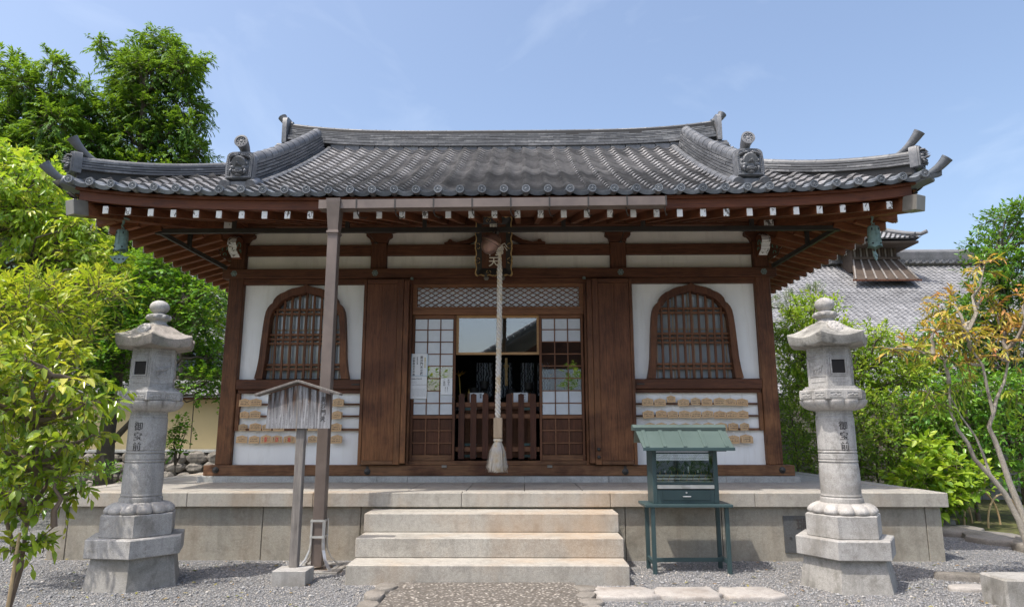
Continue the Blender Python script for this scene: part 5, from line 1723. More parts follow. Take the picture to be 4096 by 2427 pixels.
MB().box(-0.99, -0.93, yn-0.0022, yn-0.0014, 1.675, 1.70).build('printed_text', M['smallprint'], n2)
n3 = notice('paper_notice', 'small white notice with two columns of brush writing beside the opening', -0.652, -0.521, 1.546, 1.731, yn)
text('お守り', 0.027, facing(-0.563, yt, 1.706), M['ink'], n3, 'lettering', 1.02, 0.0004)
text('ご朱印', 0.027, facing(-0.613, yt, 1.706), M['ink'], n3, 'lettering', 1.02, 0.0004)
text('本堂入口に', 0.011, facing(-0.575, yt, 1.625), M['ink'], n3, 'lettering', 1.1, 0.0003)
text('お越し下さい', 0.011, facing(-0.600, yt, 1.625), M['ink'], n3, 'lettering', 1.1, 0.0003)

# ------------------------------------------------------------------ picket fence in the doorway
pf = thing('picket_fence', 'low dark wooden picket fence closing the doorway', 'fence', (0, YW+0.1, 0.81))
for i in range(7):
    x = -0.415 + 0.136*i
    MB().prism([(x-0.033, 0.827), (x+0.033, 0.827), (x+0.033, 1.545), (x, 1.558), (x-0.033, 1.545)], YW+0.078, YW+0.105, 'xz').build('picket', M['wood_dark'], pf)
for z0, z1 in ((1.409, 1.459), (1.276, 1.326), (0.906, 0.958)):
    MB().box(-0.482, 0.472, YW+0.1055, YW+0.135, z0, z1, 0.003).build('rail', M['wood_joinery_x'], pf)

# ------------------------------------------------------------------ things inside the hall
ob = thing('offering_box', 'carved brown wooden offering box behind the picket fence', 'offering box', (0, 1.9, 0.79))
MB().box(-0.36, 0.36, 1.86, 2.3, 0.83, 1.40, 0.006).build('body', M['wood_joinery'], ob)
for z in (1.385, 0.93, 0.83): MB().box(-0.42, 0.42, 1.83, 1.858, z, z+0.06, 0.004).build('rail', M['wood_joinery_x'], ob)
for x in (-0.37, 0.37): MB().box(x-0.03, x+0.03, 1.825, 1.857, 0.81, 1.45, 0.004).build('post', M['wood_joinery_x'], ob)
cr = MB()
cr.lathe([(0.105, 0), (0.105, 0.006), (0.10, 0.008), (0.0005, 0.008)], 28, M=Matrix.Translation((0.0, 1.859, 1.14)) @ RX)
for k in range(8):
    a = 2*math.pi*k/8
    cr.lathe([(0.028, 0), (0.028, 0.014), (0.022, 0.018), (0.0005, 0.018)], 14, M=Matrix.Translation((0.072*math.cos(a), 1.858, 1.14+0.072*math.sin(a))) @ RX)
cr.build('crest', M['wood_joinery_x'], ob, True, 40)
for x in (-0.33, 0.33):
    for z in (1.378, 0.965, 0.835): MB().box(x-0.07, x+0.07, 1.822, 1.829 if False else 1.8245, z, z+0.03).build('metal_band', M['verdigris'], ob)
for x0, x1, s, lab in ((-0.34, -0.175, '絵馬', 'white sheet marked for votive plaques standing on the offering table'), (0.175, 0.345, 'ローソク', 'white sheet marked for candles standing on the offering table')):
    p = MB().box(x0, x1, 1.78, 1.782, 1.45, 1.58).build('paper_sheet', M['paper']); tag(p, lab, 'notice')
    text(s, 0.027, facing((x0+x1)/2+0.045, 1.7785, 1.555), M['ink'], p, 'lettering', 1.05, 0.0004)
    b = MB().box(x0-0.03, x1+0.04, 1.79, 1.95, 1.44, 1.575, 0.004).build('tray_box', M['wood_joinery_x']); tag(b, 'shallow wooden box behind the sheet marked %s' % ('for votive plaques' if x0 < 0 else 'for candles'), 'box')
al = thing('altar_table', 'dark lacquered altar table deep inside the hall', 'altar', (0, 2.9, 0.79))
MB().box(-0.75, 0.75, 2.6, 3.2, 1.40, 1.46, 0.006).build('top', M['lacquer'], al)
for x in (-0.7, 0.7):
    for y in (2.65, 3.15): MB().box(x-0.04, x+0.04, y-0.04, y+0.04, 0.79, 1.398).build('leg', M['lacquer'], al)
def lotus(x, y, z, s, label):
    t = thing('gilded_lotus', label, 'ornament', (x, y, z), 'gilded lotus ornaments on the altar')
    st_ = MB().tube([(x, y, z), (x+0.02, y, z+s*1.2), (x, y, z+s*2.4)], 0.008, 6).build('stem', M['gold'], t)
    for lv, (zz, r0, n_) in enumerate(((z+s*1.0, s*0.55, 12), (z+s*2.4, s*0.5, 12))):
        pe = MB()
        for k in range(n_):
            a = 2*math.pi*k/n_
            c, d = math.cos(a), math.sin(a)
            w = 0.28
            pts = [(0.1*r0*c, 0.1*r0*d, 0), (0.6*r0*math.cos(a-w), 0.6*r0*math.sin(a-w), 0.18*r0), (r0*c, r0*d, 0.55*r0), (0.6*r0*math.cos(a+w), 0.6*r0*math.sin(a+w), 0.18*r0)]
            pe.add([(x+p[0], y+p[1], zz+p[2]) for p in pts], [(0,1,2,3)])
        pe.ball((x, y, zz+0.05*r0), r0*0.22, 8, 6)
        pe.build('petals', M['gold'], t)
lotus(-0.52, 2.3, 1.30, 0.22, 'gilded lotus flower stand beside the dark opening')
lotus(0.62, 2.75, 1.46, 0.16, 'small gilded lotus stand deep inside the hall')
for i, x in enumerate((-0.42, 0.30, 0.55)):
    z = 1.46
    b = MB().lathe([(0.03, z), (0.012, z+0.02), (0.012, z+0.08), (0.035, z+0.10), (0.045, z+0.17), (0.03, z+0.22), (0.01, z+0.23)], 14, (x, 2.68, 0)).build('gilded_vase', M['gold'], None, True)
    tag(b, 'small gilded vase on the dark altar table', 'vase', 'gilded vases on the altar')
def brocade():
    t = NT('white_patterned_brocade')
    w = t.n('TexWave', Scale=9.0, Distortion=7.0); w.inputs['Detail'].default_value = 3
    t.t.links.new(t.coord((1, 1, 3)), w.inputs['Vector'])
    t.pbr(t.ramp(w.outputs['Fac'], [(0.40, (0.015, 0.017, 0.02)), (0.55, (0.30, 0.33, 0.37))]), 0.5)
    return t.m
M['brocade'] = brocade()
for i, (x, w) in enumerate(((-0.30, 0.20), (-0.02, 0.17), (0.26, 0.17), (0.47, 0.16))):
    v = []; f = []
    for k in range(17):
        xx = x + w*(k/16)
        v += [(xx, 2.35+0.02*math.sin(k*1.3), 1.56+0.02*math.sin(k*0.9)), (xx, 2.35+0.02*math.sin(k*1.3), 1.99)]
    for k in range(16): f.append((2*k, 2*k+2, 2*k+3, 2*k+1))
    o = MB().add(v, f).build('brocade_hanging', M['brocade'])
    tag(o, 'white patterned brocade strip hanging inside the dark hall', 'hanging', 'brocade strips inside the hall')
o = MB().box(0.06, 0.095, 2.3, 2.32, 1.70, 2.05, 0.002).box(0.045, 0.11, 2.298, 2.3, 1.93, 1.96).build('gilded_pendant', M['gold_old']); tag(o, 'narrow gilded pendant hanging between the brocade strips', 'ornament')
for i, (x, h) in enumerate(((-0.2, 0.30), (-0.33, 0.22), (0.36, 0.28), (0.14, 0.20))):
    o = MB().lathe([(0.05, 1.45), (0.015, 1.48), (0.012, 1.45+h*0.6), (0.05, 1.45+h*0.7), (0.06, 1.45+h), (0.01, 1.45+h)], 14, (x, 2.25, 0)).lathe([(0.09, 1.443), (0.09, 1.4495)], 14, (x, 2.25, 0)).build('incense_stand', M['lacquer'], None, True)
    tag(o, 'dark metal altar stand in silhouette before the brocade', 'altar stand', 'dark altar stands')
M['charcoal2'] = plain('black_cloth', (0.01, 0.01, 0.011), 0.8)
tb = MB().box(-0.6, 0.6, 2.15, 2.35, 1.38, 1.44).box(-0.58, -0.54, 2.17, 2.33, 0.79, 1.379).box(0.54, 0.58, 2.17, 2.33, 0.79, 1.379).build('narrow_table', M['lacquer']); tag(tb, 'narrow black table carrying the altar stands', 'table')

# ------------------------------------------------------------------ stone lanterns
def lantern(cx, cy, rot, label, moss='lantern_moss'):
    ln = thing('stone_lantern', label, 'stone lantern', (cx, cy, 0), 'pair of granite lanterns before the hall')
    O = (cx, cy, 0)
    ph = rot
    def hexa(prof, name, mat, n=6): return MB().lathe(prof, n, O, ph).build(name, M[mat], ln)
    hexa([(0.354, -0.04), (0.354, 0.0), (0.312, 0.226)], 'plinth', 'lantern_base')
    hexa([(0.358, 0.2265), (0.364, 0.232), (0.364, 0.352), (0.358, 0.359)], 'base_slab', 'lantern')
    hexa([(0.272, 0.3595), (0.278, 0.365), (0.278, 0.515), (0.270, 0.521)], 'base_block', 'lantern')
    # lotus ring, petals in relief
    def petals(prof, n_, depth):
        def wob(ang, z):
            q = ((ang-ph)/(2*math.pi)*n_) % 1.0
            e = min(q, 1-q)
            return 1 - depth*math.exp(-(e/0.10)**2) + 0.25*depth*math.exp(-((q-0.5)/0.22)**2)
        return MB().lathe(prof, 144, O, 0.0, None, wob)
    petals([(0.222, 0.5215), (0.236, 0.530), (0.240, 0.545), (0.232, 0.562), (0.212, 0.582), (0.185, 0.594), (0.156, 0.600)], 12, 0.13).build('lotus_foot', M['lantern_lotus'], ln, True, 50)
    r = 0.136
    shaft = [(0.152, 0.592), (0.153, 0.615), (0.150, 0.632), (0.141, 0.640), (0.146, 0.650), (0.141, 0.660), (0.141, 0.665), (0.142, 0.72), (0.143, 0.78), (0.141, 0.85), (0.137, 0.888), (0.132, 0.893), (0.140, 0.900), (0.140, 0.908), (0.132, 0.914), (0.138, 0.920), (0.138, 0.955), (0.131, 0.961), (0.139, 0.968), (0.139, 0.976), (0.131, 0.982), (0.137, 0.990), (0.137, 1.228), (0.131, 1.236), (0.134, 1.243), (0.134, 1.252), (0.130, 1.257), (0.133, 1.282)]
    sh = MB().lathe(shaft, 36, O).build('shaft', M['lantern'], ln, True, 30)
    petals([(0.150, 1.2825), (0.176, 1.289), (0.205, 1.303), (0.225, 1.324), (0.237, 1.348), (0.236, 1.362)], 12, 0.10).build('lotus_capital', M['lantern_lotus'], ln, True, 50)
    pl = hexa([(0.236, 1.3625), (0.252, 1.368), (0.252, 1.432), (0.246, 1.438)], 'platform', 'lantern')
    hexa([(0.222, 1.4385), (0.222, 1.452), (0.206, 1.4525), (0.206, 1.466)], 'step', 'lantern')
    for k in range(6):
        a = ph + math.pi*(k+0.5)/3
        for sgn in (-1, 1):
            T = Matrix.Translation((cx+0.2185*math.cos(a), cy+0.2185*math.sin(a), 1.400)) @ Matrix.Rotation(a+math.pi/2, 4, 'Z') @ Matrix.Translation((sgn*0.062, 0, 0))
            ma = MB()
            ma.ring([(-0.048, -0.022), (0.048, -0.022), (0.048, 0.022), (-0.048, 0.022)], [(-0.040, -0.015), (0.040, -0.015), (0.040, 0.015), (-0.040, 0.015)], -0.004, 0.003, T)
            for q in range(5): ma.ball((-0.028+0.014*q, -0.001, -0.002+0.004*((q*7) % 3-1)), (0.010, 0.003, 0.008), 7, 5, T)
            ma.build('carved_panel', M['lantern'], pl)
    # fire chamber: six walls, one with a window
    fb = hexa([(0.176, 1.4665), (0.172, 1.768)], 'fire_chamber', 'lantern')
    best = min(range(6), key=lambda k: abs(((ph+math.pi*(k+0.5)/3 + math.pi/2 + math.pi) % (2*math.pi)) - math.pi))
    for k in range(6):
        a = ph + math.pi*(k+0.5)/3
        T = Matrix.Translation((cx+0.1508*math.cos(a), cy+0.1508*math.sin(a), 1.466)) @ Matrix.Rotation(a+math.pi/2, 4, 'Z')
        cw = MB()
        cw.ring([(-0.074, 0.075), (0.074, 0.075), (0.074, 0.225), (-0.074, 0.225)], [(-0.064, 0.085), (0.064, 0.085), (0.064, 0.215), (-0.064, 0.215)], -0.005, 0.004, T)
        for zz in (0.030, 0.245, 0.266):
            cw.box(-0.06, 0.06, -0.004, 0.003, zz, zz+0.010, 0.002, T)
        if k == best or k == (best+3) % 6:
            cw.ring([(-0.060, 0.088), (0.060, 0.088), (0.060, 0.212), (-0.060, 0.212)], [(-0.050, 0.098), (0.050, 0.098), (0.050, 0.202), (-0.050, 0.202)], -0.009, 0.003, T)
            MB().box(-0.049, 0.049, -0.0012, 0.004, 0.099, 0.201, 0, T).build('window', M['charcoal'], fb)
        else:
            for (dx, dz, rx_, rz_) in ((-0.03, 0.135, 0.022, 0.014), (0.0, 0.142, 0.028, 0.018), (0.03, 0.150, 0.018, 0.013), (-0.035, 0.110, 0.006, 0.018), (-0.012, 0.112, 0.007, 0.016), (0.015, 0.112, 0.007, 0.017), (0.036, 0.122, 0.006, 0.016), (0.05, 0.162, 0.012, 0.006)):
                cw.ball((dx, -0.003, dz), (rx_, 0.006, rz_), 9, 6, T)
        cw.build('carving', M['lantern'], fb, True, 40)
    # roof: six sides, eaves lifting to the corners
    nseg = 36
    v = []; f = []
    lv = [(0.17, 1.769, 0.0, 0), (0.285, 1.775, 0.6, 1), (0.292, 1.783, 1.0, 1), (0.300, 1.838, 1.0, 1), (0.293, 1.846, 1.0, 1), (0.24, 1.872, 0.55, 1), (0.19, 1.906, 0.25, 1), (0.145, 1.940, 0.08, 1), (0.105, 1.962, 0.0, 1), (0.088, 1.970, 0, 0)]
    for r_, z_, lift, hx in lv:
        for k in range(nseg):
            a = 2*math.pi*k/nseg
            m_ = (k % 6)/6.0
            c6 = abs(m_-0.5)*2            # 1 at corner
            rad = r_*(math.cos(math.pi/6)/math.cos((m_-0.5)*math.pi/3)) * (1.05 if hx else 1.0)
            v.append((cx+rad*math.cos(a+ph), cy+rad*math.sin(a+ph), z_+0.034*lift*c6**2.2))
    m = len(lv)
    for i in range(m-1):
        for k in range(nseg):
            j = (k+1) % nseg
            f.append((i*nseg+k, i*nseg+j, (i+1)*nseg+j, (i+1)*nseg+k))
    f += [tuple(range(nseg))[::-1], tuple((m-1)*nseg+k for k in range(nseg))]
    rf = MB().add(v, f).build('cap_roof', M[moss], ln, True, 32)
    a = ph + math.pi*(best+0.5)/3
    T = Matrix.Translation((cx+0.165*math.cos(a), cy+0.165*math.sin(a), 1.926)) @ Matrix.Rotation(a+math.pi/2, 4, 'Z') @ Matrix.Rotation(R(52), 4, 'X')
    cr = MB().lathe([(0.055, -0.01), (0.055, 0.004), (0.05, 0.006), (0.0005, 0.006)], 24, M=T)
    cr.ball((0, 0, 0.005), (0.019, 0.019, 0.006), 12, 6, T)
    for k in range(9):
        q = 2*math.pi*k/9
        cr.ball((0.037*math.cos(q), 0.037*math.sin(q), 0.005), (0.0125, 0.0125, 0.006), 9, 5, T)
    cr.build('crest', M['lantern_lotus'], rf, True, 50)
    fin = [(0.082, 1.9705), (0.074, 1.978), (0.062, 1.990), (0.060, 2.004), (0.068, 2.008), (0.083, 2.022), (0.090, 2.040), (0.089, 2.052), (0.075, 2.058), (0.045, 2.060), (0.042, 2.072)]
    for k in range(12):
        q = -1.15 + k/11*(math.pi/2+1.0)
        fin.append((max(0.001, 0.0745*math.cos(min(q, 1.55))), 2.120+0.058*math.sin(q)))
    MB().lathe(fin, 28, O).build('jewel', M['lantern'], ln, True, 50)
    pe = MB()
    for k in range(8):
        q = 2*math.pi*k/8 + 0.2
        pe.ball((cx+0.078*math.cos(q), cy+0.078*math.sin(q), 2.034), (0.022, 0.022, 0.020), 9, 6)
    pe.build('jewel_petals', M['lantern'], ln, True, 60)
    tx = text('御宝前', 0.068, facing(cx, cy-0.1375, 1.163), M['engrave'], sh, 'lettering', 1.12, 0.004)
    for p in tx.data.vertices:      # wrap onto the round shaft
        ang = (p.co.x-cx)/0.1375
        rr = 0.1372 + (cy-0.1375-p.co.y)*0.2
        p.co.x, p.co.y = cx+rr*math.sin(ang), cy-rr*math.cos(ang)
    return ln
lantern(-2.675, -0.90, R(-8), 'tall granite lantern with green lichen on its cap, beside the big glossy-leaved shrub', 'lantern_moss_b')
lantern(2.70, -0.92, R(-2), 'tall granite lantern standing beside the candle cabinet')

# ------------------------------------------------------------------ notice board on a post
nb = thing('notice_board', 'weathered grey wooden notice board with little gable roof on a post', 'notice board', (-1.47, -0.9, 0))
MB().box(-1.59, -1.335, -1.0, -0.79, -0.03, 0.11, 0.004).build('stone_foot', M['lantern'], nb)
MB().box(-1.512, -1.446, -0.862, -0.80, 0.1105, 1.40, 0.004).build('post', M['wood_grey'], nb)
b = MB().prism([(-1.748, 1.152), (-1.242, 1.152), (-1.252, 1.418), (-1.507, 1.492), (-1.742, 1.418)], -0.885, -0.863, 'xz').build('board', M['board'], nb)
MB().box(-1.512, -1.500, -0.8865, -0.8852, 1.155, 1.485).build('joint_strip', M['wood_grey'], b)
for p0, p1 in (((-1.508, 1.522), (-1.842, 1.412)), ((-1.506, 1.522), (-1.166, 1.418))):
    MB().beam((p0[0], -0.872, p0[1]), (p1[0], -0.872, p1[1]), 0.10, 0.018, 0.002, up=(0, 0, 1)).build('roof_board', M['wood_grey'], nb)
text('毘沙門天', 0.045, facing(-1.300, -0.8862, 1.375), M['engrave'], b, 'lettering', 1.12, 0.0008)

# ------------------------------------------------------------------ candle cabinet
cc = thing('candle_cabinet', 'green painted metal candle cabinet with glass front on a stand', 'candle cabinet', (1.63, -0.4, 0))
for (x, y) in ((1.338, -0.53), (1.332, -0.285), (1.942, -0.51), (1.936, -0.265)):
    MB().box(x-0.016, x+0.016, y-0.016, y+0.016, 0.0, 0.519, 0.002).build('leg', M['greenpaint'], cc)
for x0, y0, x1, y1 in ((1.3335, -0.513, 1.3325, -0.302), (1.941, -0.493, 1.937, -0.282), (1.35, -0.405, 1.925, -0.385)):
    MB().beam((x0, y0, 0.09), (x1, y1, 0.09), 0.025, 0.032, 0.002).build('stretcher', M['greenpaint'], cc)
MB().box(1.272, 1.985, -0.565, -0.225, 0.520, 0.543, 0.003).build('table_top', M['greenpaint'], cc)
X0, X1, Y0, Y1 = 1.352, 1.892, -0.505, -0.255
bd = MB()
bd.box(X0, X0+0.004, Y0+0.036, Y1, 0.5435, 0.975).box(X1-0.004, X1, Y0+0.036, Y1, 0.5435, 0.975)
bd.box(X0+0.0045, X1-0.0045, Y1-0.004, Y1, 0.5435, 0.88)
bd.box(X0+0.0045, X1-0.0045, Y0+0.002, Y1-0.0045, 0.5435, 0.548)
bd.box(X0+0.0045, X1-0.0045, Y0+0.012, Y1-0.0045, 0.700, 0.704)
body = bd.build('cabinet_body', M['greenpaint'], cc)
for x in (X0, X1-0.036): MB().box(x, x+0.036, Y0, Y0+0.0355, 0.5435, 0.978, 0.002).build('corner_post', M['greenpaint'], cc)
for z0, z1 in ((0.943, 0.958), (0.697, 0.714), (0.5435, 0.556)):
    MB().box(X0+0.0365, X1-0.0365, Y0+0.003, Y0+0.02, z0, z1, 0.001).build('rail', M['greenpaint'], cc)
MB().box(X0+0.0365, X1-0.0365, Y0+0.006, Y0+0.012, 0.557, 0.654).build('front_panel', M['greenpaint'], cc)
dw = MB().box(X0+0.08, X1-0.075, Y0+0.000, Y0+0.0055, 0.572, 0.650, 0.0015).build('drawer', M['greenpaint'], cc)
MB().tube([(1.595, Y0, 0.602), (1.595, Y0-0.02, 0.603), (1.655, Y0-0.02, 0.603), (1.655, Y0, 0.602)], 0.0045, 8).build('handle', M['steel'], dw, True)
MB().lathe([(0.0075, 0), (0.0075, 0.004), (0.005, 0.006), (0.0005, 0.006)], 14, M=Matrix.Translation((1.625, Y0, 0.632)) @ RX).build('lock', M['steel'], dw, True)
MB().box(X0+0.0365, X1-0.0365, Y0-0.004, Y0+0.005, 0.663, 0.694, 0.001).build('steel_tray', M['steel'], cc)
MB().box(1.59, 1.66, Y0-0.013, Y0-0.0045, 0.672, 0.690, 0.003).build('tray_handle', M['steel'], cc)
MB().box(X0+0.0365, X1-0.0365, Y0+0.010, Y0+0.013, 0.714, 0.943).build('glass_front', M['glass_case'], cc)
# perforated vent strip: sheet pierced by rows of holes
hv = []; hf = []
nx, nz = 56, 5
cw_, ch_ = (X1-X0-0.009)/nx, 0.068/nz
mb = MB()
for i in range(nx):
    for k in range(nz):
        xa = X0+0.0045+cw_*(i+(0.25 if k % 2 else 0)); za = 0.884+ch_*k
        w1_, w2_ = cw_*0.20, ch_*0.20
        mb.add([(xa, 0, za), (xa+cw_, 0, za), (xa+cw_, 0, za+w2_), (xa, 0, za+w2_)], [(0,1,2,3)], Matrix.Translation((0, Y1-0.002, 0)))
        mb.add([(xa, 0, za+w2_), (xa+w1_, 0, za+w2_), (xa+w1_, 0, za+ch_), (xa, 0, za+ch_)], [(0,1,2,3)], Matrix.Translation((0, Y1-0.002, 0)))
ve = mb.build('perforated_vent', M['greenpaint'], cc); tag(ve, kind='stuff')
# candle tiers with spikes
for i, (y, z) in enumerate(((-0.45, 0.722), (-0.40, 0.745), (-0.345, 0.768))):
    t = MB().box(X0+0.01, X1-0.01, y-0.004, y+0.02, z-0.018, z, 0.001).build('candle_tier', M['steel'], cc)
    for k in range(10):
        x = X0+0.045 + 0.050*k + (0.02 if i % 2 else 0)
        if x < X1-0.02:
            MB().lathe([(0.0035, 0), (0.002, 0.012), (0.0006, 0.030)], 7, (x, y+0.006, z)).build('spike', M['gold'], t)
for x, h in ((1.49, 0.018), (1.69, 0.05), (1.77, 0.02), (1.365, 0.035)):
    o = MB().lathe([(0.006, 0), (0.006, h), (0.001, h+0.002)], 8, (x, -0.338, 0.770+0.012)).build('candle_stub', M['paper']); tag(o, 'short white candle stub on a spike in the candle cabinet', 'candle', 'candle stubs in the cabinet')
# roof
rs = MB()
rp0 = [(1.265, -0.615, 0.985), (2.005, -0.615, 0.985), (1.995, -0.38, 1.148), (1.235, -0.38, 1.148)]
rf = MB()
v = [Vector(p) for p in rp0] + [Vector(p)+Vector((0, 0, 0.012)) for p in rp0]
rf.add(v, [(0,1,2,3)[::-1], (4,5,6,7), (0,1,5,4), (1,2,6,5), (2,3,7,6), (3,0,4,7)])
v2 = [(1.235, -0.379, 1.148), (1.995, -0.379, 1.148), (1.995, -0.2, 1.03), (1.255, -0.2, 1.03)]
rf.add([Vector(p) for p in v2] + [Vector(p)+Vector((0, 0, 0.012)) for p in v2], [(0,1,2,3)[::-1], (4,5,6,7), (1,2,6,5), (2,3,7,6), (3,0,4,7)])
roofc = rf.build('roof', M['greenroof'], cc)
MB().box(1.262, 2.008, -0.632, -0.6165, 0.972, 0.998, 0.002).build('drip_edge', M['greenpaint'], roofc)
for x in (1.30, 1.445, 1.61, 1.775, 1.95):
    sh_ = 0.5*(1.635-x)*0.05
    MB().beam((x, -0.612, 1.002), (x+0.0, -0.392, 1.155), 0.032, 0.010, 0.002).build('roof_seam', M['greenroof'], roofc)
MB().prism([(-0.425, 1.135), (-0.33, 1.135), (-0.335, 1.165), (-0.355, 1.185), (-0.405, 1.182), (-0.43, 1.16)], 1.215, 2.0, 'yz').build('ridge_cap', M['greenroof'], roofc)
MB().box(1.30, 1.95, -0.58, -0.57, 0.965, 0.984).build('soffit_rail', M['greenpaint'], roofc)

# ================================================================== VEGETATION
def unit(a): return a/np.maximum(np.linalg.norm(a, axis=-1, keepdims=True), 1e-9)
UP = np.array([0.0, 0.0, 1.0])
def leaves_mesh(name, P, D, N, L, W, tint, mat, oval=True, fold=0.10, droop=0.12):
    S = unit(np.cross(D, N)); N = unit(np.cross(S, D))
    L = L[:, None]; W = W[:, None]
    if oval:
        V = np.stack([P, P + D*L*0.34 + S*W*0.46 + N*W*fold, P + D*L*0.70 + S*W*0.36 + N*(W*fold-L*droop*0.5), P + D*L - N*L*droop,
                      P + D*L*0.70 - S*W*0.36 + N*(W*fold-L*droop*0.5), P + D*L*0.34 - S*W*0.46 + N*W*fold], 1)
        F = np.array([(0, 5, 4, 3), (0, 3, 2, 1)])
    else:
        V = np.stack([P, P + D*L*0.5 + S*W*0.5, P + D*L - N*L*droop, P + D*L*0.5 - S*W*0.5], 1)
        F = np.array([(0, 3, 2, 1)])
    n, k = V.shape[:2]
    FF = (F[None] + (np.arange(n)*k)[:, None, None]).reshape(-1, 4)
    return raw_mesh(name, V.reshape(-1, 3), FF, mat, np.repeat(np.clip(tint, 0, 1), k))

def twigs(g, clumps, dens, tlen, yspread=1.0, gap=0.32, up=0.35):
    """start points and directions of twigs through a set of clumps (x,y,z,r)"""
    S = []; D = []; O = []
    ph = g.uniform(0, 6.28, 6)
    for (x, y, z, r) in clumps:
        n = max(6, int(dens*r*r))
        d = unit(g.normal(size=(n, 3)) + np.array([0, 0, 0.25]))
        nz = np.sin(d[:, 0]*3.1+ph[0]+x*2)*np.sin(d[:, 1]*2.7+ph[1]+y)*np.sin(d[:, 2]*3.3+ph[2]+z*3)
        rad = r*(0.50+0.50*g.random(n)**0.6)*(1+0.28*nz)
        keep = g.random(n) > gap*(nz < -0.25)
        p = np.array([x, y, z]) + d*rad[:, None]*np.array([1, yspread, 0.92])
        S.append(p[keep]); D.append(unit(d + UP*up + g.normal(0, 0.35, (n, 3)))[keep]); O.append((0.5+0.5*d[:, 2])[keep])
    S = np.concatenate(S); D = np.concatenate(D); O = np.concatenate(O)
    T = tlen*g.uniform(0.6, 1.25, len(S))
    return S - D*T[:, None]*0.5, D, T, O

def on_twigs(g, S, D, T, O, k, ll, wr, ang=0.9, droop=0.25, planar=0.0, jit=0.25):
    n = len(S)
    t = np.linspace(0.12, 1.0, k)[None, :, None]
    P = S[:, None] + D[:, None]*T[:, None, None]*t - UP*(T[:, None, None]*droop*t*t)
    tang = unit(D[:, None] - UP*2*droop*t)
    side = unit(np.cross(D, UP) + 1e-6)[:, None]
    sg = np.where(np.arange(k) % 2 == 0, 1.0, -1.0)[None, :, None]
    sv = side*sg
    upv = np.cross(side, tang)
    roll = g.uniform(-1, 1, (n, k, 1))*(1-planar)*1.3
    sv = sv*np.cos(roll) + upv*np.sin(roll)
    a = ang*(1 - 0.55*t)
    LD = unit(tang*np.cos(a) + sv*np.sin(a) + g.normal(0, jit, (n, k, 3)) - UP*droop*0.5)
    LN = unit(UP*0.8 + upv*0.5 + g.normal(0, 0.38*(1-planar)+0.08, (n, k, 3)))
    L = ll*np.clip(g.normal(0.92, 0.26, (n, k)), 0.35, 1.5)*(1-0.35*np.abs(t[..., 0]-0.5))
    tw = g.normal(0, 0.16, n)[:, None]
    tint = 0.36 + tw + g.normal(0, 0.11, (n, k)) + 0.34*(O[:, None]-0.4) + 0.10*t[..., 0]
    r = lambda q: q.reshape(-1, 3)
    L = L.reshape(-1)
    return r(P), r(LD), r(LN), L, L*wr, tint.reshape(-1)

def sticks(name, A, B, r0, r1, mat):
    """thin three-sided twigs"""
    d = unit(B-A); s = unit(np.cross(d, UP+1e-3)); u = np.cross(s, d)
    V = []
    for P, r in ((A, r0), (B, r1)):
        for k in range(3):
            q = 2*math.pi*k/3
            V.append(P + (s*math.cos(q) + u*math.sin(q))*r)
    V = np.stack(V, 1)
    F = np.array([(0, 3, 4, 1), (1, 4, 5, 2), (2, 5, 3, 0)])
    n = len(A)
    return raw_mesh(name, V.reshape(-1, 3), (F[None]+(np.arange(n)*6)[:, None, None]).reshape(-1, 4), mat)

def wobble(p0, p1, n, amt, g):
    p0 = np.array(p0, float); p1 = np.array(p1, float)
    t = np.linspace(0, 1, n)[:, None]
    P = p0 + (p1-p0)*t
    P[1:-1] += g.normal(0, amt, (n-2, 3))
    return [tuple(q) for q in P]

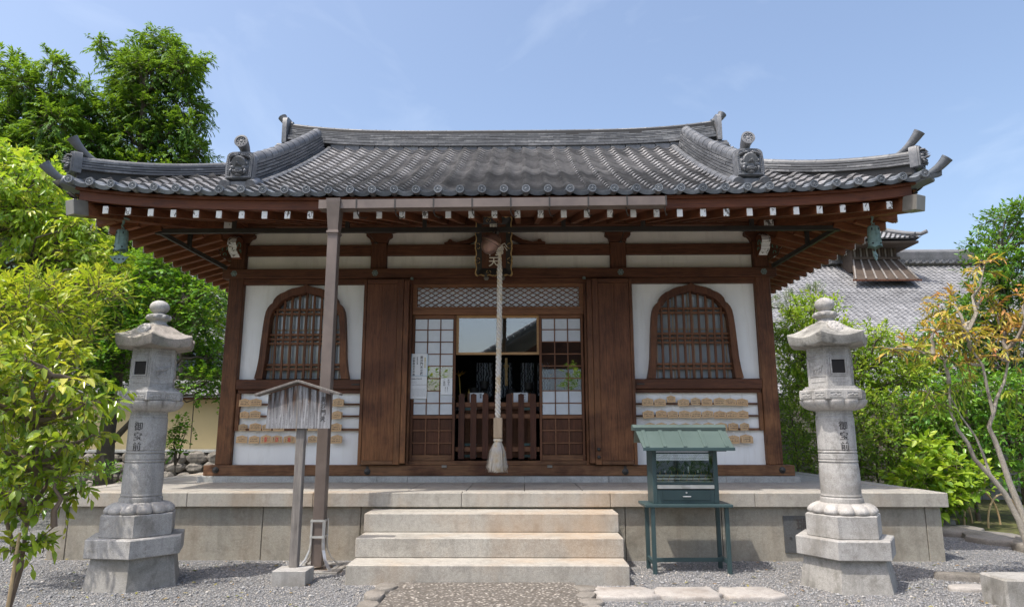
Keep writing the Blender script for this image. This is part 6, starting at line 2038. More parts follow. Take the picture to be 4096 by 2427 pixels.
def plant(name, label, cat, base, clumps, leaf, dens, tlen, k, ll, wr, seed, trunks=(), bark='bark', oval=True, group=None, limbs=True, ang=0.9,
          droop=0.25, planar=0.0, ysp=1.0, gap=0.32, up=0.35, fold=0.1, ldroop=0.12, n_parts=0, twig_r=0.004, jit=0.25, extra_twigs=True):
    g = np.random.default_rng(seed)
    root = thing(name, label, cat, base, group)
    tr = None
    for i, (pts, r0, r1) in enumerate(trunks):
        mb = MB(); n = len(pts)
        mb.tube(pts, [r0+(r1-r0)*q/(n-1) for q in range(n)], 9)
        tr = mb.build('trunk', M[bark], root, True, 60)
    if limbs and trunks:
        tp = [np.array(q) for pts, _, _ in trunks for q in pts]
        for (x, y, z, r) in clumps:
            c = np.array([x, y, z])
            cand = [q for q in tp if q[2] < z] or tp
            s = min(cand, key=lambda q: np.linalg.norm(q-c)+0.8*max(0, 0.3*np.linalg.norm(q-c)-(z-q[2])))
            w = wobble(s, c, 5, 0.05*np.linalg.norm(c-s), g)
            MB().tube(w, [0.05*r+0.012, 0.045*r+0.010, 0.035*r+0.008, 0.025*r+0.006, 0.012*r+0.003], 6).build('limb', M[bark], root, True, 60)
    S, D, T, O = twigs(g, clumps, dens, tlen, ysp, gap, up)
    P, LD, LN, L, W, tint = on_twigs(g, S, D, T, O, k, ll, wr, ang, droop, planar, jit)
    if extra_twigs:
        o = obj('twigs', sticks('twigs', S, S+D*T[:, None]*0.9 - UP*(T[:, None]*droop*0.8), twig_r, twig_r*0.4, M['twig']), root)
        tag(o, kind='stuff')
    if n_parts:
        # the leaves nearest the open yard are single objects
        c = np.array(base)
        order = np.argsort(np.linalg.norm(P - np.array([0.2, -6.3, 1.1]), axis=1))
        idx = order[:n_parts*3:3]
        mesh = near_leaf(M[leaf])
        for i in idx:
            d = LD[i]; s = unit(np.cross(d, LN[i])); nn = unit(np.cross(s, d))
            Mx = Matrix(((d[0]*L[i], s[0]*W[i], nn[0]*L[i], P[i][0]), (d[1]*L[i], s[1]*W[i], nn[1]*L[i], P[i][1]), (d[2]*L[i], s[2]*W[i], nn[2]*L[i], P[i][2]), (0, 0, 0, 1)))
            o = obj('leaf', mesh, root)
            o.matrix_world = Mx
            loc, rot, sc_ = Mx.decompose()
            o.parent = root; o.matrix_parent_inverse = Matrix.Translation(-Vector(base)); o.matrix_basis = Matrix.LocRotScale(loc, rot, sc_)
        m = np.ones(len(P), bool); m[idx] = False
        P, LD, LN, L, W, tint = P[m], LD[m], LN[m], L[m], W[m], tint[m]
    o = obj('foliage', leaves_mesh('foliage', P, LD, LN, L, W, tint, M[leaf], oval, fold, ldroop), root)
    tag(o, kind='stuff')
    return root

_nl = {}
def near_leaf(mat):
    """one finely shaped leaf: x along, y across, z up; unit length and width"""
    if mat.name in _nl: return _nl[mat.name]
    V = []; F = []
    st = [(0.0, 0.02), (0.12, 0.20), (0.30, 0.42), (0.50, 0.48), (0.70, 0.36), (0.86, 0.17), (1.0, 0.005)]
    for t, w in st:
        dz = -0.28*t*t + 0.06*t
        V += [(t, -w, dz+0.05*w*1.2), (t, 0, dz), (t, w, dz+0.05*w*1.2)]
    for i in range(len(st)-1):
        a = i*3
        F += [(a, a+3, a+4, a+1), (a+1, a+4, a+5, a+2)]
    me = raw_mesh('leaf', np.array(V), np.array(F), mat, np.full(len(V), 0.42), smooth=True)
    _nl[mat.name] = me
    return me

M['lf_cypress'] = leafmat('cypress_spray', [(0.027, 0.074, 0.018), (0.081, 0.189, 0.033), (0.162, 0.324, 0.050), (0.297, 0.486, 0.075)], 0.45, 0.55, 0.3)
M['lf_maple'] = leafmat('maple_leaf', [(0.024, 0.081, 0.013), (0.068, 0.203, 0.020), (0.162, 0.378, 0.035), (0.351, 0.594, 0.062)], 0.5, 0.45, 0.35)
M['lf_cherry'] = leafmat('yellow_green_leaf', [(0.068, 0.162, 0.018), (0.189, 0.351, 0.037), (0.432, 0.621, 0.069), (0.675, 0.700, 0.150)], 0.5, 0.32, 0.5)
M['lf_nandina'] = leafmat('yellow_nandina_leaf', [(0.08, 0.17, 0.02), (0.20, 0.34, 0.03), (0.42, 0.53, 0.05), (0.60, 0.61, 0.11)], 0.5, 0.4, 0.4)
M['lf_glossy'] = leafmat('glossy_evergreen_leaf', [(0.045, 0.11, 0.018), (0.14, 0.26, 0.03), (0.34, 0.46, 0.05), (0.62, 0.60, 0.10)], 0.45, 0.2, 0.6)
M['lf_bush'] = leafmat('light_green_leaf', [(0.041, 0.108, 0.013), (0.149, 0.297, 0.027), (0.351, 0.540, 0.050), (0.567, 0.675, 0.100)], 0.48, 0.42, 0.4)
M['lf_shrub'] = leafmat('mid_green_leaf', [(0.03, 0.08, 0.014), (0.10, 0.22, 0.025), (0.22, 0.40, 0.045), (0.44, 0.54, 0.08)], 0.48, 0.4, 0.45)
M['lf_dark'] = leafmat('deep_green_leaf', [(0.016, 0.057, 0.011), (0.047, 0.149, 0.020), (0.108, 0.284, 0.035), (0.270, 0.486, 0.062)], 0.4, 0.3, 0.5)
M['lf_pine'] = leafmat('pine_needle', [(0.020, 0.061, 0.019), (0.068, 0.149, 0.037), (0.162, 0.243, 0.062), (0.270, 0.338, 0.100)], 0.25, 0.5, 0.3)
M['lf_orange'] = leafmat('orange_nandina_leaf', [(0.16, 0.26, 0.03), (0.42, 0.45, 0.06), (0.66, 0.45, 0.12), (0.72, 0.28, 0.13)], 0.42, 0.4, 0.4)

def cl(Y, lst, g, dy=0.3, back=0):
    out = []
    for x, z, r in lst:
        y = Y + g.uniform(-dy, dy)
        out.append((x, y, z, r))
        if back: out.append((x*(1+0.03*back) + g.uniform(-0.3, 0.3)*r, y+back, z + 0.15*back, r*1.05))
    return out
rg = np.random.default_rng(21)

# --- cypresses behind the garden wall
A = [(-10.81, 12.81, 0.49), (-11.24, 12.27, 0.52), (-10.19, 12.2, 0.58), (-9.71, 11.66, 0.58), (-11.82, 11.94, 0.56), (-10.79, 11.41, 0.7), (-11.48, 11.09, 0.64), (-9.87, 10.75, 0.64), (-12.13, 12.38, 0.29), (-9.53, 12.25, 0.29), (-10.8, 10.37, 0.7), (-9.43, 9.85, 0.52), (-11.62, 10.12, 0.58), (-10.12, 9.6, 0.7), (-10.94, 9.35, 0.7), (-9.25, 9.21, 0.46), (-11.74, 9.1, 0.58), (-9.8, 8.71, 0.64), (-10.71, 8.35, 0.7), (-11.75, 8.1, 0.7), (-9.6, 7.9, 0.6), (-10.6, 7.3, 0.8), (-9.8, 6.6, 0.7), (-11.6, 6.9, 0.8), (-10.7, 5.9, 0.8), (-9.6, 5.3, 0.7)]
cyp = dict(leaf='lf_cypress', tlen=0.55, k=20, ll=0.15, wr=0.30, oval=False, ang=0.75, droop=0.32, planar=0.75, up=0.05, gap=0.6, twig_r=0.006, ldroop=0.2, group='cypress trees behind the garden wall')
plant('cypress_tree', 'tallest cypress tree, its rounded crown standing highest against the sky', 'tree', (-10.7, 12, 0), cl(12, A, rg, 0.5, 0.6), dens=200, seed=31,
      trunks=[(wobble((-10.7, 12, 0), (-10.8, 12.1, 12.4), 9, 0.08, rg), 0.26, 0.04)], **cyp)
B = [(-14.13, 11.2, 0.44), (-14.21, 10.6, 0.49), (-13.38, 10.50, 0.55), (-12.53, 11.0, 0.44), (-12.23, 10.5, 0.55), (-12.84, 10.0, 0.66), (-13.6, 9.64, 0.66), (-11.93, 9.9, 0.49), (-12.29, 9.27, 0.66), (-13.04, 8.91, 0.66), (-13.8, 8.68, 0.66), (-11.7, 9.03, 0.55), (-11.95, 8.31, 0.66), (-12.71, 8.08, 0.66), (-13.46, 7.85, 0.55), (-14.4, 9.4, 0.7), (-14.5, 8.2, 0.7), (-12.4, 7.2, 0.8), (-13.4, 6.9, 0.8), (-12.2, 6.2, 0.7), (-11.3, 7.6, 0.6)]
plant('cypress_tree', 'broad cypress tree with several pointed tops beside the tallest cypress', 'tree', (-13.0, 11, 0), cl(11, B, rg, 0.5, 0.6), dens=200, seed=32,
      trunks=[(wobble((-13.0, 11, 0), (-12.9, 11.1, 10.4), 8, 0.08, rg), 0.24, 0.04), (wobble((-13.0, 11, 3), (-14.1, 11.1, 10.6), 7, 0.08, rg), 0.14, 0.03)], **cyp)
Cc = [(-9.95, 6.75, 0.58), (-9.23, 6.44, 0.58), (-10.38, 6.24, 0.55), (-8.46, 6.64, 0.48), (-7.99, 5.83, 0.48), (-8.86, 5.73, 0.58), (-9.41, 5.43, 0.6), (-7.85, 6.44, 0.39), (-10.0, 5.2, 0.65), (-8.3, 5.1, 0.55), (-9.0, 4.7, 0.6), (-9.8, 4.2, 0.7), (-8.3, 4.2, 0.55), (-9.1, 3.6, 0.6), (-10.6, 4.6, 0.7)]
plant('cypress_tree', 'lower cypress tree reaching just above the roof corner', 'tree', (-9.2, 9, 0), cl(9, Cc, rg, 0.4, 0.7), dens=200, seed=33,
      trunks=[(wobble((-9.2, 9, 0), (-9.1, 9.1, 6.4), 7, 0.06, rg), 0.24, 0.05)], **cyp)
# --- maples behind the left lantern
Mp = [(-5.52, 4.19, 0.31), (-5.76, 3.84, 0.34), (-6.18, 3.91, 0.34), (-5.2, 3.77, 0.31), (-4.83, 3.35, 0.28), (-5.37, 3.35, 0.38), (-5.77, 3.28, 0.34), (-4.93, 2.94, 0.31), (-6.19, 3.35, 0.38), (-6.61, 3.49, 0.41), (-6.27, 2.87, 0.38), (-6.58, 2.6, 0.38), (-5.16, 2.47, 0.31), (-4.81, 2.33, 0.29), (-4.84, 1.94, 0.29), (-4.56, 1.74, 0.17), (-5.14, 1.94, 0.28), (-6.34, 2.27, 0.31), (-6.77, 3.08, 0.34), (-6.5, 2.0, 0.3), (-6.85, 2.3, 0.35), (-6.2, 1.75, 0.25), (-7.2, 3.2, 0.45), (-7.3, 2.6, 0.4), (-5.75, 2.75, 0.3), (-5.45, 2.9, 0.28)]
mpk = dict(leaf='lf_maple', tlen=0.30, k=11, ll=0.062, wr=0.85, oval=False, ang=1.1, droop=0.18, planar=0.55, up=-0.05, gap=0.55, twig_r=0.003, group='maples behind the podium')
plant('maple_tree', 'fresh green maple tree with a dark trunk behind the podium', 'tree', (-6.4, 4.7, 0), cl(4.6, Mp, rg, 0.35, 0.5), dens=560, seed=41,
      trunks=[(wobble((-6.4, 4.75, 0), (-6.42, 4.8, 3.4), 7, 0.03, rg), 0.15, 0.07), ([(-6.4, 4.75, 0.9), (-6.0, 4.6, 1.25), (-5.6, 4.5, 1.7), (-5.2, 4.5, 2.3)], 0.055, 0.02), ([(-6.42, 4.75, 1.9), (-5.8, 4.6, 2.6), (-5.2, 4.5, 3.2)], 0.045, 0.015)], **mpk)
plant('maple_sapling', 'small maple sapling growing at the foot of the ochre wall', 'tree', (-5.4, 5.2, 0), cl(5.0, [(-5.37, 1.23, 0.17), (-5.46, 1.03, 0.16), (-5.26, 1.12, 0.13), (-5.4, 0.82, 0.14)], rg, 0.05), dens=700, seed=42,
      trunks=[([(-5.4, 5.1, 0), (-5.42, 5.05, 0.6), (-5.36, 5.0, 1.2)], 0.012, 0.004)], **mpk)
M['lf_maple2'] = leafmat('yellowish_maple_leaf', [(0.041, 0.108, 0.015), (0.135, 0.297, 0.025), (0.324, 0.540, 0.044), (0.567, 0.700, 0.100)], 0.5, 0.45, 0.35)  # yellower and paler leaf colour than the first maple
m2 = dict(mpk); m2['leaf'] = 'lf_maple2'
plant('maple_tree', 'yellowish maple tree standing behind the ochre garden wall', 'tree', (-7.6, 8.6, 0), cl(8.8, [(-7.2, 4.3, 0.5), (-6.6, 4.0, 0.5), (-6.0, 3.9, 0.45), (-7.6, 3.7, 0.5), (-6.9, 3.4, 0.45), (-6.2, 4.6, 0.35), (-8.2, 4.2, 0.5), (-8.6, 3.4, 0.5), (-9.4, 3.0, 0.6), (-10.2, 3.0, 0.6), (-9.2, 2.4, 0.5)], rg, 0.3, 0.5), dens=330, seed=43,
      trunks=[(wobble((-7.6, 8.6, 0), (-7.2, 8.7, 3.4), 6, 0.05, rg), 0.11, 0.05)], **m2)
# --- yellow-green tree over the podium's left end
Ch = [(-5.33, 4.08, 0.2), (-5.12, 3.9, 0.2), (-5.28, 3.71, 0.22), (-4.84, 3.75, 0.18), (-5.02, 3.48, 0.24), (-4.66, 3.43, 0.2), (-5.17, 3.25, 0.24), (-4.76, 3.16, 0.24), (-4.42, 3.25, 0.14), (-4.99, 2.89, 0.26), (-4.56, 2.93, 0.22), (-4.26, 3.00, 0.15), (-4.15, 2.80, 0.11), (-4.44, 2.71, 0.17), (-5.5, 3.5, 0.3), (-5.6, 3.0, 0.3), (-5.3, 2.5, 0.3), (-4.8, 2.5, 0.22), (-5.7, 4.2, 0.25)]
plant('broadleaf_tree', 'yellow-green broadleaf tree spreading beneath the eave corner', 'tree', (-5.9, 0.9, 0), cl(0.6, Ch, rg, 0.25, 0.45), 'lf_cherry', 620, 0.26, 8, 0.088, 0.46, 51,
      trunks=[(wobble((-5.9, 0.9, 0), (-5.6, 0.8, 3.3), 6, 0.05, rg), 0.07, 0.03)], droop=0.35, ang=0.9, ldroop=0.28, gap=0.5, up=0.15)
Nd = [(-3.44, 2.19, 0.14), (-3.22, 2.22, 0.12), (-3.0, 2.17, 0.12), (-2.87, 2.20, 0.09), (-3.51, 2.06, 0.15), (-3.26, 2.03, 0.14), (-3.04, 2.0, 0.11), (-3.39, 1.88, 0.15), (-3.12, 1.85, 0.11), (-2.95, 1.90, 0.07), (-3.6, 1.8, 0.18), (-3.4, 1.6, 0.16), (-3.7, 2.1, 0.18), (-3.75, 1.5, 0.2), (-3.2, 1.62, 0.12)]
plant('nandina_bush', 'tall yellow-green nandina bush rising behind the glossy-leaved shrub', 'shrub', (-3.6, -1.4, 0), cl(-1.4, Nd, rg, 0.15, 0.3), 'lf_nandina', 900, 0.20, 9, 0.072, 0.32, 52,
      trunks=[(wobble((-3.6, -1.4, 0), (-3.3, -1.35, 1.9), 6, 0.03, rg), 0.014, 0.008), (wobble((-3.65, -1.3, 0), (-3.55, -1.3, 1.9), 6, 0.03, rg), 0.014, 0.008), (wobble((-3.7, -1.4, 0), (-3.1, -1.4, 1.7), 6, 0.03, rg), 0.012, 0.007)], bark='twig', droop=0.15, ang=0.8, planar=0.3, up=0.5, gap=0.4, n_parts=150, limbs=False)
Gl = [(-2.30, 1.50, 0.12), (-2.14, 1.47, 0.10), (-2.30, 1.37, 0.13), (-2.13, 1.33, 0.12), (-2.00, 1.36, 0.08), (-2.20, 1.21, 0.13), (-2.03, 1.19, 0.10), (-1.91, 1.27, 0.06), (-2.22, 1.05, 0.12), (-2.05, 1.03, 0.10), (-1.95, 1.07, 0.07), (-2.22, 0.9, 0.10), (-2.07, 0.86, 0.08), (-1.97, 0.92, 0.06), (-2.14, 0.76, 0.07), (-2.04, 0.80, 0.05), (-2.42, 1.1, 0.16), (-2.45, 1.4, 0.16), (-2.38, 0.85, 0.13)]
gx = cl(-3.0, Gl, rg, 0.12, 0.28) + [(-2.13, -2.95, 0.60, 0.05), (-2.02, -2.95, 0.62, 0.035)]
plant('evergreen_shrub', 'big glossy-leaved evergreen shrub tied to a bamboo stake', 'shrub', (-2.15, -2.95, 0), gx, 'lf_glossy', 950, 0.15, 7, 0.064, 0.46, 53,
      trunks=[(wobble((-2.16, -2.9, 0), (-2.1, -2.9, 1.4), 7, 0.02, rg), 0.012, 0.006), (wobble((-2.2, -2.85, 0), (-2.25, -2.8, 1.4), 7, 0.02, rg), 0.012, 0.006), ([(-2.16, -2.92, 0.3), (-2.12, -2.94, 0.55), (-1.96, -2.95, 0.68)], 0.006, 0.003)], bark='twig', droop=0.4, ang=1.0, ldroop=0.3, up=0.1, gap=0.3, n_parts=300, twig_r=0.0025)
sk = MB().tube([(-2.098, -3.0, -0.02), (-2.10, -3.0, 0.25), (-2.085, -3.0, 0.66)], [0.0085, 0.008, 0.007], 10).build('bamboo_stake', M['bamboo'], None, True); tag(sk, 'thin tan bamboo stake supporting the glossy-leaved shrub', 'stake')
# ground cover at far left
plant('low_shrub', 'low dark shrub at the foot of the garden wall trees', 'shrub', (-6.6, 2.6, 0), [(-6.2, 2.6, 0.5, 0.5), (-6.9, 2.4, 0.55, 0.55), (-7.6, 2.9, 0.6, 0.6), (-6.5, 3.6, 0.5, 0.5), (-7.4, 3.8, 0.8, 0.6), (-5.7, 2.2, 0.35, 0.35), (-6.5, 1.4, 0.6, 0.5), (-5.8, 0.9, 0.5, 0.4), (-6.6, 3.9, 1.3, 0.45), (-7.2, 3.9, 1.7, 0.5), (-6.9, 3.4, 1.1, 0.45), (-7.6, 4.2, 2.2, 0.5), (-5.9, 3.9, 0.4, 0.35)], 'lf_dark', 330, 0.25, 9, 0.07, 0.5, 54, limbs=False)

# --- right side
plant('flowering_bush', 'bright yellow-green bush behind the lantern by the candle cabinet', 'shrub', (4.9, 3.8, 0), cl(3.7, [(4.38, 2.7, 0.25), (4.6, 2.46, 0.28), (4.96, 2.58, 0.25), (5.24, 2.34, 0.28), (4.34, 2.16, 0.28), (4.74, 2.04, 0.28), (5.08, 1.92, 0.28), (5.45, 2.04, 0.25), (5.72, 1.86, 0.25), (4.53, 1.69, 0.25), (5.41, 1.63, 0.28), (4.62, 2.95, 0.20), (4.9, 2.95, 0.16), (5.5, 2.5, 0.18), (5.75, 2.35, 0.18), (6.0, 2.2, 0.2), (4.2, 2.5, 0.2), (6.1, 1.9, 0.25), (4.25, 1.8, 0.2)], rg, 0.2, 0.4), 'lf_bush', 760, 0.24, 10, 0.062, 0.46, 61,
      trunks=[(wobble((4.9, 3.8, 0), (4.6, 3.8, 2.2), 6, 0.04, rg), 0.03, 0.012), (wobble((4.95, 3.8, 0), (5.2, 3.8, 2.0), 6, 0.04, rg), 0.03, 0.012)], droop=0.2, gap=0.45)
plant('small_leaved_shrub', 'dense mid-green shrub growing beside the podium corner column', 'shrub', (4.1, 3.6, 0), cl(3.3, [(3.97, 1.66, 0.22), (4.11, 1.27, 0.27), (4.0, 0.94, 0.24), (4.1, 0.65, 0.26), (4.35, 1.5, 0.25), (4.45, 1.0, 0.28), (4.5, 0.6, 0.28)], rg, 0.12, 0.4), 'lf_shrub', 640, 0.20, 9, 0.050, 0.46, 62, trunks=[(wobble((4.2, 3.6, 0), (4.1, 3.5, 1.3), 6, 0.03, rg), 0.02, 0.008)], limbs=False)
plant('hedge_shrub', 'wide green hedge shrub with bare stems behind the podium corner', 'shrub', (5.4, 3.4, 0), cl(3.2, [(5.07, 1.44, 0.3), (5.45, 1.38, 0.3), (5.78, 1.27, 0.27), (5.14, 1.0, 0.3), (5.51, 0.89, 0.3), (5.9, 0.94, 0.27), (4.93, 0.66, 0.21), (5.25, 0.56, 0.24), (4.85, 1.2, 0.25), (4.8, 0.9, 0.2), (5.6, 0.5, 0.25)], rg, 0.2, 0.4), 'lf_shrub', 560, 0.24, 9, 0.060, 0.5, 63,
      trunks=[(wobble((5.0+0.15*i, 3.4, 0), (4.9+0.22*i, 3.3, 1.2), 5, 0.04, rg), 0.016, 0.007) for i in range(5)], limbs=False, gap=0.5)
plant('hydrangea', 'round-leaved hydrangea bush at the corner of the podium', 'shrub', (5.3, 2.2, 0), cl(2.1, [(4.96, 0.59, 0.21), (5.18, 0.45, 0.24), (5.4, 0.68, 0.21), (5.45, 0.36, 0.21), (5.25, 0.25, 0.18), (5.05, 0.33, 0.16), (5.67, 0.55, 0.21), (5.3, 0.9, 0.18)], rg, 0.15, 0.3), 'lf_bush', 480, 0.20, 6, 0.105, 0.68, 64, droop=0.3, limbs=False, fold=0.12)
plant('camellia_shrub', 'deep green glossy shrub behind the bent grey nandina stems', 'shrub', (6.1, 2.8, 0), cl(2.7, [(5.76, 1.01, 0.28), (6.11, 0.91, 0.28), (6.05, 1.26, 0.28), (6.28, 0.65, 0.25), (6.49, 1.06, 0.25), (6.38, 1.42, 0.28), (5.99, 1.63, 0.25), (5.65, 1.37, 0.23), (6.6, 0.6, 0.3), (6.0, 0.5, 0.25), (6.7, 1.6, 0.3), (6.3, 1.8, 0.25)], rg, 0.2, 0.4), 'lf_dark', 560, 0.22, 8, 0.075, 0.5, 65,
      trunks=[(wobble((6.1, 2.8, 0), (6.1, 2.8, 1.5), 5, 0.03, rg), 0.03, 0.012)], limbs=False)
plant('hedge_shrub', 'tall mixed hedge shrub filling the gap before the grey block wall', 'shrub', (6.0, 4.9, 0), cl(4.9, [(4.6, 1.9, 0.4), (5.2, 2.2, 0.4), (5.8, 2.3, 0.4), (6.4, 2.4, 0.4), (4.8, 1.3, 0.4), (5.4, 1.5, 0.4), (6.0, 1.6, 0.4), (6.6, 1.7, 0.4), (4.7, 0.7, 0.4), (5.3, 0.8, 0.4), (6.0, 0.9, 0.4), (6.7, 1.0, 0.4), (7.1, 2.0, 0.4), (7.3, 1.2, 0.4), (4.3, 2.3, 0.3)], rg, 0.15), 'lf_shrub', 420, 0.26, 9, 0.06, 0.5, 70, limbs=False, gap=0.35)
plant('evergreen_tree', 'tall bright green evergreen tree before the far tiled roof', 'tree', (8.2, 4.8, 0), cl(4.6, [(8.44, 4.68, 0.27), (8.24, 4.19, 0.31), (8.0, 3.85, 0.27), (8.31, 3.71, 0.34), (8.0, 3.37, 0.34), (7.63, 3.04, 0.31), (8.29, 3.1, 0.34), (7.86, 2.77, 0.34), (7.21, 2.77, 0.24), (6.92, 2.40, 0.28), (7.42, 2.38, 0.34), (7.99, 2.31, 0.34), (6.93, 1.99, 0.31), (7.48, 1.86, 0.34), (7.98, 1.8, 0.34), (8.63, 4.12, 0.34), (8.46, 2.44, 0.41), (8.8, 4.7, 0.3), (8.9, 3.5, 0.4), (7.2, 1.4, 0.35), (7.8, 1.2, 0.4), (6.9, 0.9, 0.35), (8.5, 1.3, 0.4)], rg, 0.3, 0.5), 'lf_dark', 480, 0.26, 9, 0.085, 0.46, 66,
      trunks=[(wobble((8.2, 4.8, 0), (8.25, 4.8, 4.1), 7, 0.04, rg), 0.10, 0.04)], up=0.55, gap=0.4)
plant('pine_tree', 'small clipped pine tree between the hall and the far roof', 'tree', (5.6, 6.7, 0), cl(6.6, [(5.42, 3.56, 0.23), (5.82, 3.68, 0.23), (5.25, 3.32, 0.18), (5.55, 3.24, 0.2), (5.18, 2.93, 0.2), (5.99, 3.4, 0.16), (5.12, 2.62, 0.2), (5.17, 2.31, 0.2), (5.6, 2.7, 0.25), (5.0, 3.5, 0.2)], rg, 0.2), 'lf_pine', 900, 0.13, 26, 0.085, 0.05, 67,
      trunks=[([(5.6, 6.7, 0), (5.65, 6.7, 1.4), (5.5, 6.7, 2.3), (5.75, 6.7, 3.0), (5.5, 6.65, 3.4)], 0.08, 0.03)], oval=False, ang=0.75, droop=0.0, up=0.6, gap=0.2)

# --- orange nandina with bent grey stems
nst = [([(4.10, -0.95, 0.0), (4.06, -0.92, 0.25), (4.028, -0.9, 0.458), (3.945, -0.9, 0.664), (3.859, -0.9, 0.784), (3.752, -0.9, 0.914), (3.716, -0.9, 1.036), (3.651, -0.9, 1.138), (3.611, -0.9, 1.283), (3.626, -0.9, 1.491), (3.607, -0.9, 1.693)], 0.026, 0.006),
       ([(3.871, -0.88, 0.790), (3.842, -0.86, 0.975), (3.805, -0.86, 1.087), (3.719, -0.86, 1.231), (3.646, -0.86, 1.397)], 0.011, 0.005),
       ([(4.12, -0.9, 0.0), (4.09, -0.9, 0.3), (4.056, -0.9, 0.517), (3.995, -0.9, 0.734), (3.958, -0.9, 0.915), (3.925, -0.9, 1.057), (3.892, -0.9, 1.159), (3.941, -0.9, 1.262), (3.921, -0.9, 1.429), (3.906, -0.9, 1.639), (3.837, -0.9, 1.757), (3.822, -0.9, 1.897)], 0.028, 0.006),
       ([(3.941, -0.9, 1.262), (3.976, -0.9, 1.366), (4.056, -0.9, 1.502), (4.109, -0.9, 1.661), (4.111, -0.9, 1.757)], 0.015, 0.006),
       ([(3.607, -0.9, 1.68), (3.50, -0.95, 1.72), (3.30, -1.0, 1.755), (3.10, -1.0, 1.765)], 0.006, 0.003)]
On = [(4.0, 2.44, 0.12), (3.8, 2.16, 0.14), (3.62, 2.06, 0.13), (4.03, 2.19, 0.13), (4.14, 2.06, 0.13), (3.5, 1.88, 0.13), (3.73, 1.88, 0.15), (3.95, 1.85, 0.15), (4.14, 1.85, 0.13), (3.3, 1.78, 0.07), (3.18, 1.76, 0.04), (3.58, 1.68, 0.10), (3.83, 1.66, 0.09), (3.46, 1.76, 0.10), (4.03, 1.70, 0.09), (4.3, 2.2, 0.12), (4.3, 1.9, 0.14)]
plant('nandina_tree', 'orange and yellow leaved nandina with bent grey lichened stems', 'shrub', (4.1, -0.92, 0), cl(-0.9, On, rg, 0.15), 'lf_orange', 850, 0.17, 9, 0.066, 0.30, 68, trunks=nst, bark='bark_pale', droop=0.22, ang=0.8, planar=0.4, up=0.25, gap=0.45, ldroop=0.2, n_parts=300)
plant('nandina_tree', 'faded green drooping nandina spray on the bent grey stems', 'shrub', (3.6, -0.9, 1.2), cl(-0.9, [(3.5, 1.32, 0.10), (3.62, 1.42, 0.09), (3.42, 1.42, 0.07), (3.7, 1.5, 0.07), (4.14, 1.40, 0.10), (4.2, 1.2, 0.1)], rg, 0.1), 'lf_nandina', 300, 0.14, 8, 0.066, 0.28, 69, droop=0.5, up=-0.3, gap=0.4, ldroop=0.3)

# --- wire hoops edging the planting
for i, (x, y, w, h) in enumerate(((5.85, 2.35, 0.28, 0.42), (6.05, 2.25, 0.26, 0.38), (5.62, 2.5, 0.26, 0.40))):
    pts = [(x - w*math.cos(a), y - 0.35*w*math.cos(a), max(0, h*math.sin(a))) for a in np.linspace(0, math.pi, 17)]
    o = MB().tube([(pts[0][0], pts[0][1], -0.05)] + pts + [(pts[-1][0], pts[-1][1], -0.05)], 0.011, 7).build('garden_hoop', M['bamboo'], None, True)
    tag(o, 'bent split-bamboo hoop edging the hydrangea bed', 'garden hoop', 'bamboo hoops by the hydrangea')
def moss():
    t = NT('mossy_earth')
    v = t.coord()
    c = t.ramp(t.noise(v, 6, 6, 0.7), [(0.35, (0.07, 0.055, 0.03)), (0.55, (0.11, 0.12, 0.03)), (0.7, (0.20, 0.20, 0.05))])
    t.pbr(c, 0.95, t.bump(t.noise(v, 60, 5, 0.7), 1.0, 0.02))
    return t.m
M['moss'] = moss()
sheet('planting_bed', [(5.0, 1.95), (5.35, 1.2), (6.3, 0.2), (9.5, -2.2), (12, -2.2), (12, 9), (4.7, 9), (4.7, 2.4)], 0.006, M['moss'])

# ================================================================== BACKGROUND STRUCTURES
# garden wall on the left: rubble base, ochre plaster, tiled cap
gw = thing('garden_wall', 'ochre plaster garden wall on a rubble stone base with tiled cap', 'wall', (-7.5, 8, 0))
MB().box(-14, -3.6, 8.0, 8.3, 0.78, 1.80).build('plaster_wall', M['cream'], gw)
for x in (-11.5, -9.0, -6.62, -4.6):
    MB().box(x-0.008, x+0.008, 7.9945, 7.9995, 0.80, 1.78).build('joint', M['bark'], gw)
MB().box(-14, -3.6, 7.88, 8.4, -0.05, 0.70).build('footing', M['bark'], gw)
MB().box(-14, -3.6, 7.80, 8.4, 0.72, 0.779, 0.006).build('ledge', M['granite_curb'], gw)
sg = random.Random(77)
for row in range(4):
    x = -10.5
    while x < -4.6:
        w = sg.uniform(0.22, 0.48); h = sg.uniform(0.17, 0.26)
        z = 0.06 + 0.185*row + sg.uniform(-0.02, 0.02)
        mb = MB().ball((0, 0, 0), 1.0, 9, 6)
        mb.v = [(p[0]*w*0.52*(1+sg.uniform(-0.14, 0.14)) + x + w/2, 7.84 + p[1]*0.10*(1+sg.uniform(-0.2, 0.2)), p[2]*h*0.55*(1+sg.uniform(-0.14, 0.14)) + z) for p in mb.v]
        mb.build('stone', M['rock'], gw)
        x += w*0.97
MB().box(-14, -3.6, 7.74, 8.56, 1.80, 1.84, 0.005).build('eave_board', M['wood_x'], gw)
capm = []
for j in range(4):
    y = 7.66 + 0.125*j
    x = -12
    while x < -4:
        capm.append(Matrix.Translation((x, y, 1.84+0.52*(y-7.66))) @ Matrix.Rotation(R(27), 4, 'X') @ Matrix.Scale(1.15, 4)); x += PIT*1.15
cp = joined(capm, TV, TF, M['tile_far'], 'cap_tiles', gw)
MB().tube([(-14, 8.17, 2.14), (-3.7, 8.17, 2.14)], 0.09, 12).box(-14, -3.7, 8.07, 8.27, 2.02, 2.10).build('cap_ridge', M['tile_far'], gw, True, 40)
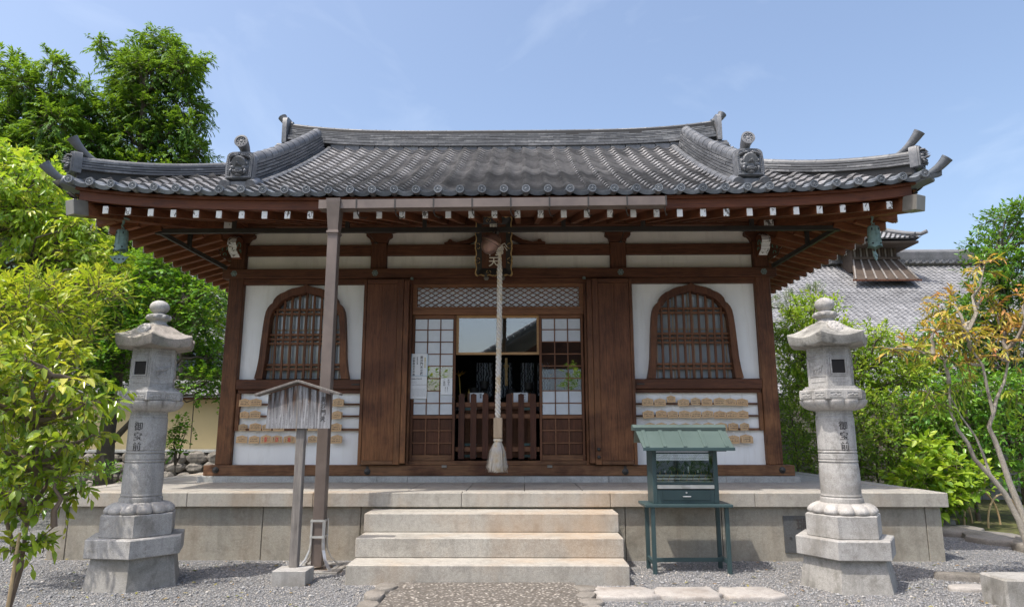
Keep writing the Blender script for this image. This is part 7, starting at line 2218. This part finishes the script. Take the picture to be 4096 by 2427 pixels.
# roof of a neighbouring building behind the wall
nh = thing('neighbour_building', 'low building with pale grey tiled roof seen through the maple leaves', 'building', (-7.5, 13, 0))
MB().box(-12.5, -2.5, 10.6, 15.5, 0, 2.9).build('wall', M['plaster_old'], nh)
MB().add([(-13, 9.8, 2.52), (-2.2, 9.8, 2.52), (-2.2, 13, 4.35), (-13, 13, 4.35), (-13, 16.2, 2.52), (-2.2, 16.2, 2.52)], [(0,1,2,3), (3,2,5,4)]).build('roof', M['tile_far'], nh)
nm = []
for j in range(17):
    y = 9.78 + 0.19*j
    x = -12.9
    while x < -2.3:
        nm.append(Matrix.Translation((x, y, 2.53+0.572*(y-9.8))) @ Matrix.Rotation(R(29.8), 4, 'X') @ Matrix.Scale(1.4, 4)); x += PIT*1.4
joined(nm, TV, TF, M['tile_far'], 'roof_tiles', nh)
# concrete block wall behind the hedge on the right
bw = thing('block_wall', 'grey concrete block wall behind the hedge', 'wall', (7, 5.6, 0))
for j in range(8):
    for i in range(13):
        x = 3.6 + 0.4*i + (0.2 if j % 2 else 0)
        MB().box(x+0.005, x+0.395, 5.6, 5.75, 0.2*j+0.004, 0.2*j+0.196, 0.004).build('block', M['concrete'], bw)
MB().box(3.6, 9.0, 5.615, 5.735, 0.0, 1.6).build('mortar', M['bark'], bw)

# large temple hall far behind on the right
bt = thing('main_temple_hall', 'large temple hall behind with a broad silver tiled roof and wooden ridge turret', 'temple', (15, 24, 0))
SLB = 0.67
MB().add([(6, 14.5, 8.55-SLB*9.5), (22.0, 14.5, 8.55-SLB*9.5), (21.6, 24, 8.55), (6, 24, 8.55), (6, 33.5, 8.55-SLB*9.5), (22, 33.5, 8.55-SLB*9.5)], [(0,1,2,3), (3,2,5,4)]).build('roof', M['tile_far'], bt)
MB().box(7, 21, 17, 31, 0, 3.4).build('wall', M['plaster'], bt)
rb = bt.children[0]
k_ = 1.12
bm = []; npart = 0
mbt = MB(); mbt.add(TV, TF)
FT = mbt.mesh('roof_tile', M['tile_far'], True, 40)
slb = math.atan(SLB)
y = 14.6; j = 0
while y < 23.9:
    x = 8.0 + (0.0 if j % 2 == 0 else 0.0)
    while x < 21.6:
        Mx = Matrix.Translation((x, y, 8.55-SLB*(24-y)+0.005)) @ Matrix.Rotation(slb, 4, 'X') @ Matrix.Translation((random.gauss(0, 0.004), 0, abs(random.gauss(0, 0.003)))) @ Matrix.Scale(k_, 4) @ Matrix.Diagonal((1, 1.35, 0.7, 1))
        if npart < 300 and 20.2 < y < 21.6 and x > 11.5:
            obj('roof_tile', FT, rb, Mx); npart += 1
        else: bm.append(Mx)
        x += PIT*k_
    y += 0.158; j += 1
joined(bm, TV, TF, M['tile_far'], 'roof_tiles', rb)
rd = MB().box(6, 21.5, 23.75, 24.3, 8.62, 9.18, 0.02).build('ridge', M['tile_ridge'], bt)
for i in range(9): MB().box(6, 21.45, 23.74-0.004*(i % 2), 23.749, 8.78+0.042*i, 8.80+0.042*i).build('ridge_course', M['tile_far'], rd)
MB().tube([(6, 24.0, 9.2), (21.5, 24.0, 9.2)], 0.12, 12).build('ridge_roll', M['tile_far'], rd, True)
for i in range(44):
    x = 8.2 + 0.30*i
    if x < 21.3: MB().lathe([(0.095, -0.05), (0.095, 0.03), (0.07, 0.03), (0.065, 0.01), (0.0005, 0.02)], 14, M=Matrix.Translation((x, 23.62, 8.66)) @ RX).build('tile_cap', M['tile_ridge'], rd, True, 40)
MB().box(21.35, 21.75, 23.6, 24.4, 8.35, 9.25, 0.05).build('ridge_end_tile', M['tile_oni'], rd)
MB().tube([(21.5, 23.6, 8.45), (21.9, 19.0, 5.4), (22.0, 15, 2.6)], 0.14, 12).build('verge_roll', M['tile_far'], rd, True)
# ridge turret
tu = MB().box(14.77, 16.71, 22.7, 25.3, 8.0, 9.10, 0.01).build('turret', M['wood_old'], bt)
for i in range(14):
    x = 14.85+0.134*i
    MB().box(x, x+0.055, 22.66, 22.698, 8.64, 9.04).build('louvre', M['wood_grey' if i % 2 == 0 else 'wood_old'], tu)
MB().box(14.68, 16.80, 22.58, 22.66, 8.50, 8.62, 0.01).build('beam', M['wood_old'], tu)
sk_ = MB().add([(14.17, 21.55, 7.36), (16.90, 21.55, 7.36), (16.76, 22.66, 8.50), (14.72, 22.66, 8.50), (17.4, 24, 8.2), (16.76, 24, 8.50), (14.0, 24, 8.2)], [(0,1,2,3), (1,4,5,2)]).build('skirt_roof', M['wood_old'], tu)
MB().add([(14.1, 21.5, 7.37), (16.97, 21.5, 7.37), (16.97, 21.5, 7.30), (14.1, 21.5, 7.30)], [(0,1,2,3)]).build('skirt_edge', M['wood_z'], sk_)
for i in range(7):
    MB().beam((14.25+0.43*i, 21.53, 7.40), (14.78+0.32*i, 22.64, 8.53), 0.06, 0.05).build('batten', M['wood_grey'], sk_)
# turret roof with curved eaves
def troof(x, y):
    dx = abs(x-15.74)/1.55; dy = abs(y-24)/2.3
    m = max(dx, dy)
    return 10.72 - 1.55*m**0.75 + 0.12*(min(dx, dy)**4)
v = []; f = []
NX = 22
for i in range(NX+1):
    for j in range(NX+1):
        x = 15.74-1.55+3.1*i/NX; y = 24-2.3+4.6*j/NX
        v.append((x, y, troof(x, y)))
for i in range(NX):
    for j in range(NX):
        a = i*(NX+1)+j
        f.append((a, a+NX+1, a+NX+2, a+1))
tr_ = MB().add(v, f).build('turret_roof', M['tile_far'], tu)
MB().box(14.25, 17.2, 21.8, 26.2, 9.02, 9.12, 0.01).build('turret_eave', M['wood_old'], tu)
tm = []
for j in range(13):
    y = 21.72+0.16*j
    hw = 1.55*max(0.10, (24-y)/2.3)
    x = 15.74-hw
    while x < 15.74+hw-0.1:
        s_ = math.atan((troof(x, y+0.1)-troof(x, y))/0.1)
        tm.append(Matrix.Translation((x, y, troof(x, y)+0.01)) @ Matrix.Rotation(s_, 4, 'X') @ Matrix.Scale(1.05, 4) @ Matrix.Diagonal((1, 1.3, 1, 1))); x += PIT*1.05
joined(tm, TV, TF, M['tile_far'], 'turret_tiles', tr_)
hrp = [(17.27-1.5*t, 21.7+2.2*t, troof(17.27-1.5*t, 21.7+2.2*t)+0.1) for t in np.linspace(0, 0.95, 9)]
MB().tube([(17.42, 21.5, troof(17.27, 21.7)+0.16)] + hrp, 0.085, 10).tube([(q[0]-0.28, q[1]-0.05, q[2]) for q in hrp], 0.075, 10).build('turret_hip', M['tile_far'], tr_, True)
MB().box(15.1, 16.4, 23.85, 24.15, 10.6, 11.0, 0.02).build('turret_ridge', M['tile_ridge'], tr_)

# overhead cables between the trees
for i, (a, b, r) in enumerate((((-9.6, 8.4, 6.2), (-4.5, 8.9, 2.75), 0.014), ((-9.3, 8.4, 6.3), (-4.3, 9.0, 2.9), 0.014), ((-9.0, 8.4, 6.2), (-4.2, 9.0, 2.55), 0.022))):
    pts = [tuple(np.array(a)*(1-t)+np.array(b)*t - np.array([0, 0, 0.25*math.sin(math.pi*t)])) for t in np.linspace(0, 1, 14)]
    o = MB().tube(pts, r, 5).build('overhead_cable', M['rubber' if i < 2 else 'steel'], None, True)
    tag(o, 'slack overhead cable running down through the trees', 'cable', 'overhead cables')
up_ = MB().tube([(-9.4, 8.35, 0), (-9.4, 8.35, 6.6)], [0.11, 0.09], 10).build('utility_pole', M['concrete'], None, True); tag(up_, 'grey utility pole hidden among the cypresses', 'pole')
up_ = MB().tube([(-4.25, 9.1, 0), (-4.25, 9.1, 3.1)], [0.06, 0.05], 10).build('service_post', M['steel'], None, True); tag(up_, 'slim steel service post behind the hall where the cables end', 'post')
# wooded hills
def hillm():
    t = NT('wooded_hillside')
    v = t.coord()
    n1 = t.noise(v, 0.16, 6, 0.7)
    c = t.ramp(n1, [(0.35, (0.045, 0.075, 0.06)), (0.55, (0.085, 0.13, 0.085)), (0.7, (0.14, 0.19, 0.12))])
    t.pbr(c, 1.0, t.bump(n1, 1.0, 3.0), spec=0.1)
    return t.m
hv = []; hf = []
hg = np.random.default_rng(2)
NXH, NYH = 90, 24
for i in range(NXH+1):
    for j in range(NYH+1):
        x = -420 + 700*i/NXH; y = 170 + 190*j/NYH
        e = math.exp(-((x+150)/110)**2)*85 + math.exp(-((x+330)/120)**2)*100 + math.exp(-((x-190)/90)**2)*26
        z = e*math.sin(math.pi*0.5*j/NYH)**1.2 + 3*math.sin(x*0.11+j)*math.sin(y*0.09)*(j > 0) + hg.normal(0, 1.0)*(j > 0) - 2
        hv.append((x, y, z))
for i in range(NXH):
    for j in range(NYH):
        a = i*(NYH+1)+j
        hf.append((a, a+NYH+1, a+NYH+2, a+1))
hl_ = MB().add(hv, hf).build('hills', hillm(), None, True, 180)
tag(hl_, kind='structure')

# ================================================================== ACROSS THE YARD (seen only as reflections in the glass)
fh = thing('facing_hall', 'gabled hall with dark tiled roof across the yard, reflected in the door glass', 'building', (4, -18, 0))
MB().box(-0.6, 8.6, -22, -14.6, 0, 3.3).build('wall', M['plaster'], fh)
MB().prism([(-0.6, 3.31), (8.6, 3.31), (4.0, 6.2)], -14.75, -14.6, 'xz').build('gable', M['wood_x'], fh)
rfb = MB().add([(-1.6, -13.9, 3.42), (4, -13.9, 6.72), (9.6, -13.9, 3.42), (-1.6, -23, 3.42), (4, -23, 6.72), (9.6, -23, 3.42),
          (-1.6, -13.9, 3.30), (4, -13.9, 6.60), (9.6, -13.9, 3.30), (-1.6, -23, 3.30), (4, -23, 6.60), (9.6, -23, 3.30)],
         [(0,1,4,3), (1,2,5,4), (6,9,10,7), (7,10,11,8), (0,6,7,1), (1,7,8,2)]).build('roof', M['tile_oni'], fh)
for i in range(28):
    t = i/28
    for sgn in (-1, 1):
        MB().tube([(4+sgn*5.6*(1-t), -13.82, 3.46+3.3*t), (4+sgn*5.6*(1-t-0.033), -13.82, 3.46+3.3*(t+0.033))], [0.085, 0.07], 8).build('verge_tile', M['tile'], rfb)
for i, (x, y, r, s) in enumerate(((2.1, -9.2, 0.85, 71), (3.6, -9.8, 1.0, 72), (-2.6, -9.0, 0.9, 73), (-4.4, -8.6, 1.0, 74), (5.2, -9.0, 0.9, 75))):
    h = 2.3 if i in (0, 2) else 1.3
    plant('garden_bush', ['tall round bush reflected in the right sliding door', 'dense bush beside the facing hall, reflected in the cabinet glass', 'clipped bush across the yard, opposite the notice board', 'broad bush across the yard, opposite the glossy shrub', 'bush across the yard, opposite the orange nandina'][i], 'shrub', (x, y, 0),
          [(x, y, h, r), (x+0.5*r, y-0.3, h*0.6, r), (x-0.5*r, y, h*0.5, r)], 'lf_shrub', 120, 0.4, 9, 0.11, 0.5, s, trunks=[([(x, y, 0), (x, y, h*0.6), (x, y, h)], 0.06, 0.02)], limbs=False, extra_twigs=False)

# fallen leaves on the gravel
lg = np.random.default_rng(88)
n = 420
lx = np.where(lg.random(n) < 0.6, lg.uniform(-4.6, -1.2, n), lg.uniform(1.0, 4.8, n)); ly = lg.uniform(-2.3, 0.0, n)
k_ok = yard_keep(lx, ly)
lx, ly = lx[k_ok], ly[k_ok]; n = len(lx)
Pl = np.stack([lx, ly, lg.uniform(0.010, 0.016, n)], 1)
al_ = lg.uniform(0, 6.28, n)
Dl = unit(np.stack([np.cos(al_), np.sin(al_), lg.normal(0, 0.12, n)], 1)); Nl = unit(UP + lg.normal(0, 0.2, (n, 3)))
M['lf_fallen'] = leafmat('fallen_leaf', [(0.20, 0.11, 0.05), (0.34, 0.22, 0.10), (0.30, 0.26, 0.08), (0.16, 0.20, 0.05)], 0.1, 0.6, 0.3)
Ll = lg.uniform(0.018, 0.045, n)
o = obj('leaf_litter', leaves_mesh('leaf_litter', Pl, Dl, Nl, Ll, Ll*0.45, lg.random(n), M['lf_fallen']))
tag(o, 'dry fallen leaves scattered over the gravel', 'leaf litter', kind='stuff')
# more of the wood to the left, beyond the view
for i, (x, y, h, s_) in enumerate(((-17.5, 9.5, 8.5, 91), (-20.5, 6.0, 7.5, 92), (-14.0, 4.5, 5.0, 93))):
    g_ = np.random.default_rng(s_)
    cls = [(x+g_.uniform(-1.3, 1.3), y+g_.uniform(-1, 1), h*t_, 0.9) for t_ in np.linspace(0.3, 1.0, 12)]
    plant('broadleaf_tree', ['tall green tree standing left of the cypresses', 'green tree at the far end of the ochre wall', 'rounded green tree between the ochre wall and the yard'][i], 'tree', (x, y, 0), cls, 'lf_maple', 70, 0.6, 10, 0.14, 0.6, s_,
          trunks=[([(x, y, 0), (x+0.1, y, h*0.5), (x, y, h*0.9)], 0.2, 0.05)], oval=False, extra_twigs=False)
